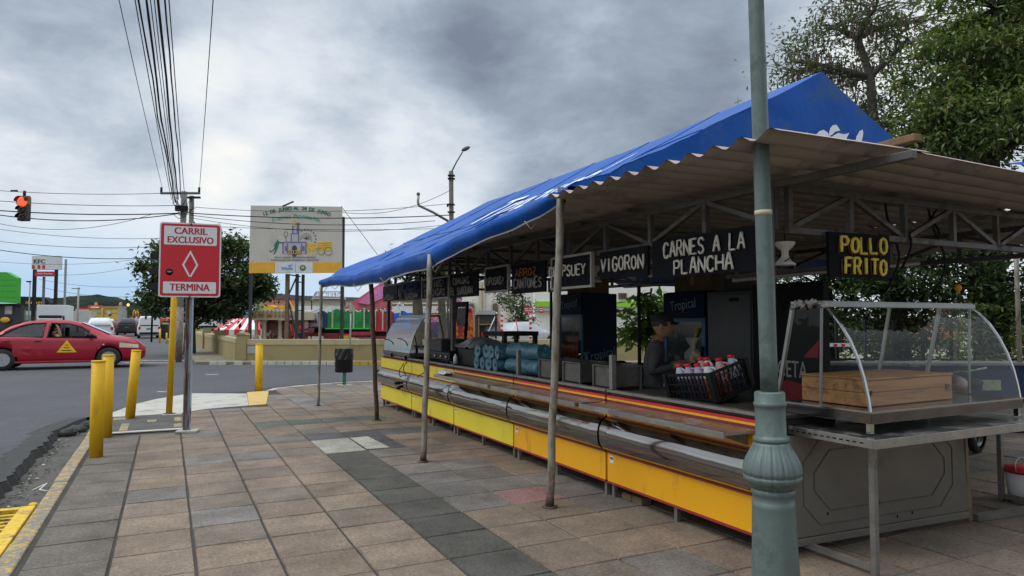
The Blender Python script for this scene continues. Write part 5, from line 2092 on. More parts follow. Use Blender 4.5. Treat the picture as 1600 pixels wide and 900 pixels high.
# black kitchen bench behind the man
r = thing('work_bench', 'dark bench with black bags on it under the young tree', 'bench', (5.2, 7.35, 0))
mb = MB()
mb.box(-.3, .3, -.45, .45, .80, .84)
mb.build('top', STEEL_DULL, r)
mb = MB()
mb.box(-.28, .28, -.43, .43, .05, .7995)
mb.build('cabinet', BLACK, r)
mb = MB()
for k in range(5):
    mb.ball((rnd.uniform(-.12, .12), -.32 + k * .15, .90), (.16, .12, .075), 12, 8)
mb.v = [tuple(Vector(v) + .03 * Vector(mnoise.noise_vector(Vector(v) * 9))) for v in mb.v]
mb.build('black_bags', mat('bag_black', (0.015, 0.015, 0.016), .4), r)

# right side: other stall's blue counter, bucket, parked motorbike
r = thing('stall_counter', 'long dark blue counter of the neighbouring stall behind the glass case', 'counter', at(1300, 610, 9.2), -YAW)
mb = MB()
mb.box(0, 3.2, 0, .5, -.55, .33)
mb.build('front', mat('navy_panel', (0.012, 0.03, 0.085), .5, 0, .2, 2), r)
mb = MB()
mb.box(-.02, 3.22, -.04, .52, .3305, .36)
mb.build('top', STEEL_DULL, r)
mb = MB()
mb.box(1.35, 1.65, -.004, -.001, -.05, .14)
mb.box(2.0, 2.25, -.004, -.001, .0, .14)
mb.build('poster', mat('pale_poster', (0.32, 0.34, 0.22), .6, 0, .4, 9), r)

r = thing('bucket', 'white bucket with a red lid standing in the shade on the right', 'bucket', gnd(1601, 784))
mb = MB()
mb.lathe([(0, 0), (.105, 0), (.13, .24)], 24)
mb.build('body', WHITE, r)
mb = MB()
mb.lathe([(.137, .2405), (.139, .27), (.13, .285), (0, .288)], 24)
mb.build('lid', mat('lid_red', (0.50, 0.02, 0.03), .45), r)
mb = MB()
mb.tube([(.138 * math.cos(a), .138 * math.sin(a) * .3 - .02, .255 + .10 * math.sin(a)) for a in [PI * k / 10 for k in range(11)]], .004, 5)
mb.build('handle', ALU, r)

r = thing('motorbike', 'dark parked motorbike in the shade behind the steel end panel', 'motorbike', (7.6, 4.55, 0), R(195))
for x in (-.62, .62):
    mb = MB()
    mb.lathe([(.245, -.045), (.29, -.035), (.305, 0), (.29, .035), (.245, .045)], 32, caps=False, M=Matrix.Translation((x, 0, .305)) @ Matrix.Rotation(PI / 2, 4, 'X'))
    wh = mb.build('wheel', RUBBER, r)
    mb = MB()
    mb.lathe([(.235, -.02), (.245, 0), (.235, .02)], 32, caps=False, M=Matrix.Translation((x, 0, .305)) @ Matrix.Rotation(PI / 2, 4, 'X'))
    for k in range(8):
        a = 2 * PI * k / 8
        mb.bar((x, 0, .305), (x + .235 * math.cos(a), 0, .305 + .235 * math.sin(a)), .008)
    mb.build('rim', ALU, wh)
mb = MB()
mb.tube([(.62, 0, .305), (.45, 0, .80), (.40, 0, .93)], .03, 8)
mb.tube([(.42, 0, .8), (-.1, 0, .62), (-.62, 0, .305)], .035, 8)
mb.tube([(.40, 0, .75), (.15, 0, .3), (-.25, 0, .28), (-.62, 0, .305)], .03, 8)
mb.build('frame', BLACK, r)
mb = MB()
mb.ball((0.02, 0, .42), (.2, .14, .17), 14, 10)
mb.build('engine', STEEL_DULL, r)
mb = MB()
mb.ball((.15, 0, .80), (.27, .14, .12), 16, 10)
mb.build('tank', mat('bike_red', (0.12, 0.01, 0.012), .3), r)
mb = MB()
mb.ball((-.35, 0, .80), (.36, .13, .06), 16, 8)
mb.build('seat', RUBBER, r)
mb = MB()
mb.tube([(.33, -.36, 1.02), (.40, -.2, .98), (.42, 0, .95), (.40, .2, .98), (.33, .36, 1.02)], .013, 8)
mb.build('handlebar', CHROME, r)
mb = MB()
mb.ball((.50, 0, .88), (.07, .09, .09), 12, 8)
mb.build('headlamp', CHROME, r)
mb = MB()
mb.tube([(.0, -.14, .30), (-.3, -.15, .27), (-.75, -.16, .36)], [.022, .03, .042], 10)
mb.build('exhaust', CHROME, r)

# ------------------------------------------------------------------ plants and trees
def leaf_mat(name, c1, c2, c3=None):
    if name in _mats:
        return _mats[name]
    m = bpy.data.materials.new(name)
    m.use_nodes = True
    t = m.node_tree
    b = t.nodes['Principled BSDF']
    b.inputs['Roughness'].default_value = 0.5
    b.inputs['Specular IOR Level'].default_value = 0.4
    g = N(t, 'ShaderNodeNewGeometry')
    stops = [(0.0, c1), (0.75, c2), (0.93, c2)] + ([(1.0, c3)] if c3 else [])
    r1 = ramp(t, stops)
    t.links.new(g.outputs['Random Per Island'], r1.inputs[0])
    t.links.new(r1.outputs[0], b.inputs['Base Color'])
    tr = N(t, 'ShaderNodeBsdfTranslucent')
    t.links.new(mixc(t, 1.0, r1.outputs[0], (1.3, 1.6, 0.7), 'MULTIPLY'), tr.inputs[0])
    mx = N(t, 'ShaderNodeMixShader')
    mx.inputs[0].default_value = 0.28
    t.links.new(b.outputs[0], mx.inputs[1])
    t.links.new(tr.outputs[0], mx.inputs[2])
    t.links.new(mx.outputs[0], t.nodes['Material Output'].inputs[0])
    _mats[name] = m
    return m


BARK = mat('bark', (0.075, 0.062, 0.05), 0.95, 0, .3, 9, .6, 30)
BARK_PALE = mat('pale_bark', (0.15, 0.13, 0.11), 0.95, 0, .3, 9, .5, 30)


def add_leaf(mb, p, s, droop=0.3, wid=0.42):
    """One folded leaf: two quads hinged on the midrib."""
    a = rnd.uniform(0, 2 * PI)
    el = rnd.gauss(-droop, 0.5)
    d = Vector((math.cos(a) * math.cos(el), math.sin(a) * math.cos(el), math.sin(el)))
    side = d.cross(Vector((rnd.gauss(0, .4), rnd.gauss(0, .4), 1))).normalized()
    up = side.cross(d).normalized()
    s *= rnd.uniform(.45, 1.45)
    m1 = p + d * s * .5
    tip = p + d * s
    l = m1 + side * s * wid * .5 + up * s * .08
    r_ = m1 - side * s * wid * .5 + up * s * .08
    mb.add([p, r_, tip, l, m1 - up * s * .03], [(0, 1, 4), (1, 2, 4), (2, 3, 4), (3, 0, 4)])


def curve_branch(mb, a, b, r0, r1, sag=0.1, n=5):
    L = (b - a).length
    off = Vector(mnoise.noise_vector(a * 3.1 + b * 1.7)) * L * 0.13
    pts = []
    for i in range(n + 1):
        t = i / n
        q = a.lerp(b, t) + off * math.sin(PI * t) + Vector((0, 0, L * sag * math.sin(PI * t)))
        pts.append(q)
    mb.tube(pts, [r0 + (r1 - r0) * i / n for i in range(n + 1)], 6, False)
    return pts


def tree(name, label, base, trunk, rtrunk, lobes, nclump, nleaf, leaf, lm, bark, group=None, cl=0.5, droop=.3, wid=.42, pods=0, twigs=2, cat='tree'):
    """trunk: polyline (relative to base); lobes: (centre rel. base, radii, share). Clumps fill the lobes unevenly; each has a limb."""
    r = thing(name, label, cat, base, 0, group)
    tb = MB()
    pts = [Vector(p) for p in trunk]
    k = len(pts)
    tb.tube(pts, [rtrunk * (1 - .6 * i / max(1, k - 1)) for i in range(k)], 10, False)
    fol = MB()
    pod = MB()
    tot = sum(l[2] for l in lobes)
    for c, rad, share in lobes:
        c = Vector(c)
        start = min(pts[max(1, k // 3):], key=lambda p: (p - c).length + max(0, p.z - c.z) * 1.5)
        main = curve_branch(tb, start, c, rtrunk * .42, rtrunk * .16, .04)
        n = max(1, int(nclump * share / tot))
        for _ in range(n):
            while True:
                q = Vector((rnd.uniform(-1, 1), rnd.uniform(-1, 1), rnd.uniform(-1, 1)))
                if .25 < q.length < 1:
                    break
            q = q.normalized() * (q.length ** .5)
            cc = c + Vector((q.x * rad[0], q.y * rad[1], q.z * rad[2]))
            a = main[rnd.randint(2, 5)]
            br = curve_branch(tb, a, cc, rtrunk * .12, rtrunk * .025, rnd.uniform(-.05, .12), 4)
            sz = cl * rnd.uniform(.55, 1.35)
            for tw in range(twigs):
                e = cc + Vector((rnd.gauss(0, .6), rnd.gauss(0, .6), rnd.gauss(0, .45))) * sz
                curve_branch(tb, br[3], e, rtrunk * .03, rtrunk * .012, 0, 2)
            for _l in range(int(nleaf * rnd.uniform(.5, 1.4))):
                p = cc + Vector((rnd.gauss(0, .5), rnd.gauss(0, .5), rnd.gauss(0, .34))) * sz
                add_leaf(fol, p, leaf, droop, wid)
            if pods and rnd.random() < pods:
                for _p in range(rnd.randint(2, 6)):
                    p = cc + Vector((rnd.gauss(0, .3), rnd.gauss(0, .3), -.1)) * sz
                    L = rnd.uniform(.18, .34)
                    pod.tube([p, p + Vector((rnd.uniform(-.03, .03), rnd.uniform(-.03, .03), -L * .5)), p + Vector((rnd.uniform(-.06, .06), 0, -L))], [.008, .018, .006], 5, False)
    tb.build('trunk', bark, r)
    fol.build('crown', lm, r)
    if pods:
        pod_o = pod.build('seed_pods', mat('brown_pods', (0.12, 0.07, 0.045), .8, 0, .3, 9), r)
        pod_o['kind'] = 'stuff'
    return r


LF_DARK = leaf_mat('leaf_dark', (0.024, 0.042, 0.015), (0.062, 0.095, 0.030), (0.12, 0.14, 0.04))
LF_MID = leaf_mat('leaf_mid', (0.046, 0.078, 0.024), (0.160, 0.210, 0.062), (0.36, 0.26, 0.06))
LF_OLIVE = leaf_mat('leaf_olive', (0.050, 0.066, 0.034), (0.125, 0.145, 0.075), (0.14, 0.11, 0.05))
LF_LIGHT = leaf_mat('leaf_light', (0.06, 0.11, 0.02), (0.16, 0.24, 0.045), (0.30, 0.32, 0.08))


def rel(base, px, py, d):
    return at(px, py, d) - base


# sparse tree with hanging pods above the stall roof
d = 15.0
b = Vector((*at(1392, 500, d).xy, -.02))
tree('pod_tree', 'tall sparse tree with hanging brown seed pods behind the blue gable', b,
     [(0, 0, 0), rel(b, 1385, 420, d), rel(b, 1372, 300, d), rel(b, 1366, 210, d), rel(b, 1360, 120, d), rel(b, 1340, 60, d)], .17,
     [(rel(b, 1260, 110, d), (.85, 1.0, .5), 1.1), (rel(b, 1300, 40, d), (.85, 1.0, .5), 1.2), (rel(b, 1370, 10, d - 1), (1.0, 1.2, .5), 1.3), (rel(b, 1440, 35, d), (.8, 1.1, .55), 1.0), (rel(b, 1330, 130, d + .8), (.9, 1.0, .6), 1.2),
      (rel(b, 1410, 90, d + 1), (.9, 1.0, .5), .8), (rel(b, 1235, 95, d), (.45, .6, .4), .5), (rel(b, 1395, 190, d), (.9, 1.1, .6), 1.3), (rel(b, 1340, 200, d + .5), (.7, .9, .5), 1.0), (rel(b, 1420, 60, d - .6), (.7, .8, .4), .6)],
     175, 52, .105, LF_OLIVE, BARK_PALE, 'trees behind the stall', .42, .35, .42, .42, 4)
# broad leafy tree on the right
d = 12.5
b = Vector((*at(1560, 500, d).xy, -.02))
tree('leafy_tree', 'big dense green tree with some yellowing leaves at the right edge', b,
     [(0, 0, 0), rel(b, 1553, 400, d), rel(b, 1548, 250, d), rel(b, 1545, 120, d), rel(b, 1560, 20, d)], .2,
     [(rel(b, 1560, 10, d), (1.0, 1.2, .75), 1.6), (rel(b, 1495, 100, d), (.75, 1.0, .7), 1.4), (rel(b, 1590, 120, d), (.9, 1.1, .8), 1.6), (rel(b, 1540, 190, d - .4), (1.0, 1.1, .6), 1.6), (rel(b, 1470, 180, d), (.55, .8, .5), 1.0),
      (rel(b, 1450, 225, d + .3), (.6, .7, .35), .8), (rel(b, 1610, 210, d), (.9, 1.0, .6), 1.2), (rel(b, 1545, 75, d + .9), (.9, .8, .8), 1.1), (rel(b, 1640, 40, d), (.9, 1.0, .9), 1.0), (rel(b, 1500, 225, d + .8), (.9, .8, .35), .8)],
     270, 150, .112, LF_MID, BARK, 'trees behind the stall', .42, .45, .42, 0, 2)
# the same kinds of tree stand behind the photographer, where the glass and steel mirror them
for lab, src, (x, y), k in (('big dense tree standing behind the photographer, nearest the stall', 'leafy_tree', (4.4, -4.6), 1.25), ('big dense tree behind the photographer, farther along the plaza', 'leafy_tree', (10.5, -5.0), 1.05),
                            ('sparse tree behind the photographer beside the road', 'pod_tree', (1.6, -9.5), 1.0)):
    c = copy_tree(bpy.data.objects[src])
    c.location = (x, y, -.02)
    c.rotation_euler = (0, 0, rnd.uniform(0, 6))
    c.scale = (k, k, k)
    c['label'] = lab
    c['group'] = 'trees behind the photographer'
# lower trees behind the stall on the right, seen under the roof
for i, (px, d, lobes, lab) in enumerate((
        (1300, 14.0, [((1262, 445), .9, .45), ((1330, 470), 1.0, .6), ((1300, 520), .9, .5), ((1370, 445), .8, .4)], 'dark bushy tree under the roof line behind the left half of the glass case'),
        (1412, 13.0, [((1395, 455), .9, .5), ((1430, 500), .8, .5), ((1380, 520), .8, .5)], 'dark tree with a bare black trunk seen through the middle of the glass case'),
        (1538, 12.0, [((1500, 445), .8, .45), ((1560, 440), .9, .5), ((1590, 470), .7, .45)], 'tree with twin dark trunks right of the orange ball'))):
    b = Vector((*at(px, 500, d).xy, -.02))
    tree('shade_tree', lab, b, [(0, 0, 0), rel(b, px - 4, 520, d), rel(b, px - 10, 450, d), rel(b, px - 14, 400, d), rel(b, px - 20, 330, d)], .17,
         [(rel(b, q[0], q[1], d), (w_, w_, h_), 1) for q, w_, h_ in lobes] + [(rel(b, px, 395, d), (1.4, 1.2, .4), 1.2)], 70, 100, .12, LF_DARK, mat('dark_bark', (0.018, 0.016, 0.014), .95, 0, .3, 9), 'trees behind the stall', .4, .3)
# hedge on the right
r = thing('hedge', 'bright green clipped hedge at the right edge behind the stall', 'hedge', at(1600, 600, 11.5) * 1, -YAW)
r.location.z = 0
mb = MB()
for _ in range(5200):
    x, y, z = rnd.uniform(-1.2, 2.2), rnd.uniform(-.35, .5), rnd.uniform(.2, 1.95)
    z = min(z, 1.75 + .25 * mnoise.noise(Vector((x * 2, 0, 3))))
    f = .35 + .1 * mnoise.noise(Vector((x * 3, z * 3, 1)))
    add_leaf(mb, Vector((x, y - f * .3, z)), .10, .2)
mb.build('foliage', LF_MID, r)
mb = MB()
for k in range(8):
    mb.tube([(-1.1 + k * .42, .1, 0), (-1.05 + k * .42, .1, .9), (-1.0 + k * .42, .05, 1.5)], [.03, .025, .015], 6)
mb.build('stem', BARK, r)
# darker hedge closing the plaza behind the stall
r = thing('hedge', 'long dark hedge low behind the neighbouring blue counter', 'hedge', at(1400, 560, 15.5) * 1, -YAW)
r.location.z = 0
mb = MB()
for _ in range(6500):
    x = rnd.uniform(-3.2, 6.5)
    z = rnd.uniform(.1, 1.75 + .35 * mnoise.noise(Vector((x * 1.3, 0, 8))))
    add_leaf(mb, Vector((x, rnd.uniform(-.3, .3), z)), .16, .2)
mb.build('foliage', LF_MID, r)
# potted tree between the fridges
b = Vector((*at(1012, 560, 14.5).xy, 0))
tree('young_tree', 'young broad-leaved tree between the blue fridges, against a white wall', b, [(0, 0, 0), (0, 0, .6), rel(b, 1010, 540, 14.5), rel(b, 1012, 500, 14.5), rel(b, 1018, 450, 14.5)], .06,
     [(rel(b, 1000, 500, 14.5), (.32, .4, .28), 1), (rel(b, 1040, 490, 14.5), (.32, .4, .26), 1), (rel(b, 985, 522, 14.5), (.28, .35, .16), .8), (rel(b, 1020, 468, 14.5), (.28, .3, .2), .8), (rel(b, 1030, 518, 14.5), (.35, .4, .18), .9)],
     46, 22, .2, LF_LIGHT, BARK, None, .26, .25, .55)
# trunks seen under the roof at the street end
for px, d, w_, lab in ((653, 24.9, 20, 'ivy-covered tree trunk behind the second galvanised pole'), (691, 24.6, 15, 'rough grey tree trunk behind the inner post by the street'), (628, 25.4, 7, 'thin trunk behind the pale glass case')):
    b = Vector((*at(px, 500, d).xy, 0))
    if w_ > 7:
        rr = w_ / 2 * d / FPX * .9
        lob = [(Vector((-.5, 0, 3.35)), (.8, .9, .4), 1), (Vector((.6, 0, 3.5)), (.8, .9, .4), 1)]
        tree('street_tree', lab, b, [(0, 0, 0), (.03, 0, 1.2), (-.04, 0, 2.4), (.02, 0, 3.2)], rr * 1.3, lob, 16, 60, .18, LF_DARK, mat('rough_bark', (0.10, 0.085, 0.06), .95, 0, .45, 5, .8, 16), 'street trees beyond the wall', .6)

# dark ficus behind the road sign
d = 30.0
b = Vector((*at(297, 500, d).xy, 0))
tree('ficus_tree', 'round dark green tree behind the red road sign', b, [(0, 0, 0), (0, 0, 1.2), (.1, 0, 2.4), (.1, 0, 4.2)], .28,
     [(rel(b, 252, 415, d), (.75, 1.2, .9), 1.2), (rel(b, 256, 465, d), (.75, 1.2, .6), 1.1), (rel(b, 300, 385, d), (1.1, 1.3, .7), 1.2), (rel(b, 355, 400, d), (1.2, 1.3, .8), 1.3), (rel(b, 385, 440, d), (.85, 1.2, .8), 1.1), (rel(b, 340, 450, d), (1.3, 1.4, .8), 1.4),
      (rel(b, 310, 475, d), (1.1, 1.2, .5), 1.0), (rel(b, 360, 480, d), (.8, 1.1, .35), .8), (rel(b, 405, 450, d), (.4, .6, .4), .5)],
     210, 95, .23, LF_DARK, BARK, 'street trees beyond the wall', .55, .3, .5)

# ------------------------------------------------------------------ people
def skin_mesh(verts, edges, radii, sub=2, root=0):
    me = bpy.data.meshes.new('tmp_skin')
    me.from_pydata([tuple(v) for v in verts], edges, [])
    o = bpy.data.objects.new('tmp_skin', me)
    COL.objects.link(o)
    o.modifiers.new('skin', 'SKIN')
    for i, q in enumerate(radii):
        sv = me.skin_vertices[0].data[i]
        sv.radius = (q, q) if isinstance(q, (int, float)) else q
        sv.use_root = (i == root)
    s = o.modifiers.new('sub', 'SUBSURF')
    s.levels = s.render_levels = sub
    dg = bpy.context.evaluated_depsgraph_get()
    m2 = bpy.data.meshes.new_from_object(o.evaluated_get(dg))
    out = ([tuple(v.co) for v in m2.vertices], [tuple(p.vertices) for p in m2.polygons])
    bpy.data.objects.remove(o)
    bpy.data.meshes.remove(me)
    bpy.data.meshes.remove(m2)
    return out


SKIN = mat('tan_skin', (0.36, 0.185, 0.115), .5, 0, .08, 14)
SHIRT = mat('charcoal_shirt', (0.045, 0.045, 0.048), .85, 0, .2, 8, .3, 30)
TROUSER = mat('dark_trousers', (0.02, 0.022, 0.028), .85, 0, .2, 8)


def hand(verts, edges, radii, wrist, fwd, side, up, curl=.5):
    """Palm and five bent fingers rooted on the wrist vertex index."""
    w0 = Vector(verts[wrist])
    pal = len(verts)
    verts.append(w0 + fwd * .045)
    radii.append((.032, .016))
    edges.append((wrist, pal))
    for k, (o_, L) in enumerate(((-.028, .062), (-.010, .074), (.010, .070), (.027, .056))):
        b0 = w0 + fwd * .088 + side * o_
        i0 = len(verts)
        verts.append(b0)
        radii.append(.0095)
        edges.append((pal, i0))
        verts.append(b0 + (fwd * math.cos(curl * .6) - up * math.sin(curl * .6)) * L * .5)
        radii.append(.0085)
        edges.append((i0, i0 + 1))
        verts.append(Vector(verts[-1]) + (fwd * math.cos(curl * 1.8) - up * math.sin(curl * 1.8)) * L * .5)
        radii.append(.0075)
        edges.append((i0 + 1, i0 + 2))
    i0 = len(verts)
    verts.append(w0 + fwd * .045 - side * .038)
    radii.append(.0105)
    edges.append((pal, i0))
    verts.append(w0 + fwd * .08 - side * .055 - up * .012)
    radii.append(.009)
    edges.append((i0, i0 + 1))


def head_geo(mb, c, ry, mats=(0, 1, 2)):
    """Head with brow, nose, mouth, ears and eyes; faces local +x turned by ry about z."""
    M = Matrix.Translation(c) @ Matrix.Rotation(ry, 4, 'Z')
    mb.mi = mats[0]

    def fn(u, v):
        a, t = 2 * PI * u, PI * v
        x, y, z = math.sin(t) * math.cos(a), math.sin(t) * math.sin(a), -math.cos(t)
        f = max(0, x)
        q = Vector((x * .098, y * .077, z * .118))
        if z < 0:                                   # jaw narrows, chin forward
            q.y *= 1 + z * .32
            q.x += -z * f * .012
            if x < 0:
                q.x *= 1 + z * .35
        q.x += .026 * math.exp(-((y / .16) ** 2) - ((z + .12) / .17) ** 2) * (f > .5)      # nose
        q.x += .008 * math.exp(-((z - .22) / .1) ** 2) * f                                  # brow
        q.x -= .010 * math.exp(-(((abs(y) - .42) / .16) ** 2) - ((z - .08) / .1) ** 2) * f  # sockets
        q.x += .006 * math.exp(-((y / .3) ** 2) - ((z + .47) / .09) ** 2) * (f > .5)        # lips
        return M @ q
    mb.grid(fn, 40, 28)
    for s in (-1, 1):
        mb.ball(M @ Vector((-.005, s * .078, -.005)), (.018, .008, .03), 10, 8)
    mb.mi = mats[1]
    for s in (-1, 1):
        mb.ball(M @ Vector((.086, s * .032, .010)), (.006, .012, .006), 8, 6)
        mb.tube([M @ Vector((.090, s * .016, .026)), M @ Vector((.092, s * .034, .030)), M @ Vector((.083, s * .050, .025))], .004, 5)
    mb.tube([M @ Vector((.093, -.022, -.056)), M @ Vector((.101, 0, -.054)), M @ Vector((.093, .022, -.056))], .003, 5)
    return M


px_, py_ = 4.12, 5.30
man = thing('person', 'man in black cap and charcoal shirt holding a clear plastic bag behind the crate', 'person', (px_, py_, .10), -YAW - R(8))
V, E_, RD = [], [], []


def nod(p, r_, par=None):
    V.append(Vector(p))
    RD.append(r_)
    if par is not None:
        E_.append((par, len(V) - 1))
    return len(V) - 1


pel = nod((0, 0, .76), (.145, .115))
sp = nod((.01, 0, .90), (.135, .11), pel)
ch = nod((.03, 0, 1.06), (.15, .115), sp)
up_ = nod((.045, 0, 1.155), (.115, .085), ch)
nk = nod((.06, 0, 1.215), .056, up_)
nk2 = nod((.075, 0, 1.26), .052, nk)
for s in (-1, 1):
    sh = nod((.035, s * .155, 1.135), .062, up_)
    if s < 0:
        el = nod((-.02, -.25, .915), .047, sh)
        wr = nod((.20, -.20, .985), .031, el)
        hf, hs = Vector((.95, .25, .12)).normalized(), Vector((-.25, .95, 0)).normalized()
    else:
        el = nod((.02, .24, .90), .047, sh)
        wr = nod((.26, .10, .995), .031, el)
        hf, hs = Vector((.92, -.35, .15)).normalized(), Vector((-.35, -.92, 0)).normalized()
    hand(V, E_, RD, wr, hf, hs, Vector((0, 0, 1)), .55)
    hp = nod((-.0, s * .09, .68), .10, pel)
    kn = nod((.09, s * .10, .40), .066, hp)
    an = nod((-.02, s * .10, .075), .042, kn)
    ft = nod((.12, s * .11, .035), (.04, .03), an)
vs_, fs = skin_mesh(V, E_, RD, 2, pel)
mb = MB()
hands = [Vector(v) for v in V if 0]
wr_pts = [V[i] for i in range(len(V)) if False]
for f in fs:
    pass
mb.add(vs_, fs, True)
for i, f in enumerate(mb.f):
    c = sum((Vector(mb.v[k]) for k in f), Vector()) / len(f)
    if c.z > 1.205 and abs(c.y) < .1:
        mb.m[i] = 0
    elif c.x > .175 and .88 < c.z < 1.1 and abs(c.y) < .32:
        mb.m[i] = 0
    elif c.z < .72:
        mb.m[i] = 2
    else:
        mb.m[i] = 1
    if c.z < .06:
        mb.m[i] = 3
HM = head_geo(mb, Vector((.105, 0, 1.345)), R(-12), (0, 3))
mb.build('body', [SKIN, SHIRT, TROUSER, BLACK], man)
mb = MB()


def capf(u, v):
    a, t = 2 * PI * u, PI * .5 * v
    return HM @ Vector((-.006 + .108 * math.sin(t) * math.cos(a), .088 * math.sin(t) * math.sin(a), .040 + .092 * math.cos(t)))


mb.grid(capf, 28, 10)
mb.grid(lambda u, v: HM @ Vector((.085 + .075 * v * math.cos((u - .5) * 2.2), .082 * math.sin((u - .5) * 2.4) * (1 - .12 * v), .044 - .016 * v - .02 * (abs(u - .5) * 2) ** 2)), 14, 5)
mb.build('cap', mat('black_cap', (0.010, 0.010, 0.011), .8), man)
mb = MB()
mb.grid(lambda u, v: HM @ Vector((-.004 + .1035 * math.cos(PI * .32 + 2 * PI * .68 * u), .083 * math.sin(PI * .32 + 2 * PI * .68 * u), .045 - .05 * v)), 24, 4)
mb.build('hair', mat('dark_grey_hair', (0.03, 0.028, 0.026), .8), man)
# plastic bag in his hands
bl = Matrix.Translation((px_, py_, .10)) @ Matrix.Rotation(-YAW - R(8), 4, 'Z')
r = thing('plastic_bag', 'clear plastic bag with yellow snack held by the man in the cap', 'bag', bl @ Vector((.37, -.05, .985)))
mb = MB()


def bagf(u, v):
    a = 2 * PI * u
    prof_ = (.075 * math.sin(PI * min(1, v * 1.5)) ** .6) if v < .66 else .018 + .05 * ((v - .66) / .34)
    q = prof_ * (1 + .22 * mnoise.noise(Vector((math.cos(a) * 2, math.sin(a) * 2, v * 6))))
    return (q * math.cos(a), q * math.sin(a), .0 + .25 * v)


mb.grid(bagf, 24, 18)
_pm = bpy.data.materials.new('clear_bag')
_pm.use_nodes = True
_q = _pm.node_tree.nodes['Principled BSDF']
_q.inputs['Base Color'].default_value = (.75, .75, .73, 1)
_q.inputs['Roughness'].default_value = .2
_q.inputs['Alpha'].default_value = .2
mb.build('film', _pm, r)
mb = MB()
for k in range(9):
    mb.ball((rnd.uniform(-.035, .035), rnd.uniform(-.035, .035), .02 + k * .010), (.022, .018, .02), 7, 5)
mb.build('snack', mat('yellow_snack', (0.50, 0.30, 0.07), .6), r)

# ------------------------------------------------------------------ vehicles
def lerp_tab(tab, x):
    for (a, *va), (b, *vb) in zip(tab, tab[1:]):
        if a <= x <= b:
            t = (x - a) / (b - a) if b > a else 0
            t2 = t
            return [p + (q - p) * t2 for p, q in zip(va, vb)]
    return list(tab[-1][1:] if x > tab[-1][0] else tab[0][1:])


def car_body(tab, paint, root, wheels, wr, windows=(), ns=72):
    """tab: (x, z_bottom, z_belt, z_top, half width at belt, half width at top). Wheel arches and side windows are cut right through."""
    mb = MB()
    xs = [tab[0][0] + (tab[-1][0] - tab[0][0]) * i / ns for i in range(ns + 1)]
    rings = []
    for x in xs:
        half = half_profile(tab, x)
        ring = [(x, y, z) for y, z in half] + [(x, -y, z) for y, z in reversed(half[1:-1])]
        rings.append(ring)
    k = len(rings[0])
    vs_ = [p for r_ in rings for p in r_]
    fs = []
    for i in range(len(rings) - 1):
        for j in range(k):
            j2 = (j + 1) % k
            fs.append((i * k + j, (i + 1) * k + j, (i + 1) * k + j2, i * k + j2))
    fs.append(tuple(range(k)))
    fs.append(tuple(range((len(rings) - 1) * k + k - 1, (len(rings) - 1) * k - 1, -1)))
    mb.add(vs_, fs, True)
    mb.s[-2:] = [False, False]
    dark = mat('car_interior', (0.012, 0.012, 0.013), .8)
    body = mb.build('body', [paint, dark], root, fix=True)
    cut = MB()
    cut.mi = 1
    W = max(t[4] for t in tab)
    for x in wheels:
        for s in (-1, 1):
            M = Matrix.Translation((x, s * (W - .12), wr)) @ Matrix.Rotation(PI / 2, 4, 'X')
            cut.lathe([(0, -.17), (wr * 1.14, -.17), (wr * 1.14, .17), (0, .17)], 32, M=M, smooth=False)
    tools = [cut]
    for poly in windows:
        c2 = MB()
        c2.mi = 1
        c2.prism(poly, -W - .3, W + .3, 'y')
        tools.append(c2)
    objs = []
    for q in tools:
        o = q.build('tmp_cut', [paint, dark], root, fix=True)
        objs.append(o)
        m = body.modifiers.new('cut', 'BOOLEAN')
        m.operation, m.object, m.solver = 'DIFFERENCE', o, 'EXACT'
    dg = bpy.context.evaluated_depsgraph_get()
    m2 = bpy.data.meshes.new_from_object(body.evaluated_get(dg))
    body.modifiers.clear()
    old = body.data
    body.data = m2
    bpy.data.meshes.remove(old)
    for o in objs:
        me = o.data
        bpy.data.objects.remove(o)
        bpy.data.meshes.remove(me)
    return body


def half_profile(tab, x):
    vals = [lerp_tab(tab, x + o_) for o_ in (-.05, 0, .05)]
    zb, zbelt, zt, wb, wt = [sum(v) / 3 for v in zip(*vals)]
    half = [(0, zb), (wb * .82, zb), (wb * .95, zb + .05), (wb * .995, zb + .16), (wb, zb + (zbelt - zb) * .55), (wb * .992, zbelt - .10), (wb * .965, zbelt - .015), (wb * .945, zbelt + .008)]
    h = zt - zbelt
    return half + [(wt + (wb * .945 - wt) * .55, zbelt + h * .45), (wt + .0, zbelt + h * .86), (wt * .90, zt - .012), (wt * .55, zt), (0, zt + .004)]


def side_y(tab, x, z):
    """Half width of the body at height z, on its outline."""
    half = half_profile(tab, x)
    for (y0, z0), (y1, z1) in zip(half, half[1:]):
        if z0 <= z <= z1 and z1 > z0:
            return y0 + (y1 - y0) * (z - z0) / (z1 - z0)
    return half[9][0]


def side_panel(tab, poly, s, off, th=.004):
    """Thin plate lying on the car side over an (x, z) outline."""
    mb = MB()
    n = len(poly)
    a = [(x, s * (side_y(tab, x, z) + off), z) for x, z in poly]
    b_ = [(x, s * (side_y(tab, x, z) + off - th), z) for x, z in poly]
    mb.add(a + b_, [tuple(range(n)) if s < 0 else tuple(reversed(range(n)))] + [(i, (i + 1) % n, n + (i + 1) % n, n + i) for i in range(n)])
    return mb


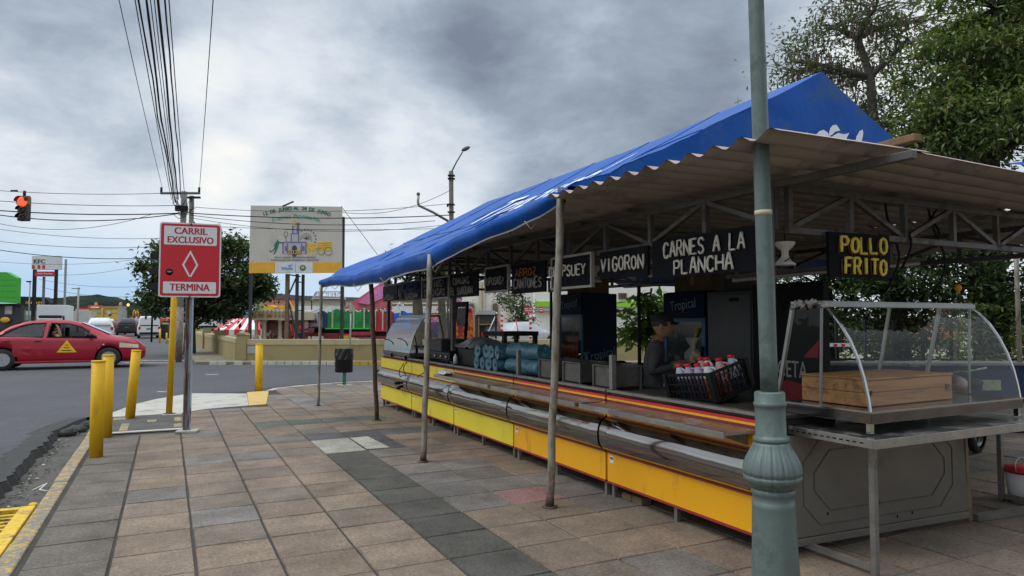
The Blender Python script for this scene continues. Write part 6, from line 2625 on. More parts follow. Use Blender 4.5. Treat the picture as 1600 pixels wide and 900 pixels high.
def wheel(root, x, y, rad, w_=.2, spokes=8, parent_rim=None):
    mb = MB()
    M = Matrix.Translation((x, y, rad)) @ Matrix.Rotation(PI / 2, 4, 'X')
    mb.lathe([(rad * .62, -w_ / 2), (rad * .93, -w_ / 2), (rad, -w_ * .33), (rad, w_ * .33), (rad * .93, w_ / 2), (rad * .62, w_ / 2)], 32, M=M, caps=False)
    t = mb.build('wheel', RUBBER, root)
    mb = MB()
    s = 1 if y < 0 else -1
    mb.lathe([(rad * .64, s * (w_ / 2 - .02)), (rad * .60, s * (w_ / 2 - .01)), (rad * .55, s * (w_ / 2 - .05)), (0, s * (w_ / 2 - .06))], 28, M=M)
    for k in range(spokes):
        a = 2 * PI * k / spokes
        p = M @ Vector((rad * .08 * math.cos(a), rad * .08 * math.sin(a), s * (w_ / 2 - .015)))
        q = M @ Vector((rad * .60 * math.cos(a), rad * .60 * math.sin(a), s * (w_ / 2 - .012)))
        mb.bar(p, q, .045, .02, up=(0, 1, 0))
    mb.lathe([(0, s * (w_ / 2 - .02)), (rad * .12, s * (w_ / 2 - .015)), (0, s * (w_ / 2 - .005))], 12, M=M)
    mb.build('rim', mat('alloy_rim', (0.42, 0.42, 0.43), .35, .7), t)
    return t


RED = mat('red_car_paint', (0.34, 0.006, 0.022), .35, 0.0, .05, 1.5, 0, 50, spec=.4, coat=.25)
fw = gnd(169, 575, -.03)
CAR_X0 = fw.x - 1.32 * 1.07
car = thing('taxi', 'red taxi sedan with a dented rear door and yellow triangle, crossing the junction', 'car', (CAR_X0, fw.y + .86, -.03), 0)
car.scale = (1.07, 1.0, 1.04)
ST = [(-2.27, .42, .70, .74, .62, .52), (-2.24, .34, .80, .90, .74, .60), (-2.10, .26, .90, 1.00, .82, .62), (-1.70, .21, .94, 1.045, .855, .63), (-1.45, .20, .945, 1.10, .865, .60), (-1.15, .19, .945, 1.30, .875, .565), (-.80, .18, .94, 1.43, .88, .56), (-.30, .18, .93, 1.475, .88, .565), (.20, .18, .92, 1.465, .88, .57),
      (.55, .18, .91, 1.40, .88, .57), (.95, .18, .90, 1.22, .88, .60), (1.28, .18, .89, 1.045, .875, .63), (1.40, .19, .87, .985, .87, .66), (1.80, .19, .82, .92, .85, .64), (2.05, .20, .75, .83, .80, .60), (2.20, .24, .64, .70, .70, .52), (2.27, .34, .55, .58, .58, .42)]
WF = [(-.24, .955), (1.02, .915), (.98, .95), (.60, 1.235), (.30, 1.345), (-.16, 1.37)]
WR_ = [(-1.42, .985), (-.34, .962), (-.30, 1.375), (-.62, 1.365), (-.95, 1.26), (-1.22, 1.10)]
car_body(ST, RED, car, (-1.28, 1.32), .315, (WF, WR_))
for x in (-1.28, 1.32):
    for y in (-.78, .78):
        wheel(car, x, y, .315)
TINT = glass('taxi_glass', (0.20, 0.22, 0.23), .02, 1.2)
for s in (-1, 1):
    side_panel(ST, WR_, s, -.012).build('rear_side_window', TINT, car)
    if s > 0:
        side_panel(ST, WF, s, -.012).build('front_side_window', TINT, car)
# black window surround and pillars
mb = MB()
for poly in (WF, WR_):
    for a, b_ in zip(poly, poly[1:] + poly[:1]):
        for s in (-1, 1):
            mb.bar((a[0], s * (side_y(ST, *a) + .004), a[1]), (b_[0], s * (side_y(ST, *b_) + .004), b_[1]), .028, .018, up=(0, 1, 0))
mb.build('window_trim', BLACKP, car)
# windscreen and rear window
mb = MB()
mb.add([(.58, -.50, 1.405), (.58, .50, 1.405), (1.32, .60, 1.045), (1.32, -.60, 1.045)], [(0, 3, 2, 1)])
mb.build('windscreen', mat('dark_windscreen', (0.20, 0.235, 0.25), .06, 0, .1, 2), car)
mb = MB()
mb.add([(-.92, -.48, 1.41), (-.92, .48, 1.41), (-1.52, .55, 1.09), (-1.52, -.55, 1.09)], [(0, 1, 2, 3)])
mb.build('rear_window', mat('dark_windscreen', (0.20, 0.235, 0.25), .06, 0, .1, 2), car)
# door gaps, handles, side strip, mirror, lamps
mb = MB()
for pts in ([(-.27, .955), (-.28, .60), (-.27, .26)], [(1.04, .90), (1.0, .60), (.92, .26)], [(-1.40, .96), (-1.20, .66), (-.98, .36), (-.92, .26)]):
    for a, b_ in zip(pts, pts[1:]):
        mb.bar((a[0], -(side_y(ST, *a) + .0005), a[1]), (b_[0], -(side_y(ST, *b_) + .0005), b_[1]), .010, .006, up=(0, 1, 0))
mb.build('door_gap', BLACK, car)
for x in (-.46, -1.20):
    mb = MB()
    mb.ball((x, -(side_y(ST, x, .85) + .015), .855), (.10, .022, .022), 12, 8)
    mb.build('door_handle', mat('handle_dark_red', (0.10, 0.006, 0.012), .4), car)
mb = MB()
mb.box(-1.0, 1.0, -.872, -.84, .20, .26)
mb.build('sill', mat('sill_red', (0.30, 0.010, 0.026), .4), car, bevel=.012)
mb = MB()
mb.ball((.86, -.97, 1.0), (.06, .10, .07), 14, 10)
mb.bar((.90, -.86, .96), (.87, -.95, .98), .04)
mb.build('mirror', BLACKP, car)
HL = mat('headlamp_lens', (0.62, 0.60, 0.46), .15, 0, .1, 9)
for s in (-1, 1):
    mb = MB()
    mb.grid(lambda u, v: (1.60 + .50 * u, s * (side_y(ST, 1.60 + .50 * u, .60 + .12 * v) + .010), .60 + .03 * (1 - u) + (.15 - .05 * u) * v), 8, 4)
    mb.build('headlight', HL, car)
    mb = MB()
    mb.box(-2.25, -2.02, s * .70 - .06, s * .70 + .06, .72, .88)
    mb.build('tail_light', mat('tail_red', (0.4, 0.01, 0.01), .25), car)
mb = MB()
mb.ball((1.18, -(side_y(ST, 1.18, .70) + .003), .72), (.035, .01, .02), 10, 6)
mb.build('side_repeater', HL, car)
mb = MB()
mb.grid(lambda u, v: (.26 + (u - .5) * .50 * (1 - v * .98), -(side_y(ST, .26, .50 + .36 * v) + .007), .50 + .36 * v), 4, 12, False)
mb.build('yellow_triangle', mat('taxi_yellow', (0.80, 0.48, 0.01), .45), car)
mb = MB()
for z, w_ in ((.72, .07), (.64, .14), (.56, .24)):
    y_ = side_y(ST, .26, z) + .009
    mb.box(.26 - w_ / 2, .26 + w_ / 2, -y_ - .001, -y_, z - .011, z + .011)
mb.build('triangle_lettering', BLACK, car)
mb = MB()
for k in range(5):
    mb.box(2.12 + .02 * k - .08, 2.24, -.30, .30, .56 - .05 * k, .58 - .05 * k)
mb.build('grille', BLACK, car)
# crumpled dent on the rear door: a shallow pressed plate of the same paint
mb = MB()


def dent(u, v):
    x, z = -1.05 + .72 * u, .40 + .30 * v
    q = math.sin(PI * u) * math.sin(PI * v)
    return (x, -(side_y(ST, x, z) + .003 * q + .030 * q * mnoise.noise(Vector((x * 3.2, z * 7, 2)))), z)


mb.grid(dent, 26, 14)
mb.build('dented_panel', RED, car)
# seats and driver
mb = MB()
for y in (-.38, .38):
    mb.box(-.38, -.22, y - .22, y + .22, .5, 1.12)
    mb.box(-.36, -.26, y - .11, y + .11, 1.121, 1.28)
    mb.box(-.25, .22, y - .24, y + .24, .40, .56)
mb.build('seat', mat('car_interior', (0.012, 0.012, 0.013), .8), car)
drv = thing('person', 'taxi driver in a black top with one arm raised at the open front window', 'person', (CAR_X0 - .06, fw.y + .86 - .42, .55), 0)
V, E_, RD = [], [], []
pel = nod((0, 0, .08), .14)
sp = nod((-.04, 0, .25), .13, pel)
ch = nod((-.06, 0, .42), (.15, .11), sp)
up_ = nod((-.05, 0, .52), (.10, .08), ch)
nk2 = nod((-.03, 0, .61), .052, up_)
for s in (-1, 1):
    sh = nod((-.05, s * .16, .48), .062, up_)
    if s < 0:
        el = nod((.16, -.34, .43), .048, sh)
        wr = nod((.10, -.34, .68), .033, el)
        hand(V, E_, RD, wr, Vector((-.35, .1, .93)).normalized(), Vector((.3, .95, 0)).normalized(), Vector((.9, 0, .35)).normalized(), .5)
    else:
        el = nod((.12, .22, .30), .047, sh)
        wr = nod((.36, .12, .38), .033, el)
        hand(V, E_, RD, wr, Vector((1, -.1, .1)).normalized(), Vector((0, -1, 0)), Vector((0, 0, 1)), .9)
    kn = nod((.46, s * .13, .10), .08, pel)
    an = nod((.72, s * .12, -.22), .05, kn)
    ft = nod((.84, s * .12, -.24), .04, an)
vs_, fs = skin_mesh(V, E_, RD, 2, 0)
mb = MB()
mb.add(vs_, fs, True)
for i, f in enumerate(mb.f):
    c = sum((Vector(mb.v[k]) for k in f), Vector()) / len(f)
    mb.m[i] = 0 if (c.z > .56 or (c.y < -.26 and c.z > .38) or (c.x > .3 and c.z > .3)) else 1
head_geo(mb, Vector((.0, 0, .70)), 0, (0, 2))
mb.build('body', [SKIN, SHIRT, BLACK], drv)
mb = MB()
mb.ball((-.012, 0, .735), (.10, .083, .092), 18, 12)
mb.build('hair', mat('black_hair', (0.012, 0.011, 0.01), .7), drv)


def simple_car(name, label, px, py_bottom, pxw, paint, tab, head, cat='car', tall=1.0, tail=True, d=None, rear_glass=True, group='cars waiting beyond the junction'):
    """A far car seen from behind; px is its centre, pxw its width in the photograph."""
    L = tab[-1][0] - tab[0][0]
    W = max(t[4] for t in tab)
    d = d or 2 * W * FPX / pxw
    p = cf(fr(px, d), d, -.03)
    if d > 40 and group is None:
        p.z = EYE - (py_bottom - HOR) * d / FPX
    r = thing(name, label, cat, p, head, group)
    # local x forward; the rear end is at tab[0]
    car_body(tab, paint, r, (tab[0][0] + .8, tab[-1][0] - .8), .33, (), 40)
    for x in (tab[0][0] + .8, tab[-1][0] - .8):
        for y in (-W + .12, W - .12):
            wheel(r, x, y, .33, .2, 5)
    x0 = tab[0][0]
    _, zbelt, zt, wb, wt = lerp_tab(tab, x0 + .25)
    if rear_glass:
        mb = MB()
        a = lerp_tab(tab, x0 + .02)
        b_ = lerp_tab(tab, x0 + .32)
        mb.add([(x0 - .02, -wb * .80, zbelt + .06), (x0 - .02, wb * .80, zbelt + .06), (x0 + .14, wt * .88, max(zbelt + .3, b_[2] - .14)), (x0 + .14, -wt * .88, max(zbelt + .3, b_[2] - .14))], [(0, 3, 2, 1)])
        mb.build('rear_window', mat('far_car_glass', (0.025, 0.03, 0.035), .1), r)
    for s in (-1, 1):
        mb = MB()
        mb.box(x0 - .025, x0 + .06, s * wb * .86 - .08, s * wb * .86 + .08, zbelt - .22, zbelt + .0)
        mb.build('tail_light', mat('tail_red', (0.4, 0.01, 0.01), .25), r)
    mb = MB()
    mb.box(x0 - .03, x0 + .05, -wb * .85, wb * .85, .36, .52)
    mb.build('bumper', BLACKP if paint != WHITE else mat('bumper_grey', (0.3, 0.3, 0.3), .5), r)
    mb = MB()
    mb.box(x0 - .036, x0 - .0305, -.2, .2, zbelt - .24, zbelt - .13)
    mb.build('number_plate', mat('plate_dark', (0.10, 0.10, 0.10), .5), r)
    return r


VAN = [(-2.1, .40, .95, 1.72, .80, .66), (-2.05, .30, .98, 1.80, .84, .70), (-1.8, .24, .98, 1.84, .85, .72), (.4, .24, .96, 1.84, .85, .70), (.9, .24, .96, 1.55, .85, .66), (1.3, .24, .95, 1.10, .84, .64), (1.9, .26, .82, .95, .78, .6), (2.1, .38, .62, .66, .62, .5)]
SUV = [(-2.2, .42, 1.0, 1.20, .82, .60), (-2.12, .34, 1.04, 1.45, .88, .60), (-1.8, .28, 1.04, 1.66, .90, .63), (.2, .28, 1.0, 1.70, .90, .64), (.75, .28, .99, 1.45, .90, .62), (1.2, .28, .98, 1.14, .89, .64), (2.0, .30, .86, .98, .82, .6), (2.2, .40, .66, .72, .66, .5)]
SED = [(-2.2, .36, .84, .94, .76, .60), (-2.1, .26, .90, 1.02, .82, .62), (-1.6, .22, .93, 1.06, .85, .60), (-1.0, .20, .93, 1.38, .86, .56), (.1, .20, .92, 1.45, .86, .57), (.9, .20, .9, 1.15, .86, .6), (1.3, .2, .87, 1.0, .86, .64), (2.0, .22, .76, .84, .78, .58), (2.2, .34, .56, .6, .58, .42)]
HEADA = PI / 2 + R(3)      # heading straight up the far road
simple_car('van', 'small white delivery van seen from behind, right-most on the far road', 233, 533.5, 31, mat('van_white', (0.66, 0.67, 0.68), .4, 0, .04, 2), VAN, HEADA, 'van')
simple_car('parked_car', 'white SUV with red tail lights just beyond the front of the red taxi', 158, 531, 38, mat('suv_white', (0.62, 0.63, 0.64), .35), SUV, HEADA, 'car')
simple_car('parked_car', 'black sedan waiting left of the white van', 199, 529, 20, mat('car_black', (0.02, 0.02, 0.023), .3), SUV, HEADA, 'car', d=66)
simple_car('parked_car', 'dark red car half hidden between the white SUV and the black one', 184, 529, 20, mat('car_maroon', (0.14, 0.012, 0.02), .3), SED, HEADA, 'car', d=74)
simple_car('parked_car', 'grey car beyond the black one on the far road', 211, 527, 18, mat('car_grey', (0.16, 0.17, 0.18), .35), SUV, HEADA, 'car', d=82)
# white pickup in the fairground behind the tree
simple_car('pickup_truck', 'white pickup parked beyond the wall, under the dark round tree', 322, 518, 20, mat('van_white', (0.66, 0.67, 0.68), .4, 0, .04, 2), VAN, HEADA, 'pickup', d=60, group=None)
# grey SUV seen through the stall
r = simple_car('parked_car', 'silver car partly seen through the stall, behind the dark stand frame', 815, 548, 50, mat('car_silver', (0.40, 0.41, 0.42), .3, .3), SED, R(20), 'car', d=37, group=None)

# white box truck
d = 52
r = bg('box_truck', 'white box truck waiting behind the red taxi', 'truck', 92, d, -.03, None, R(28.5))
k = d / FPX * .84
mb = MB()
mb.box(-34 * k, 15 * k, 0, 5.2, .95, fz(476, d))
mb.build('cargo_box', mat('truck_white', (0.62, 0.63, 0.64), .5, 0, .06, 1), r, bevel=.03)
mb = MB()
mb.box(-30 * k, 10 * k, -.01, -.002, fz(499, d), fz(492, d))
mb.build('rear_door_panel', mat('truck_panel_grey', (0.42, 0.42, 0.42), .6), r)  # plain grey panel on the cargo box
mb = MB()
mb.box(-28 * k, 9 * k, -1.9, -.02, .55, fz(497, d))
c_ = mb.build('cab', mat('truck_cab', (0.35, 0.36, 0.37), .45), r, bevel=.08)
mb = MB()
mb.box(-26 * k, 7 * k, -1.93, -1.905, fz(512, d), fz(500, d))
mb.build('windscreen', mat('far_car_glass', (0.025, 0.03, 0.035), .1), c_)
mb = MB()
mb.box(-27 * k, 8 * k, -1.7, -.3, fz(496.5, d), fz(492, d))
mb.build('wind_deflector', BLACKP, r, bevel=.1)
for x in (-26 * k, 7 * k):
    for y in (-1.2, 4.2):
        mb = MB()
        mb.lathe([(.2, -.13), (.46, -.13), (.48, 0), (.46, .13), (.2, .13)], 24, M=Matrix.Translation((x, y, .48)) @ Matrix.Rotation(PI / 2, 4, 'Y'))
        mb.build('wheel', RUBBER, r)
mb = MB()
mb.box(10.5 * k, 13 * k, -1.9, -1.8, fz(505, d), fz(494, d))
mb.build('mirror', BLACKP, r)

# ------------------------------------------------------------------ background: helpers in photo proportions at real distances
class BG:
    def __init__(s, name, label, cat, px, d, z0=0.0, group=None):
        s.r = bg(name, label, cat, px, d, z0, group)
        s.px, s.d, s.z0 = px, d, z0

    def x(s, px):
        return (px - s.px) / FPX * s.d

    def z(s, py):
        return fz(py, s.d) - s.z0

    def box(s, name, px0, py0, px1, py1, m, y0=0.0, y1=.3, bevel=0, parent=None):
        mb = MB()
        mb.box(s.x(px0), s.x(px1), y0, y1, s.z(py1), s.z(py0))
        return mb.build(name, m, parent or s.r, bevel=bevel)

    def poly(s, name, pts, m, y0=0.0, y1=.3, parent=None):
        mb = MB()
        mb.prism([(s.x(a), s.z(b)) for a, b in pts], y0, y1, 'y')
        return mb.build(name, m, parent or s.r)

    def text(s, name, txt, px, py, hpx, m, y=-.02, xs=1.0, parent=None, rot=0.0, ext=.01):
        mb = MB()
        mb.text(txt, hpx * 1.38 * s.d / FPX, Matrix.Translation((s.x(px), y, s.z(py))) @ Matrix.Rotation(PI / 2, 4, 'X') @ Matrix.Rotation(rot, 4, 'Z'), xs, ext)
        return mb.build(name, m, parent or s.r)

    def tube(s, name, pts, rpx, m, y=0.0, n=8, parent=None):
        mb = MB()
        mb.tube([(s.x(a), y, s.z(b)) for a, b in pts], rpx * s.d / FPX, n)
        return mb.build(name, m, parent or s.r)


def paint(name, c, **kw):
    return mat(name, c, kw.pop('rough', .6), 0, kw.pop('var', .08), kw.pop('scale', 2.0), **kw)


OCHRE = mat('ochre_wall_paint', (0.30, 0.245, 0.115), .9, 0, .1, .8, .15, 30, ((0.20, 0.16, 0.08), .3, 1.0))
OCHRE_L = mat('ochre_wall_light', (0.42, 0.36, 0.20), .9, 0, .1, .8, .15, 30, ((0.28, 0.23, 0.12), .25, 1.2))
# low tan wall round the fairground
D1 = 24.8
W_ = BG('wall', 'low tan painted wall across the street in front of the fairground', 'wall', 400, D1, .06)
zt = W_.z(530)
mb = MB()
mb.box(W_.x(386), W_.x(1080), 0, .22, 0, zt - .20)
mb.build('lower_band', OCHRE, W_.r)
mb = MB()
mb.box(W_.x(386), W_.x(1080), -.015, .235, zt - .1995, zt)
mb.build('coping', OCHRE_L, W_.r, bevel=.01)
mb = MB()
mb.box(W_.x(388), W_.x(403), -.014, -.004, W_.z(552), W_.z(541))
mb.build('plaque', mat('meter_plaque', (0.36, 0.38, 0.37), .4, .3), W_.r)
mb = MB()
x0 = W_.x(371)
mb.box(x0, x0 + .36, -.06, .30, 0, zt + .14)
mb.prism([(x0 - .03, zt + .14), (x0 + .39, zt + .14), (x0 + .30, zt + .23), (x0 + .06, zt + .23)], -.08, .32, 'y')
mb.build('pillar', OCHRE, W_.r, bevel=.015)
# wall running back along the far road
a, b = cf(fr(371, D1), D1 + .2), cf(fr(308, 40), 40)
W2 = thing('wall', 'low tan wall running away along the far road behind the road sign post', 'wall', (a.x, a.y, .06), math.atan2(b.y - a.y, b.x - a.x))
L = (b - a).length
mb = MB()
mb.box(.0, L, -.11, .11, 0, .62)
mb.build('lower_band', OCHRE, W2)
mb = MB()
mb.box(.0, L, -.125, .125, .6205, .78)
mb.build('coping', OCHRE_L, W2)
for i in (1, 2, 3):
    mb = MB()
    mb.box(L * i / 3 - .2, L * i / 3 + .2, -.2, .2, 0, .98)
    mb.build('pillar', OCHRE, W2)

# utility pole covered in stickers, its companion, and the lines
d = 25.2
STK = mat('sticker_covered_pole', (0.20, 0.19, 0.18), .85, 0, .5, 9, .3, 40, ((0.34, 0.12, 0.14), .35, 6.0), fine=.5)
CONP = mat('concrete_pole', (0.20, 0.195, 0.18), .9, 0, .12, 3, .2, 30)
p = BG('utility_pole', 'concrete utility pole with sticker-covered foot behind the road sign', 'utility pole', 281, d, .05)
p.tube('shaft', [(281, 565), (282.5, 430), (284, 298)], 4.6, CONP, n=14)
p.tube('sticker_band', [(281, 562), (282, 480)], 5.2, STK, n=14)
p.box('cross_arm', 252, 301, 313, 304, mat('arm_grey', (0.10, 0.10, 0.10), .6), -.28, -.18)
for x in (253, 312):
    p.tube('insulator', [(x, 301), (x, 293)], 1.8, BLACKP, -.23)
p.box('junction_box', 275, 322, 293, 330, BLACKP, -.25, -.1)
p2_ = BG('utility_pole', 'second slimmer utility pole just right of the sticker-covered one', 'utility pole', 296, d + 3, .05)
p2_.tube('shaft', [(296, 562), (296, 305)], 3.6, mat('wood_pole', (0.13, 0.12, 0.105), .9, 0, .2, 4), n=12)
p2_.box('cross_arm', 288, 307, 312, 310, BLACKP, -.2, -.1)


def wire(label, a, b, rad, sag=0.0, n=16, name='overhead_cable', group='overhead lines'):
    mb = MB()
    pts = []
    for i in range(n + 1):
        t = i / n
        q = a.lerp(b, t)
        q.z -= sag * 4 * t * (1 - t)
        pts.append(q - a)
    mb.tube(pts, rad, 5)
    o = mb.build(name, BLACK, loc=a)
    return tag(o, label, 'cable', group)


# lines running from the pole over the photographer's head
top = [(186, 253, 291, .007, 'single outermost left line overhead, ending at the left insulator'), (211, 268, 312, .009, 'thin line on the left rim of the overhead bundle'), (217, 272, 318, .015, 'thick line second from the left of the overhead bundle'),
       (227, 274, 316, .019, 'very thick twisted cable in the left half of the overhead bundle'), (235, 276, 322, .008, 'thin cable in the middle of the overhead bundle'), (241, 278, 325, .008, 'medium cable in the middle of the overhead bundle'),
       (247, 279, 312, .021, 'thickest cable of the overhead bundle, right of its middle'), (259, 283, 308, .015, 'thick cable near the right of the overhead bundle'), (264, 288, 300, .009, 'thin cable on the right rim of the overhead bundle'),
       (333, 312, 291, .008, 'single outermost right line overhead, ending at the right insulator')]
for xt, xb, yb, rad, lab in top:
    a = at(xb, yb, d - .3)
    m_ = at(xt, 0, 11.0)
    dirn = (m_ - a)
    b = a + dirn * 1.9
    sag = 0.25
    a2 = a
    mb = MB()
    pts = []
    for i in range(25):
        t = i / 24 * 1.9
        q = dirn * t
        q = q + Vector((0, 0, -.55 * (1 - t) * t * (0.9 if rad > .015 else .5)))
        if rad > .013:
            q = q + Vector(mnoise.noise_vector(Vector((t * 5, xt, 0)))) * .05
        pts.append(q)
    mb.tube(pts, [rad * (1 + (.35 * mnoise.noise(Vector((t_ * .9, xt, 2))) if rad > .013 else 0)) for t_ in range(25)], 6)
    tag(mb.build('overhead_cable', BLACK, loc=a), lab, 'cable', 'overhead lines')
# the knot of slack cable round the pole head
mb = MB()
_o = at(284, 325, 24.9)
for k in range(11):
    q0 = Vector((rnd.uniform(-.3, .2), rnd.uniform(-.2, .2), rnd.uniform(-.25, .45)))
    q1 = Vector((rnd.uniform(.1, .6), rnd.uniform(-.2, .2), rnd.uniform(-.3, .3)))
    mb.tube([q0, q0.lerp(q1, .35) + Vector((0, 0, -rnd.uniform(.1, .5))), q0.lerp(q1, .7) + Vector((.05, 0, -rnd.uniform(.05, .3))), q1], rnd.uniform(.007, .014), 5)
tag(mb.build('cable_tangle', BLACK, loc=_o), 'tangle of slack black cables round the head of the utility pole', 'cable')
# lines across the junction
cross = [((-40, 295), (253, 302), 25, .010, .1, 'thin line from the traffic light to the cross arm, topmost on the left'), ((-40, 311), (284, 321), 25, .012, .1, 'thin line crossing just below the lit red signal'),
         ((-40, 326), (284, 333), 25, .021, .12, 'thick black cable sagging from the left edge to the utility pole'), ((-40, 330), (278, 334), 25, .018, .3, 'medium cable crossing under the thick one on the left'),
         ((-40, 340), (240, 334), 25, .009, .5, 'thin slack line drooping below the red signal'), ((-40, 352), (262, 372), 27, .009, .2, 'thin low line passing behind the top of the road sign'),
         ((-40, 372), (258, 385), 29, .010, .2, 'low line above the green building on the left'), ((-40, 384), (258, 402), 29, .016, .25, 'thicker low line above the chicken restaurant sign'),
         ((-40, 405), (240, 402), 34, .008, .3, 'faint line level with the top of the chicken restaurant sign'), ((60, 428), (240, 408), 60, .014, .5, 'far faint line above the distant hill'), ((60, 436), (238, 446), 80, .018, .5, 'far line just above the wooded hill'), ((70, 450), (238, 462), 80, .02, .5, 'lowest far line in front of the wooded hill'),
         ((296, 323), (704, 318), 27, .010, .25, 'thin line passing over the top of the billboard'), ((296, 333), (704, 336), 25.5, .018, .15, 'thick cable crossing the upper part of the billboard'), ((296, 336), (680, 345), 25.5, .012, .25, 'line crossing the billboard just under the thick cable'),
         ((296, 340), (690, 352), 25.5, .009, .35, 'thin slack line across the middle of the billboard'), ((296, 352), (690, 357), 25.5, .009, .1, 'lowest thin line across the billboard'), ((533, 322), (590, 398), 26, .010, .0, 'guy wire slanting from the billboard corner down to the blue tarp'),
         ((530, 331), (706, 296), 27.5, .010, .4, 'slack line rising from the billboard to the street lamp pole')]
for (xa, ya), (xb, yb), dd_, rad, sag, lab in cross:
    wire(lab, at(xa, ya, dd_), at(xb, yb, dd_), rad, sag)

# hanging traffic light
d = 24.5
t = BG('traffic_light', 'hanging three-lamp traffic light showing red at the left edge', 'traffic light', 29, d, fz(345, d))
t.box('housing', 21.5, 305.5, 37.5, 344, mat('signal_housing', (0.035, 0.03, 0.02), .5), 0, .22, bevel=.03)
t.box('backplate', 19.5, 304.5, 39.5, 318, mat('signal_amber', (0.22, 0.12, 0.02), .5), .02, .1)
em = bpy.data.materials.new('red_signal_lamp')
em.use_nodes = True
q = em.node_tree.nodes['Principled BSDF']
q.inputs['Base Color'].default_value = (.8, .04, .02, 1)
q.inputs['Emission Color'].default_value = (1, .06, .02, 1)
q.inputs['Emission Strength'].default_value = 1.6
for y, m_ in ((314, em), (327, mat('unlit_lamp', (0.02, 0.02, 0.015), .3)), (339, mat('unlit_lamp', (0.02, 0.02, 0.015), .3))):
    mb = MB()
    rr = (7.6 if y == 314 else 5.4) * d / FPX
    mb.lathe([(0, .02), (rr * .6, .016), (rr, 0), (rr, -.03)], 24, M=Matrix.Translation((t.x(29.5), -.005, t.z(y))) @ Matrix.Rotation(PI / 2, 4, 'X'))
    mb.build('lamp', m_, t.r)
    mb = MB()
    mb.grid(lambda u, v: (t.x(29.5) + rr * 1.08 * math.cos(PI * u), -.02 - .16 * v, t.z(y) + rr * 1.08 * math.sin(PI * u)), 14, 2)
    mb.build('visor', BLACKP, t.r)
t.tube('hanger', [(29.5, 305), (29.5, 296)], 2.2, BLACKP, .1)
t.tube('wire_clamp', [(8, 296), (18, 296)], 1.6, BLACKP, .1)

# street lamps beyond the tarp
LG = mat('lamp_grey', (0.09, 0.09, 0.088), .6, .2)
d = 34
s_ = BG('street_lamp', 'tall grey street lamp pole with its head leaning right above the blue tarp', 'street lamp', 705, d, 0)
s_.tube('pole', [(706, 542), (705.5, 400), (704, 266)], 3.6, mat('lamp_pole_wood', (0.10, 0.085, 0.075), .85, 0, .2, 5), n=12)
s_.tube('arm', [(704, 268), (713, 250), (722, 235)], 1.1, LG)
mb = MB()
mb.ball((s_.x(727), 0, s_.z(230)), (.24, .14, .10), 14, 8, Matrix.Translation((s_.x(727), 0, s_.z(230))) @ Matrix.Rotation(-.45, 4, 'Y') @ Matrix.Translation((-s_.x(727), 0, -s_.z(230))))
mb.build('lamp_head', LG, s_.r)
for y in (272, 277, 318, 330):
    s_.box('bracket', 699, y, 710, y + 1.5, BLACKP, -.15, .15)
s_.box('fuse_box', 697.5, 318, 700, 322, BLACKP, -.1, .1)
d = 33
s_ = BG('street_lamp', 'small street lamp with arm tilted left, just above the blue tarp', 'street lamp', 700, d, 0)
s_.tube('pole', [(700, 542), (700, 345)], 1.8, LG)
s_.tube('arm', [(700, 345), (676, 331), (653, 320)], 1.9, LG)
s_.tube('lamp_neck', [(653, 320), (652, 312), (653, 305)], 2.0, mat('lamp_pale', (0.30, 0.31, 0.31), .5))
mb = MB()
mb.ball((s_.x(652.5), 0, s_.z(302)), (.09, .09, .09), 12, 8)
mb.build('lamp_head', LG, s_.r)
s_ = BG('light_pole', 'slim galvanised lamp pole with a square head behind the litter bin', 'lamp post', 547, 23.6, .05)
s_.tube('pole', [(547, 566), (548, 520), (548.5, 474)], 1.3, mat('galv_pole', (0.36, 0.37, 0.37), .5, .3))
s_.box('control_box', 546, 476, 551.5, 487, mat('box_beige', (0.40, 0.36, 0.30), .6), -.08, .08)
s_.box('lamp_head', 547, 464.5, 553, 470.5, mat('floodlight', (0.10, 0.10, 0.10), .4), -.12, .08)
s_ = BG('antenna', 'small rooftop aerial just left of the lamp post above the tarp', 'antenna', 1158, 30, 0)
s_.tube('mast', [(1158, 420), (1158, 148)], .5, LG)
s_.tube('element', [(1152, 157), (1164, 152)], .5, LG)
s_.tube('element', [(1154, 163), (1162, 160)], .5, LG)

# billboard
d = 27.0
B = BG('billboard', 'large cream billboard with a church, ox cart and the dates 12 to 28 de junio', 'billboard', 460, d, 0)
CREAM = mat('billboard_cream', (0.52, 0.49, 0.43), .6, 0, .05, .6, 0, 50, ((0.44, 0.41, 0.36), .2, .9))
mb = MB()
mb.prism([(B.x(388), B.z(427)), (B.x(533), B.z(426)), (B.x(532), B.z(322)), (B.x(389), B.z(320))], 0, .14, 'y')
pn = mb.build('panel', CREAM, B.r)
BY = mat('billboard_amber', (0.72, 0.38, 0.03), .6)
for a, b_ in ((388.3, 429), (488, 532.8)):
    mb = MB()
    mb.prism([(B.x(a), B.z(426.6)), (B.x(b_), B.z(426.2)), (B.x(b_), B.z(409.5)), (B.x(a), B.z(410))], -.012, -.003, 'y')
    mb.build('amber_band', BY, pn)
mb = MB()
mb.prism([(B.x(429.2), B.z(426.5)), (B.x(487.8), B.z(426.3)), (B.x(487.8), B.z(409.7)), (B.x(429.2), B.z(409.8))], -.012, -.003, 'y')
mb.build('white_band', mat('billboard_white', (0.62, 0.63, 0.64), .6), pn)
GRN = mat('print_green', (0.02, 0.15, 0.10), .6)
LGRN = mat('print_mint', (0.10, 0.42, 0.27), .6)
VIO = mat('print_violet', (0.16, 0.14, 0.24), .6)
INK = mat('print_ink', (0.05, 0.05, 0.06), .6)
YEL = mat('print_yellow', (0.72, 0.45, 0.05), .6)
LIL = mat('print_lilac', (0.42, 0.40, 0.48), .6)


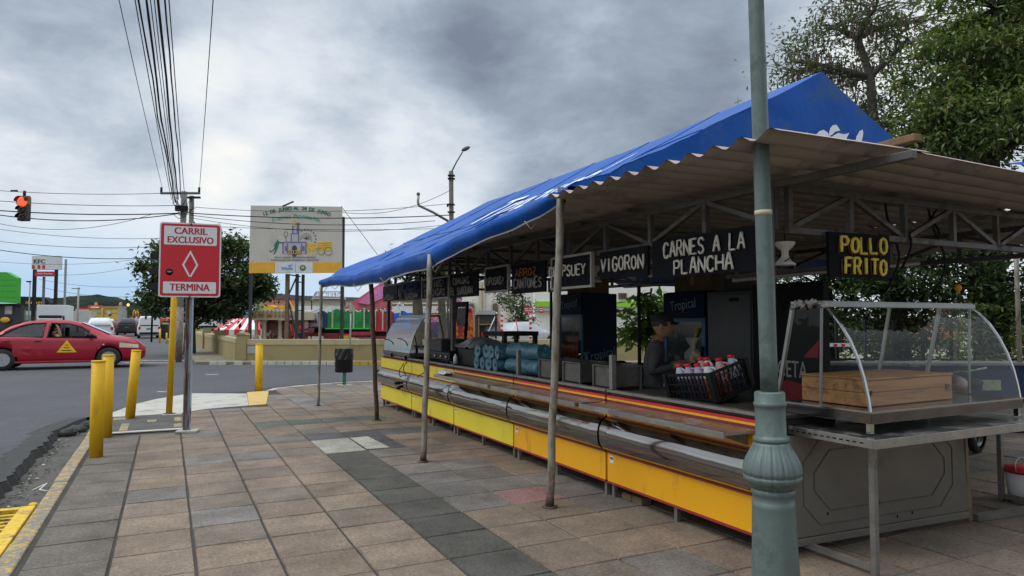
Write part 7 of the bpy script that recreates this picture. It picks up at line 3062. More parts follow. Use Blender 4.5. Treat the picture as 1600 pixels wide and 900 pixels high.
def arc_text(txt, cx, base, half, rise, h, m, xs=.9, bold=0):
    mb = MB()
    n = len(txt)
    for i, ch in enumerate(txt):
        t = (i / (n - 1)) * 2 - 1
        if ch == ' ':
            continue
        px, py = cx + half * t, base - rise * (1 - t * t)
        ang = -math.atan2(2 * rise * t, half)
        for o_ in ([0] if not bold else [-bold, bold]):
            mb.text(ch, h * 1.38 * d / FPX, Matrix.Translation((B.x(px + o_), -.010 - (.001 if o_ > 0 else 0), B.z(py))) @ Matrix.Rotation(PI / 2, 4, 'X') @ Matrix.Rotation(ang, 4, 'Z'), xs, .003)
    return mb


arc_text('12 DE JUNIO AL 28 DE JUNIO', 461, 334, 51, 9.5, 5.6, GRN, 1.0, .25).build('lettering', GRN, pn)
arc_text('Fiestas Patronales', 461, 343, 36, 6.5, 6.4, LGRN, 1.1, .2).build('lettering', LGRN, pn)


def rects(name, lst, m, y0=-.010, y1=-.004):
    mb = MB()
    for a, b_, c, e in lst:
        mb.box(B.x(a), B.x(c), y0, y1, B.z(e), B.z(b_))
    return mb.build(name, m, pn)


rects('church_print', [(441, 379, 477, 396), (444, 376, 474, 379.5), (454, 365, 465, 376), (455, 353, 464.5, 365)], LIL)
rects('church_outline', [(440, 377.5, 478, 379), (440, 379, 442, 396), (476, 379, 478, 396), (447, 380, 449, 395), (469, 380, 471, 395), (453, 365, 454.4, 377), (464.6, 365, 466, 377), (453, 364, 466, 365.4), (455, 352, 457, 364), (462, 347, 466, 364), (444, 384, 447, 392), (471.5, 384, 475, 392)], VIO, -.014, -.0105)
mb = MB()
mb.prism([(B.x(455 + 4 + 4 * math.cos(a)), B.z(388 - 5 * math.sin(a) + (0 if math.sin(a) > 0 else 8))) for a in [2 * PI * k / 20 for k in range(20)]], -.016, -.0145, 'y')
mb.build('church_door_print', INK, pn)
rects('torch_print', [(456, 344, 460, 352), (457, 341.5, 459, 344)], YEL, -.016, -.0145)
mb = MB()
for rr, n_, sz in ((15, 18, 1.0), (8.5, 16, .6)):
    for k in range(n_):
        a = 2 * PI * k / n_
        x, y = 477 + rr * math.cos(a), 373 - rr * math.sin(a)
        if x < 466 or y > 379:
            continue
        mb.box(B.x(x - sz), B.x(x + sz), -.009, -.004, B.z(y + sz), B.z(y - sz))
for k in range(8):
    a = PI * k / 8
    mb.bar((B.x(477), -.008, B.z(373)), (B.x(477 + 8 * math.cos(a)), -.008, B.z(373 - 8 * math.sin(a))), .012, .004)
mb.box(B.x(475.8), B.x(478.2), -.011, -.0085, B.z(374.2), B.z(371.8))
mb.build('wheel_print', INK, pn)
mb = MB()   # maraca / balloon and dotted trail
for k in range(12):
    a = 2 * PI * k / 12
    mb.bar((B.x(445 + 3 * math.cos(a)), -.008, B.z(365 + 4 * math.sin(a))), (B.x(445 + 3 * math.cos(a + .52)), -.008, B.z(365 + 4 * math.sin(a + .52))), .02, .004)
mb.bar((B.x(444), -.008, B.z(369)), (B.x(446), -.008, B.z(377)), .022, .004)
for k in range(7):
    mb.box(B.x(428 + k * 1.8), B.x(428.7 + k * 1.8), -.008, -.004, B.z(357.7 + (k % 3) * 4), B.z(357 + (k % 3) * 4))
mb.build('maraca_print', INK, pn)
mb = MB()   # running player
for pts in ([(431.5, 374), (433.2, 374), (433.2, 377), (431.5, 377)], [(430, 377), (435, 377), (433, 386), (428, 386)], [(435, 377.3), (441, 378.5), (441, 379.6), (434.5, 379.5)], [(430, 377), (426.5, 384), (427.5, 385), (431, 380)],
            [(429, 386), (433, 386), (429, 395.5), (426, 397), (428, 393)], [(428, 386), (430.5, 386), (425.5, 392), (422.5, 394)]):
    mb.prism([(B.x(a), B.z(b_)) for a, b_ in pts], -.010, -.004, 'y')
mb.box(B.x(420), B.x(422.5), -.010, -.004, B.z(393.5), B.z(391))
mb.build('player_print', GRN, pn)
mb = MB()   # ox cart
for pts in ([(476, 381), (481, 379.5), (494, 381), (496, 386), (494, 391), (480, 391), (476, 388)], [(496, 378), (517, 377), (516, 392), (497, 391)], [(480, 391), (482, 391), (481.5, 398), (480, 398)], [(485, 391), (487, 391), (487.5, 398), (485.5, 398)], [(491, 391), (493, 391), (492.5, 398), (491, 398)]):
    mb.prism([(B.x(a), B.z(b_)) for a, b_ in pts], -.010, -.004, 'y')
mb.build('ox_cart_print', YEL, pn)
mb = MB()
for cx, rr in ((501, 5.2), (512, 6)):
    for k in range(16):
        a, a2 = 2 * PI * k / 16, 2 * PI * (k + 1) / 16
        mb.bar((B.x(cx + rr * math.cos(a)), -.0135, B.z(392 - rr * math.sin(a))), (B.x(cx + rr * math.cos(a2)), -.0135, B.z(392 - rr * math.sin(a2))), .022, .005)
for y in (380, 383.5, 387):
    mb.bar((B.x(496), -.0135, B.z(y)), (B.x(516), -.0135, B.z(y - .8)), .014, .005)
for x, y in ((478, 383), (484, 384), (489, 382.5), (492, 388), (481, 388)):
    mb.box(B.x(x), B.x(x + 2.4), -.0135, -.0105, B.z(y + 1), B.z(y))
mb.build('ox_cart_outline', mat('print_brown', (0.25, 0.14, 0.03), .6), pn)
mb = MB()
mb.text('2026', 6.6 * 1.38 * d / FPX, Matrix.Translation((B.x(458.8), -.0175, B.z(394.2))) @ Matrix.Rotation(PI / 2, 4, 'X'), 1.25, .002)
mb.mi = 1
for ox, oy in ((-.5, -.35), (.5, -.35), (-.5, .35), (.5, .35)):
    mb.text('2026', 6.6 * 1.38 * d / FPX, Matrix.Translation((B.x(458.8 + ox), -.0168 + .0002 * ox, B.z(394.2 + oy))) @ Matrix.Rotation(PI / 2, 4, 'X'), 1.25, .0003)
mb.build('lettering', [YEL, INK], pn)
mb = MB()
mb.text('VIVE LA ALEGRIA DE NUESTROS FESTEJOS', 2.5 * 1.38 * d / FPX, Matrix.Translation((B.x(460), -.010, B.z(402))) @ Matrix.Rotation(PI / 2, 4, 'X'), 1.02, .002)
mb.text('PATRONALES CON TRADICION Y DEVOCION', 2.5 * 1.38 * d / FPX, Matrix.Translation((B.x(460), -.010, B.z(406.3))) @ Matrix.Rotation(PI / 2, 4, 'X'), 1.04, .002)
mb.build('lettering', INK, pn)
rects('town_logo', [(439, 417, 447, 418), (439, 418.5, 457, 421.5), (450, 413.5, 454, 418), (455, 411, 456, 418)], mat('print_sky_blue', (0.18, 0.30, 0.55), .6), -.016, -.0125)
rects('divider', [(461, 411, 461.4, 425)], INK, -.016, -.0125)
mb = MB()
for rr, y in ((4.8, -.0160),):
    mb.prism([(B.x(472.5 + rr * math.cos(2 * PI * k / 20)), B.z(418.5 - rr * math.sin(2 * PI * k / 20))) for k in range(20)], y, y + .003, 'y')
mb.mi = 1
mb.prism([(B.x(472.5 + 2.6 * math.cos(2 * PI * k / 14)), B.z(417.8 - 2.6 * math.sin(2 * PI * k / 14))) for k in range(14)], -.018, -.0165, 'y')
mb.build('crest', [GRN, mat('print_gold', (0.5, 0.42, 0.08), .6)], pn)
BST = mat('billboard_steel', (0.035, 0.037, 0.042), .6, .3, .2, 4)
BBR = mat('billboard_rust_post', (0.16, 0.10, 0.07), .8, 0, .3, 4)
B.box('post', 443, 427.5, 448.5, 545, BBR, .16, .3)
B.box('post', 459, 427.5, 463, 545, BST, .16, .3)
B.box('post', 464.5, 427.5, 468, 545, BST, .5, .64)
B.box('post', 386, 427.5, 389.5, 545, BST, .16, .3)
B.box('post', 530, 337, 534.5, 545, BST, .16, .32)
mb = MB()
for (a, b_), (c, e) in (((447, 462), (460, 432)), ((447, 466), (460, 520)), ((448, 428.5), (466, 431.5))):
    mb.bar((B.x(a), .23, B.z(b_)), (B.x(c), .23, B.z(e)), .05, .05)
for y in (440, 462, 485, 508):
    mb.bar((B.x(463), .24, B.z(y)), (B.x(465), .5, B.z(y)), .04, .04)
mb.build('brace', BST, B.r)
mb = MB()
mb.bar((B.x(441), -.12, B.z(322)), (B.x(460), -.3, B.z(316)), .05, .05)
mb.build('lamp_arm', BST, B.r)

# ------------------------------------------------------------------ left background: shops, signs
d = 62
g_ = BG('green_building', 'building with a bright green fascia at the left edge', 'building', 0, d, -.1)
g_.poly('fascia', [(-60, 425), (8, 425), (24.5, 434), (24.5, 474), (-60, 470)], paint('fascia_green', (0.045, 0.36, 0.03)), 0, .6)
g_.box('shop_front', -60, 476, 27, 545, paint('shop_dark', (0.03, 0.03, 0.033)), .5, .9)
g_.box('canopy_edge', -60, 474.2, 27, 477, BLACKP, .2, .9)
g_.box('poster', 3, 478, 14, 491, paint('poster_pale', (0.36, 0.33, 0.28), var=.5, scale=3), .38, .49)
mb = MB()
mb.ball((g_.x(5), .3, g_.z(500)), (.45, .1, .26), 14, 8)
mb.build('orange_mark', paint('mark_orange', (0.65, 0.33, 0.02)), g_.r)
for k in range(4):
    g_.box('panel_seam', -60, 437 + k * 9, 24.4, 437.4 + k * 9, paint('seam_green', (0.035, 0.24, 0.02)), -.012, -.002)
d = 75
m_ = BG('store_sign', 'black store sign with orange lettering on posts, left of the white truck', 'sign', 50, d, -.1)
m_.poly('panel', [(27, 463), (70, 464.5), (78, 474), (76, 478.5), (27, 479)], BLACKP, 0, .8)
m_.text('lettering', 'monge', 54, 472.5, 6, paint('letter_orange', (0.85, 0.42, 0.02)), -.02, 1.25)
for x in (29, 47, 55):
    m_.box('post', x, 479.2, x + 3, 545, BLACKP, .2, .6)
m_ = BG('shop_building', 'pale shop front with glazing behind the black store sign', 'building', 60, 95, -.1)
m_.box('wall', 28, 486, 140, 540, paint('pale_shop', (0.42, 0.42, 0.40)), 0, .5)
m_.box('window', 30, 492, 60, 505, paint('shop_window', (0.22, 0.26, 0.28), rough=.2), -.05, -.01)
for x, w_, c in ((26, 16, 'low green bush in front of the pale shop, left one'), (50, 14, 'low green bush in front of the pale shop, right one')):
    r = bg('bush', c, 'bush', x, 70, 0)
    mb = MB()
    for _ in range(420):
        q = Vector((rnd.gauss(0, .5), rnd.gauss(0, .4), abs(rnd.gauss(.9, .45))))
        add_leaf(mb, q, .22)
    mb.build('foliage', LF_DARK, r)
# chicken restaurant pylon
d = 70
kf = BG('pylon_sign', 'tall white chicken restaurant sign over a small red panel on dark posts', 'sign', 68, d, -.1)
kp = kf.box('panel', 47.5, 399.5, 90.5, 421, paint('pylon_white', (0.60, 0.61, 0.61)), 0, .5)
mb = MB()
for o_ in (-.35, 0, .35):
    mb.text('KFC', 6.6 * 1.38 * d / FPX, Matrix.Translation((kf.x(59.5 + o_), -.02 - .003 * (o_ + 1), kf.z(408.5))) @ Matrix.Rotation(PI / 2, 4, 'X') @ Matrix.Shear('XY', 4, (.2, 0)), 1.12, .004)
mb.build('lettering', INK, kp)
for x in (48.5, 57, 64.5):
    kf.box('red_stripe', x, 414, x + 4, 419.8, SIGN_RED, -.03, -.005, parent=kp)
rp = kf.box('red_panel', 52.5, 424, 84, 431.5, SIGN_RED, .05, .45)
kf.text('lettering', 'Pollo Express', 68.5, 427.8, 3.2, WHITE, .03, .95, rp)
kf.box('post', 48.5, 421.2, 52, 540, BLACKP, .1, .4)
kf.box('post', 82.5, 421.2, 85.5, 540, BLACKP, .1, .4)
kf.box('post', 60, 431.8, 62.5, 540, paint('pylon_grey', (0.16, 0.16, 0.16)), .5, .7)
kf.box('mast', 93, 404, 95, 540, paint('mast_grey', (0.30, 0.31, 0.32)), .6, .8)
# distant pole
p = BG('utility_pole', 'distant plain pole above the red and white hoardings', 'utility pole', 122, 85, -.1)
p.tube('shaft', [(122, 540), (122, 449)], 1.4, paint('far_pole', (0.28, 0.27, 0.25)))
p.box('cross_arm', 112, 450.5, 124, 451.5, BLACKP, -.1, .1)
p = BG('utility_pole', 'far thin pole against the sky beside the chicken restaurant sign', 'utility pole', 44, 68, -.1)
p.tube('shaft', [(45, 540), (46, 440)], .9, paint('far_pole', (0.28, 0.27, 0.25)))
p.box('lamp_head', 42, 439, 47, 441, BLACKP, -.2, .1)
p = BG('utility_pole', 'dark slim pole in front of the dark round tree', 'utility pole', 238.5, 48, -.1)
p.tube('shaft', [(238, 540), (238.5, 452)], 1.5, BLACKP)
p.box('lamp_head', 230, 447, 237, 451, BLACKP, -.2, .1)
# hoardings and restaurants beyond the junction
d = 105
h_ = BG('hoarding', 'red and white striped hoarding behind the white truck', 'billboard', 129, d, -.1)
h_.box('panel', 118, 481, 138, 515, paint('hoard_white', (0.58, 0.56, 0.55)), 0, 1)
for y0, y1 in ((480.8, 483), (486.5, 490), (492.5, 495.5)):
    h_.box('red_band', 117.8, y0, 138.2, y1, SIGN_RED, -.06, -.01)
h_.box('green_patch', 123, 501, 128, 507, paint('patch_olive', (0.35, 0.38, 0.12)), -.06, -.01)
h_ = BG('restaurant', 'yellow burger restaurant with food posters and orange roof finials', 'building', 165, d - 5, -.1)
YB = paint('restaurant_yellow', (0.56, 0.37, 0.07), var=.14, scale=.8)
h_.box('wall', 138, 480, 184.5, 540, YB, 0, .8)
h_.box('red_band', 138, 477, 160, 482.5, paint('band_red', (0.52, 0.07, 0.04)), -.1, -.01)
h_.box('roof_edge', 160.2, 478.5, 186, 482, paint('roof_brown', (0.33, 0.22, 0.08)), -.1, .8)
h_.box('white_lettering_strip', 143, 479.2, 156, 481.4, WHITE, -.16, -.11)
h_.poly('poster_blob', [(144, 490), (150, 486.5), (154, 489), (153, 494), (146, 495)], paint('poster_grey_blue', (0.34, 0.40, 0.42), var=.3, scale=3), -.04, -.005)
h_.poly('poster_blob', [(144, 499), (149, 497), (153, 500), (152, 504), (145, 504)], paint('poster_pale2', (0.50, 0.48, 0.40), var=.3, scale=3), -.04, -.005)
h_.poly('poster_blob', [(167, 488), (170, 485.5), (174, 489), (171, 493)], paint('poster_white2', (0.55, 0.54, 0.5), var=.3, scale=3), -.04, -.005)
h_.poly('poster_blob', [(170, 491), (174, 489.5), (174.5, 492.5), (171, 494)], INK, -.06, -.041)
h_.box('poster_blob', 168, 496, 173, 501, paint('poster_pale2', (0.50, 0.48, 0.40)), -.04, -.005)
h_.poly('poster_blob', [(169, 505), (172, 503), (175, 505.5), (172, 508)], INK, -.04, -.005)
h_.box('white_panel', 176, 505, 183, 510.5, WHITE, -.04, -.005)
for y in (489, 500.5):
    h_.box('dark_line', 137.8, y, 184.6, y + .5, INK, -.03, -.005)
h_.box('pilaster', 159, 481, 162.5, 515, paint('pilaster', (0.50, 0.36, 0.12)), -.15, -.05)
h_.box('red_base', 172, 511, 184, 519, paint('band_red', (0.52, 0.07, 0.04)), -.2, -.02)
for x in (147.5, 186):
    mb = MB()
    mb.lathe([(0, 0), (.24, 0), (.26, .12), (.18, .16), (.23, .36), (.12, .48), (0, .55)], 14, c=(h_.x(x), .4, h_.z(478)))
    mb.build('finial', paint('finial_orange', (0.48, 0.22, 0.05)), h_.r)
h_ = BG('corner_pillar', 'grey streaked pillar at the right end of the yellow restaurant', 'pillar', 189, d - 9, -.1)
h_.box('shaft', 185.2, 478.5, 192.5, 530, paint('pillar_grey', (0.30, 0.28, 0.28), var=.3, scale=2), 0, 1)
h_.box('base', 186, 519, 190, 531, WHITE, -.2, -.02)
h_ = BG('yellow_sign', 'small square yellow sign beyond the black car', 'sign', 197, d, -.1)
h_.box('panel', 194, 505, 199.5, 511.5, paint('bright_yellow', (0.70, 0.45, 0.02)), 0, .3)
h_.box('symbol', 196, 507, 198, 510, INK, -.05, -.01)
h_.box('post', 196, 511.7, 197.5, 535, BLACKP, .1, .2)
d = 150
h_ = BG('pylon_sign', 'pylon with golden arches over red panels, far along the road', 'sign', 212, d, -.1)
ARCH = paint('arch_yellow', (0.75, 0.47, 0.02))
for cx in (210.2, 214.6):
    mb = MB()
    mb.tube([(h_.x(cx - 2.1 + 4.2 * (k / 12)), 0, h_.z(493.2 - 8.6 * math.sin(PI * k / 12) ** .7)) for k in range(13)], 1.0 * d / FPX * .72, 8)
    mb.build('arch', ARCH, h_.r)
h_.box('red_panel', 206.5, 491.5, 218, 494, SIGN_RED, .3, .8)
h_.box('red_panel', 205.5, 496, 217.8, 501, SIGN_RED, .3, .8)
h_.box('white_panel', 211.5, 494.2, 213.5, 506, WHITE, .25, .85)
h_.box('white_panel', 205.5, 502, 218, 507, paint('panel_white', (0.5, 0.45, 0.43)), .3, .8)
h_.box('post', 204, 495, 205.2, 535, ARCH, .3, .8)
h_.box('post', 210, 507.2, 214, 535, paint('post_grey', (0.3, 0.3, 0.3)), .4, .8)
h_ = BG('restaurant', 'low pale restaurant with a dark window beside the arches sign', 'building', 210, 140, -.1)
h_.box('wall', 198, 507, 222, 535, paint('wall_sand', (0.42, 0.38, 0.28)), 0, .8)
h_.box('window', 203, 510, 212, 515, INK, -.1, -.01)
h_.box('roof_line', 197, 505, 223, 507, paint('roof_grey', (0.25, 0.25, 0.24)), -.2, .8)
# far signal showing amber
t = BG('traffic_light', 'small far traffic light glowing amber over the distant road', 'traffic light', 200, 70, fz(480, 70))
t.box('housing', 198, 471, 203, 480, mat('signal_housing', (0.035, 0.03, 0.02), .5), 0, .3)
em2 = bpy.data.materials.new('amber_signal_lamp')
em2.use_nodes = True
q = em2.node_tree.nodes['Principled BSDF']
q.inputs['Base Color'].default_value = (.8, .35, .02, 1)
q.inputs['Emission Color'].default_value = (1, .55, .12, 1)
q.inputs['Emission Strength'].default_value = 1.5
mb = MB()
mb.ball((t.x(200.5), -.03, t.z(476.5)), (.14, .06, .14), 12, 8)
mb.build('lamp', em2, t.r)
t.tube('span_wire', [(195, 470), (206, 470)], .35, BLACK, .1)
# kiosk with a red roof under the tree
h_ = BG('kiosk', 'small kiosk with red roof and yellow awning at the edge of the dark tree', 'kiosk', 248, 60, 0)
h_.poly('roof', [(243, 499), (248, 496), (258, 498), (260, 502), (242, 502)], paint('kiosk_red', (0.45, 0.08, 0.05)), 0, 2)
h_.poly('awning', [(240, 502.2), (256, 502.2), (254, 506.5), (241, 506)], paint('kiosk_orange', (0.42, 0.22, 0.03)), -.4, 0)
h_.box('body', 244, 506.8, 262, 532, paint('kiosk_dark', (0.05, 0.045, 0.04)), .2, 2)
h_ = BG('bollard', 'distant yellow post by the far kerb, left of the tall yellow signal post', 'bollard', 251, 46, 0)
h_.tube('pipe', [(251, 536), (251, 514)], 1.5, YELLOW_POST)
h_ = BG('bollard', 'distant shorter yellow post right of the white van', 'bollard', 262, 44, 0)
h_.tube('pipe', [(261.5, 537), (261.5, 520)], 1.2, YELLOW_POST)

# ------------------------------------------------------------------ fairground behind the wall
d = 64
h_ = BG('hall', 'long beige hall with a dark roof behind the fairground rides', 'building', 520, d, 0)
BEI = paint('hall_beige', (0.50, 0.45, 0.34), scale=.4)
h_.box('wall', 398, 468, 720, 545, BEI, 0, 3)
h_.poly('roof', [(392, 468), (395, 455), (470, 462), (560, 465), (722, 463), (722, 467.8)], paint('hall_roof', (0.10, 0.095, 0.10)), -.4, 3)
h_.box('white_band', 466, 478, 720, 489, paint('hall_white', (0.66, 0.66, 0.64), scale=.4), -.3, -.02)
h_.box('cornice', 560, 473, 720, 475.5, paint('hall_cream', (0.58, 0.52, 0.38)), -.4, -.02)
h_.box('pink_band', 655, 497, 702, 503, paint('band_pink', (0.55, 0.30, 0.42)), -.4, -.31)
h_.box('lower_dark_wall', 560, 503, 720, 540, paint('dark_trailer', (0.05, 0.048, 0.055)), -1.2, -.5)  # dark box along the foot of the hall
# red-white tents
for px0, px1, top_, lab in ((334, 408, 497, 'red and white striped tent roof left of the carousel'), (420, 436, 500, 'small red and white awning between the carousel columns')):
    d = 36
    h_ = BG('striped_tent', lab, 'tent', (px0 + px1) / 2, d, 0)
    mb = MB()
    n_ = 9 if px1 - px0 > 30 else 4
    x0, x1 = h_.x(px0), h_.x(px1)
    zt_, zb_ = h_.z(top_), h_.z(515)
    mb2 = MB()
    for k in range(n_):
        mb.mi = k % 2
        u0, u1 = k / n_, (k + 1) / n_
        xa, xb = x0 + (x1 - x0) * u0, x0 + (x1 - x0) * u1
        c_ = (x0 + x1) / 2
        ta, tb = c_ + (xa - c_) * .55, c_ + (xb - c_) * .55
        mb.add([(xa, 0, zb_), (xb, 0, zb_), (tb, 1.2, zt_), (ta, 1.2, zt_)], [(0, 1, 2, 3)])
        mb.add([(xa, -.01, zb_ - .28), (xb, -.01, zb_ - .28), (xb, -.01, zb_), (xa, -.01, zb_)], [(0, 1, 2, 3)])
        mb.add([(ta, 1.2, zt_), (tb, 1.2, zt_), (xb, 2.4, zb_), (xa, 2.4, zb_)], [(0, 1, 2, 3)])
    mb.build('striped_roof', [paint('tent_red', (0.60, 0.02, 0.03)), paint('tent_white', (0.68, 0.68, 0.68))], h_.r)
    mb = MB()
    for x in (x0 + .05, x1 - .05):
        for y in (.05, 2.35):
            mb.box(x - .03, x + .03, y - .03, y + .03, 0, zb_)
    mb.build('pole', WHITE, h_.r)
# carousel kiosk
d = 30
IVORY = paint('carousel_ivory', (0.50, 0.44, 0.34), var=.15, scale=3)
GOLD = paint('carousel_gold', (0.40, 0.26, 0.06), var=.2, scale=5)
h_ = BG('carousel', 'ivory carousel with carved gold top and columns behind the wall', 'carousel', 430, d, 0)
mb = MB()
for k in range(12):
    xa = 393 + k * 6.2
    mb.prism([(h_.x(xa), h_.z(500)), (h_.x(xa + 6.1), h_.z(500)), (h_.x(xa + 6.1), h_.z(487.5)), (h_.x(xa + 5), h_.z(485.5)), (h_.x(xa + 3), h_.z(484)), (h_.x(xa + 1.1), h_.z(485.5)), (h_.x(xa), h_.z(487.5))], -.2, 2.5, 'y')
mb.build('crown_rail', IVORY, h_.r)
mb = MB()
for k in range(12):
    xa = 396 + k * 6.2
    mb.ball((h_.x(xa), -.2, h_.z(493)), (.055, .03, .10), 10, 8)
    mb.ball((h_.x(xa), -.2, h_.z(488)), (.04, .03, .035), 8, 6)
mb.build('gold_ornament', GOLD, h_.r)
mb = MB()
for a in ((402, 494.5, 3.5), (411, 492.5, 4), (424, 493.5, 3.5), (455, 494, 4)):
    mb.prism([(h_.x(a[0] + a[2] * math.cos(2 * PI * k / 7) * (1 if k % 2 else .6)), h_.z(a[1] - 2.6 * math.sin(2 * PI * k / 7))) for k in range(7)], -.27, -.235, 'y')
mb.build('painted_scene', paint('painted_scene', (0.40, 0.13, 0.06), var=.4, scale=6), h_.r)
for x in (400, 413, 437, 462):
    mb = MB()
    xx, rr = h_.x(x), .075
    mb.lathe([(rr * 1.6, h_.z(531)), (rr * 1.5, h_.z(528)), (rr, h_.z(526)), (rr * .9, h_.z(506)), (rr * 1.5, h_.z(501)), (rr * 1.6, h_.z(500.2))], 14, c=(xx, .1, 0))
    mb.build('column', IVORY, h_.r)
mb = MB()
mb.lathe([(1.0, .2), (1.0, h_.z(500.2))], 20, c=(h_.x(430), 1.4, 0))
mb.build('core', paint('carousel_core', (0.22, 0.10, 0.08), var=.5, scale=3), h_.r)
mb = MB()
mb.box(h_.x(392), h_.x(470), -.3, 2.6, 0, .35)
mb.build('deck', paint('deck_red', (0.26, 0.025, 0.03)), h_.r)
for i, (x, m__) in enumerate(((411, WHITE), (425, IVORY), (452, paint('horse_brown', (0.25, 0.12, 0.06))))):
    mb = MB()
    X_, Z_ = h_.x(x), h_.z(523)
    mb.ball((X_, .5, Z_), (.17, .08, .09), 12, 8)
    mb.tube([(X_ + .13, .5, Z_ + .04), (X_ + .20, .5, Z_ + .18), (X_ + .29, .5, Z_ + .17)], [.06, .045, .03], 8)
    for dx in (-.12, .12):
        for dy in (-.04, .04):
            mb.tube([(X_ + dx, .5 + dy, Z_ - .05), (X_ + dx + .04, .5 + dy, Z_ - .15), (X_ + dx, .5 + dy, Z_ - .25)], [.03, .022, .018], 6)
    mb.tube([(X_ - .16, .5, Z_ + .03), (X_ - .24, .5, Z_ - .08)], [.03, .012], 6)
    hs_ = mb.build('horse', m__, h_.r)
    mb = MB()
    mb.tube([(X_, .5, Z_ + .09), (X_, .5, h_.z(500.5))], .014, 6)
    mb.build('pole', GOLD, hs_)
mb = MB()
for (a, b_), (c, e) in (((456, 528), (470, 512)), ((450, 522), (478, 508)), ((458, 506), (462, 528)), ((472, 508), (478, 526))):
    mb.tube([(h_.x(a), -.35, h_.z(b_)), (h_.x(c), -.35, h_.z(e))], .022, 6)
mb.build('red_rail', SIGN_RED, h_.r)
# food booth with yellow and green arch top
d = 40
h_ = BG('food_booth', 'yellow booth with green arch and red TACOS letters above the carousel', 'booth', 430, d, 0)
h_.poly('roof_sign', [(411, 484), (411, 478), (420, 476.5), (432, 480), (440, 477.5), (450, 479), (458, 480), (458, 486), (411, 486)], paint('booth_yellow', (0.66, 0.42, 0.02)), 0, .8)
h_.poly('green_arch', [(395, 485), (398, 481.5), (405, 480), (411, 480), (411, 484), (400, 485.5)], paint('booth_green', (0.20, 0.42, 0.05)), .1, .7)
mb = MB()
mb.prism([(h_.x(435 + 7 * math.cos(PI * k / 10)), h_.z(486 - 7 * math.sin(PI * k / 10))) for k in range(11)], -.15, -.01, 'y')
mb.build('orange_arch', paint('booth_orange', (0.62, 0.26, 0.02)), h_.r)
mb = MB()
mb.prism([(h_.x(435 + 4.5 * math.cos(PI * k / 10)), h_.z(486 - 4.5 * math.sin(PI * k / 10))) for k in range(11)], -.2, -.155, 'y')
mb.build('window', paint('booth_window', (0.26, 0.27, 0.25)), h_.r)
h_.text('lettering', 'TACOS', 432, 472, 6.5, paint('letter_faded_red', (0.55, 0.10, 0.08)), .3, 1.7, None, 0, .05)
h_.box('letter_bar', 409, 475.5, 456, 476.4, paint('letter_faded_red', (0.55, 0.10, 0.08)), .25, .35)
h_.box('body', 410, 486.2, 458, 545, paint('booth_dark', (0.08, 0.06, 0.05)), .2, .8)
# ride sign on a scaffold
d = 44
h_ = BG('ride_sign', 'silver scaffold sign with block letters TECTIPIC above the green ride', 'sign', 512, d, 0)
SIL = paint('sign_silver', (0.50, 0.50, 0.50))
mb = MB()
for (a, b_), (c, e) in (((487, 469), (494, 456)), ((494, 456), (531, 456)), ((531, 456), (540, 468)), ((487, 469), (490, 466)), ((490, 466), (537, 466)), ((494, 456), (490, 466)), ((531, 456), (537, 466))):
    mb.bar((h_.x(a), 0, h_.z(b_)), (h_.x(c), 0, h_.z(e)), .08, .08)
for k in range(6):
    mb.bar((h_.x(497 + k * 6.5), .05, h_.z(466)), (h_.x(497 + k * 6.5), .05, h_.z(456)), .03, .03)
mb.build('frame', SIL, h_.r)
h_.text('lettering', 'TECTIPIC', 512.5, 461, 6.4, SIL, -.03, 1.12, None, 0, .03)
for x in (487, 539):
    h_.box('post', x - .6, 469, x + .6, 545, BLACKP, -.05, .05)
# ride panels in colours, with mast tops
d = 33


def ride(name, label, px0, px1, py0, py1, m, seats, waves, posts, trim):
    h = BG(name, label, 'fairground ride', (px0 + px1) / 2, d, 0, 'ride backdrops behind the wall')
    pts = []
    n_ = 40
    for k in range(n_ + 1):
        x = px0 + (px1 - px0) * k / n_
        pts.append((h.x(x), h.z(py0 + 2.6 * math.sin((x - px0) / (px1 - px0) * waves * 2 * PI + .6))))
    mb = MB()
    mb.prism([(h.x(px1), h.z(py1)), *reversed(pts), (h.x(px0), h.z(py1))], 0, .15, 'y')
    mb.build('backdrop', m, h.r)
    mb = MB()
    for k in range(posts):
        x = px0 + (px1 - px0) * (k + .5) / posts
        mb.box(h.x(x - .9), h.x(x + .9), -.1, -.01, h.z(py1), h.z(py0 - 4))
        for j in range(9):
            pass
    mb.build('light_mast', paint('mast_white', (0.55, 0.58, 0.56)), h.r)
    mb = MB()
    for k in range(posts):
        x = px0 + (px1 - px0) * (k + .5) / posts
        for j in range(7):
            z = py0 + (py1 - py0) * (j + .5) / 7
            mb.box(h.x(x - .55), h.x(x + .55), -.12, -.105, h.z(z + .7), h.z(z - .7))
    mb.build('bulb', paint('bulb_grey', (0.28, 0.30, 0.30)), h.r)
    h.box('trim', px0 - 1, py1, px1 + 1, py1 + 1.6, trim, -.3, .2)
    h.box('underframe', px0 - 1, py1 + 1.8, px1 + 1, py1 + 14, paint('under_dark', (0.025, 0.022, 0.025)), .1, 1.5)
    h.box('step', px0 + 3, py1 + 9, px1 - 4, py1 + 14, seats, -.6, .05)
    return h


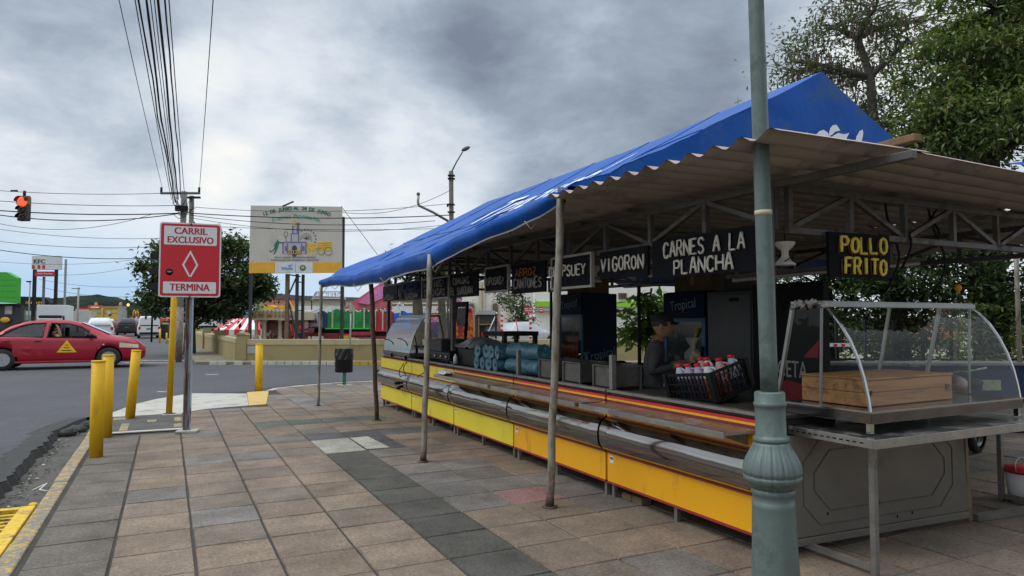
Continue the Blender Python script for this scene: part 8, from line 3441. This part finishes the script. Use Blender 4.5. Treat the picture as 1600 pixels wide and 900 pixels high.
ride('fairground_ride', 'bright green ride backdrop with white light masts left of the leaning pole', 512, 578, 485, 512.5, paint('ride_green', (0.018, 0.22, 0.05), var=.55, scale=2.4), paint('ride_red', (0.40, 0.03, 0.03)), 3, 4, paint('trim_green', (0.05, 0.55, 0.08)))
ride('fairground_ride', 'navy ride backdrop with silver crest left of the green one', 464, 511, 488, 511, paint('ride_navy', (0.03, 0.045, 0.13), var=.4, scale=2.4), paint('ride_maroon', (0.16, 0.02, 0.03)), 2, 3, paint('ride_dark', (0.05, 0.05, 0.06)))
ride('fairground_ride', 'bright red ride panel between the leaning pole and the pale glass case', 581, 616, 488, 516, paint('ride_red', (0.42, 0.02, 0.03), var=.4, scale=2.4), paint('ride_maroon', (0.16, 0.02, 0.03)), 2, 3, paint('trim_red', (0.5, 0.02, 0.03)))
h_ = ride('fairground_ride', 'bright blue ride panel behind the pale glass case', 614, 660, 488, 513, paint('ride_blue', (0.02, 0.12, 0.55), var=.45, scale=2.4), paint('ride_red', (0.40, 0.03, 0.03)), 2, 2, paint('trim_blue', (0.10, 0.22, 0.45)))
h_ = BG('ride_crest', 'silver crest panel with maroon zigzag in front of the navy backdrop', 'ride panel', 489, d - .6, 0)
h_.poly('panel', [(482, 510), (482, 491), (485, 489), (489, 492), (493, 489), (497, 491), (497, 510)], paint('crest_silver', (0.38, 0.38, 0.40)), 0, .1)
h_.poly('zigzag', [(482.5, 503), (485, 497), (487, 503), (489.5, 498), (492, 503), (494, 497), (496.5, 503), (495, 504), (489.5, 502), (484, 504)], paint('ride_maroon', (0.16, 0.02, 0.03)), -.05, -.005)
h_ = BG('ride_gondola', 'maroon boat-shaped ride gondola resting just above the wall', 'fairground ride', 472, d - 2.2, 0)
h_.poly('hull', [(452, 529), (461, 524), (463, 515), (484, 512.5), (483, 520), (474, 526), (462, 529.5)], paint('hull_maroon', (0.25, 0.04, 0.05), var=.4, scale=5), 0, .8)
h_.poly('stripe', [(463, 519), (482, 516.5), (482, 518), (464, 521)], paint('hull_pale', (0.42, 0.42, 0.44)), -.03, -.004)
h_.poly('number_patch', [(466, 521.5), (477, 519.5), (475, 523.5), (467, 525)], paint('hull_dark', (0.07, 0.07, 0.08)), -.03, -.004)
h_ = BG('ride_booth', 'yellow and red counter low in front of the green ride', 'booth', 538, d - 1, 0)
h_.box('yellow_counter', 531, 525, 545, 533, paint('counter_yellow', (0.55, 0.36, 0.02)), 0, .5)
h_.box('red_counter', 505, 521, 528, 533, paint('ride_maroon', (0.16, 0.02, 0.03)), .1, .5)
h_.box('red_rail', 545.5, 519, 580, 524, paint('rail_red', (0.30, 0.03, 0.04), var=.5, scale=8), .1, .5)
# pink and red slide
d = 42
h_ = BG('slide', 'pink and red painted fun slide rising behind the green ride backdrop', 'fairground slide', 568, d, 0)
h_.poly('side_wall', [(536, 482), (545, 476), (580, 452), (604, 436), (604, 484), (560, 486)], paint('slide_red', (0.45, 0.10, 0.13), var=.5, scale=1.6), 0, 2)
h_.poly('chute', [(560, 473), (580, 456), (606, 440), (606, 462), (590, 470), (575, 476)], paint('slide_pink', (0.62, 0.20, 0.42), var=.25, scale=1.2), -.1, -.01)
h_.box('support', 560, 486.2, 604, 545, paint('support_dark', (0.10, 0.09, 0.09)), .3, 1.8)
# fire mural booth
d = 38
MUR = bpy.data.materials.new('fire_mural')
MUR.use_nodes = True
_t = MUR.node_tree
_b = _t.nodes['Principled BSDF']
_g = N(_t, 'ShaderNodeNewGeometry')
_n = N(_t, 'ShaderNodeTexNoise')
_n.inputs['Scale'].default_value = 2.2
_n.inputs['Detail'].default_value = 5
_n.inputs['Distortion'].default_value = 2.0
_t.links.new(_g.outputs['Position'], _n.inputs['Vector'])
_r = ramp(_t, [(.30, (0.05, 0.02, 0.06)), (.42, (0.25, 0.02, 0.015)), (.50, (0.58, 0.09, 0.02)), (.58, (0.70, 0.30, 0.04)), (.66, (0.55, 0.10, 0.03)), (.75, (0.12, 0.08, 0.16))])
_t.links.new(_n.outputs[0], _r.inputs[0])
_t.links.new(_r.outputs[0], _b.inputs['Base Color'])
h_ = BG('mural_booth', 'booth with a fiery orange mural and pink top beside the grey trunk', 'booth', 722, d, 0)
h_.poly('mural_wall', [(709, 534), (709, 476), (716, 470), (726, 476), (738, 482), (740, 534)], MUR, 0, 1.5)
h_.poly('pink_roof', [(708, 478), (715, 466), (723, 473), (738, 482), (724, 485)], paint('roof_pink', (0.36, 0.14, 0.24)), -.1, 1.6)
h_.box('counter', 660, 528, 742, 534, paint('counter_red', (0.42, 0.06, 0.04), var=.4, scale=5), -.6, -.15)
h_.box('striped_post', 707, 466, 710, 545, paint('post_motley', (0.35, 0.38, 0.30), var=.7, scale=9), -.4, -.2)
# white church with arches
d = 52
h_ = BG('church', 'white church with beige pilasters and an arched door seen through the stall', 'church', 800, d, 0)
CW_ = paint('church_white', (0.66, 0.65, 0.60), scale=.4)
CB_ = paint('church_beige', (0.48, 0.42, 0.29))
h_.box('wall', 722, 420, 872, 546, CW_, 0, 8)
for x in (749, 755, 794):
    h_.box('pilaster', x, 440, x + 3.6, 530, CB_, -.15, -.01)


def archpoly(cx, top_, bot, w_):
    return [(cx - w_, bot), (cx + w_, bot), (cx + w_, top_ + w_)] + [(cx + w_ * math.cos(PI * k / 10), top_ + w_ - w_ * math.sin(PI * k / 10)) for k in range(1, 10)] + [(cx - w_, top_ + w_)]


for cx in (737, 774):
    h_.poly('arch_surround', archpoly(cx, 471, 530, 6.5), CB_, -.2, -.02)
    h_.poly('arch_opening', archpoly(cx, 474, 530, 4.3), paint('arch_dark', (0.10, 0.085, 0.06)), -.26, -.205)
# white building with green stripe on the right
d = 47
h_ = BG('white_building', 'white building with a lime green stripe behind the fridges', 'building', 940, d, 0)
h_.box('wall', 836, 440, 1080, 552, paint('building_white', (0.68, 0.67, 0.63), scale=.4), 0, 8)
h_.box('green_stripe', 835.5, 471, 1080.5, 479.5, paint('stripe_lime', (0.26, 0.50, 0.03)), -.15, -.01)
h_.box('grey_ledge', 835.5, 482, 1080.5, 486, paint('ledge_grey', (0.35, 0.35, 0.33)), -.3, -.01)
h_.box('window', 966, 458, 979, 467, paint('window_brown', (0.20, 0.14, 0.09)), -.1, -.01)
for k in range(5):
    h_.box('window_bar', 968 + k * 2.4, 458, 968.5 + k * 2.4, 467, BLACKP, -.16, -.105)
for x in (822.5, 829.5, 845.5):
    s2 = BG('red_poster', 'small red poster on the fence behind the nearest pole, %s' % {822.5: 'leftmost of three', 829.5: 'middle of three', 845.5: 'rightmost of three'}[x], 'poster', x, 40, fz(490, 40))
    s2.box('sheet', x - 3.2, 479, x + 3.2, 489.5, paint('poster_red', (0.48, 0.03, 0.05)), 0, .02)
    s2.box('white_line', x - 2.4, 482, x + 2.4, 483, WHITE, -.01, -.002)
    s2.box('white_line', x - 2.4, 485, x + 2.4, 486, WHITE, -.01, -.002)
h_ = BG('trailer', 'dark fairground trailer with a rounded grey roof in front of the church', 'trailer', 760, 36, 0)
h_.poly('body', [(742, 533), (742, 494), (744, 489), (749, 486.5), (772, 486.5), (776, 491), (777, 533)], paint('trailer_dark', (0.045, 0.042, 0.042)), 0, 2)
h_.poly('roof', [(743, 492), (745, 487.5), (750, 485.2), (771, 485.2), (775, 489), (776, 493), (770, 491.5), (750, 491.5)], paint('trailer_grey', (0.34, 0.34, 0.34)), -.2, 2.1)
h_.box('shelf', 748, 506, 770, 507.5, paint('wood_shelf', (0.28, 0.17, 0.07)), -.15, -.01)
h_.box('screen', 750, 510, 768, 527, BLACKP, -.05, -.01, )
h_.box('post', 747.5, 494, 749, 533, paint('wood_shelf', (0.28, 0.17, 0.07)), -.1, -.01)
for i, (x0, y0, x1, y1, m__, lab) in enumerate(((758, 530, 777, 488, WHITE, 'white diagonal ride strut leaning right beside the dark trailer'), (791, 533, 806, 506, WHITE, 'white strut of the folded ride leaning right under the grey tree top'), (812, 530, 806, 500, SIGN_RED, 'red strut of the folded ride'),
                                             (775, 490, 787, 533, SIGN_RED, 'dark red strut behind the slim inner post'))):
    s2 = BG('ride_strut', lab, 'strut', x0, 32, 0)
    s2.tube('tube', [(x0, y0), (x1, y1)], .8, m__)
    s2.box('foot', x0 - 1.4, y0, x0 + 1.4, 545, BLACKP, -.05, .05)
s2 = BG('striped_post', 'red and white striped barber post in front of the church', 'post', 784, 34, 0)
for k in range(12):
    s2.box('stripe', 782.5, 488 + k * 3.8, 786, 488 + k * 3.8 + 3.7, SIGN_RED if k % 2 else WHITE, 0, .12)
s2 = BG('striped_post', 'red and white striped post right of the silver car', 'post', 829, 33, 0)
for k in range(10):
    s2.box('stripe', 827, 492 + k * 3.8, 831, 492 + k * 3.8 + 3.7, SIGN_RED if k % 2 else WHITE, 0, .12)
# pale leafy fairground tree behind the struts
b = Vector((*at(815, 500, 43).xy, 0))
tree('street_tree', 'grey-green tree top between the church and the red posters', b, [(0, 0, 0), (0, 0, 1.6), (.1, 0, 3.0)], .12,
     [(rel(b, 806, 478, 43), (.8, .8, .6), 1), (rel(b, 812, 500, 43), (.7, .7, .5), 1), (rel(b, 795, 462, 43), (.8, .8, .5), 1)], 34, 60, .22, LF_DARK, BARK, 'street trees beyond the wall', .5)
# dark red and black wire fence behind the big glass case
h_ = BG('mesh_fence', 'dark metal fence with a red and white strip behind the glass case', 'fence', 1300, 12.0, 0)
h_.box('rail', 1215, 560, 1600, 563, BLACKP, 0, .05)
h_.box('rail', 1215, 532, 1420, 534, BLACKP, 0, .05)
h_.box('sign_strip', 1246, 536, 1325, 541.5, WHITE, -.03, -.005)
for x in (1256, 1272, 1300, 1312):
    h_.box('red_mark', x, 537, x + 5, 540.5, SIGN_RED, -.04, -.031)
for k in range(9):
    x = 1218 + k * 45
    h_.box('post', x, 500, x + 3, 640, BLACKP, .055, .12)
mb = MB()
mb.box(h_.x(1215), h_.x(1640), .06, .1, 0, h_.z(566))
mb.build('kick_panel', paint('fence_dark', (0.02, 0.022, 0.024), var=.4), h_.r)
# orange building glimpsed through the case
h_ = BG('orange_building', 'orange and blue building glimpsed through the right half of the glass case', 'building', 1485, 34, 0)
h_.box('wall', 1466, 506, 1502, 530, paint('wall_orange', (0.50, 0.15, 0.05)), 0, 3)
h_.box('upper_floor', 1466, 497, 1502, 505.8, paint('floor_dark', (0.10, 0.08, 0.08)), .2, 3)
h_.box('window', 1487, 499, 1496, 505, paint('win_pale', (0.42, 0.45, 0.46)), .1, .19)
h_.box('blue_panel', 1471, 500, 1479, 506, paint('panel_blue', (0.08, 0.20, 0.45)), .05, .18)
for x in (1471, 1482):
    h_.box('red_frame', x, 480, x + 1.5, 497, SIGN_RED, .3, .5)
h_.box('red_frame', 1471, 489, 1483.5, 490.5, SIGN_RED, .2, .29)
h_.box('plinth', 1466, 530.2, 1502, 560, paint('floor_dark', (0.10, 0.08, 0.08)), .2, 3)
p = BG('utility_pole', 'pale slim pole with cross bar in the gap right of the glass case', 'utility pole', 1582, 30, 0)
p.tube('shaft', [(1582, 560), (1582, 440)], 2.2, CONP)
p.box('cross_arm', 1568, 462, 1598, 464, BLACKP, -.1, .1)

# more of the fairground: latticed ride arms, light strings, parked cars
for i, (x0, y0, x1, y1, c, lab) in enumerate(((662, 529, 690, 478, (0.5, 0.02, 0.03), 'red latticed ride arm leaning right behind the second galvanised pole'), (600, 516, 628, 474, (0.55, 0.55, 0.56), 'white latticed ride arm behind the red and blue ride panels'),
                                              (470, 512, 448, 470, (0.62, 0.40, 0.03), 'yellow latticed ride arm leaning left beside the billboard posts'), (690, 528, 662, 484, (0.03, 0.10, 0.40), 'blue latticed ride arm leaning left behind the second galvanised pole'))):
    s2 = BG('ride_lattice', lab, 'ride', x0, 33.5, 0, 'latticed ride arms')
    m__ = paint('ride_arm_paint_%d' % i, c)
    A, Bv = Vector((s2.x(x0), 0, s2.z(y0))), Vector((s2.x(x1), 0, s2.z(y1)))
    u_ = (Bv - A).normalized()
    w__ = Vector((-u_.z, 0, u_.x)) * .11
    mb = MB()
    mb.tube([A + w__, Bv + w__], .028, 6)
    mb.tube([A - w__, Bv - w__], .028, 6)
    for k in range(9):
        a, b = A.lerp(Bv, k / 9), A.lerp(Bv, (k + 1) / 9)
        mb.tube([a + w__ * (-1) ** k, b - w__ * (-1) ** k], .014, 5)
    mb.build('lattice', m__, s2.r)
    s2.box('foot', x0 - 2.5, y0, x0 + 2.5, 545, BLACKP, -.1, .1)
for i, (a, b, lab) in enumerate((((395, 484), (512, 478), 'string of small bulbs over the carousel'), ((512, 474), (640, 470), 'string of small bulbs over the coloured ride panels'), ((640, 476), (742, 468), 'string of small bulbs in front of the beige hall'))):
    p0, p1 = at(*a, 31), at(*b, 31)
    r = thing('bulb_string', lab, 'lights', p0, 0, 'bulb strings over the rides')
    pts = [(p0.lerp(p1, k / 20) - Vector((0, 0, .35 * 4 * (k / 20) * (1 - k / 20)))) - p0 for k in range(21)]
    mb = MB()
    mb.tube(pts, .008, 5)
    mb.build('cord', BLACK, r)
    mb = MB()
    for k, q in enumerate(pts[1:-1]):
        mb.ball(q - Vector((0, 0, .05)), (.035, .035, .045), 8, 6)
    mb.split('bulb', paint('bulb_ivory', (0.62, 0.58, 0.46)), r)
# traffic queueing further up the far road, and frontages beside it
SRC = {o['label']: o for o in list(scene.objects) if o.parent is None and o.get('category') == 'car'}
for src, (px, d_), lab in (('black sedan waiting left of the white van', (205, 120), 'small dark car far up the road between the grey car and the van'), ('grey car beyond the black one on the far road', (214, 150), 'tiny grey car farthest up the road, below the arches sign'),
                           ('white SUV with red tail lights just beyond the front of the red taxi', (170, 96), 'white car far behind the white SUV, partly hidden by it')):
    if src in SRC:
        c = copy_tree(SRC[src])
        c.location = cf(fr(px, d_), d_, -.03)
        c['label'] = lab
for i, (x0, x1, y0, d_, c, lab) in enumerate(((27, 34, 484, 90, (0.10, 0.16, 0.07), 'narrow olive shop front left of the pale one'), (219, 238, 497, 130, (0.30, 0.24, 0.17), 'low brown shop row right of the arches sign'), (106, 119, 503, 115, (0.33, 0.34, 0.36), 'grey shop front between the truck and the striped hoarding'))):
    s2 = BG('shop_building', lab, 'building', x0, d_, -.1)
    s2.box('wall', x0, y0, x1, 535, paint('shop_wall_%d' % i, c), 0, .8)
    s2.box('awning', x0 - .5, y0 + 8, x1 + .5, y0 + 10, paint('shop_awning_%d' % i, (c[2], c[0] * .5, c[1] * .4)), -.8, -.01)
    for k in range(3):
        xx = x0 + (x1 - x0) * (.12 + .3 * k)
        s2.box('window', xx, y0 + 12, xx + (x1 - x0) * .2, y0 + 20, INK, -.05, -.01)

# unseen building added behind the camera to darken reflections in the case glass
r = thing('building', 'two-storey grey building added behind the camera to darken reflections', 'building', (-2, -15, 0))
mb = MB()
mb.box(0, 26, -4, 0, -.1, 6.5)
mb.build('wall', paint('back_wall', (0.22, 0.20, 0.17), var=.2, scale=.6), r)
mb = MB()
for k in range(8):
    for z in (.3, 3.7):
        mb.box(1 + k * 3.1, 2.9 + k * 3.1, .01, .05, z, z + (2.3 if z < 1 else 1.5))
mb.split('window', mat('back_window', (0.03, 0.035, 0.04), .1), r)
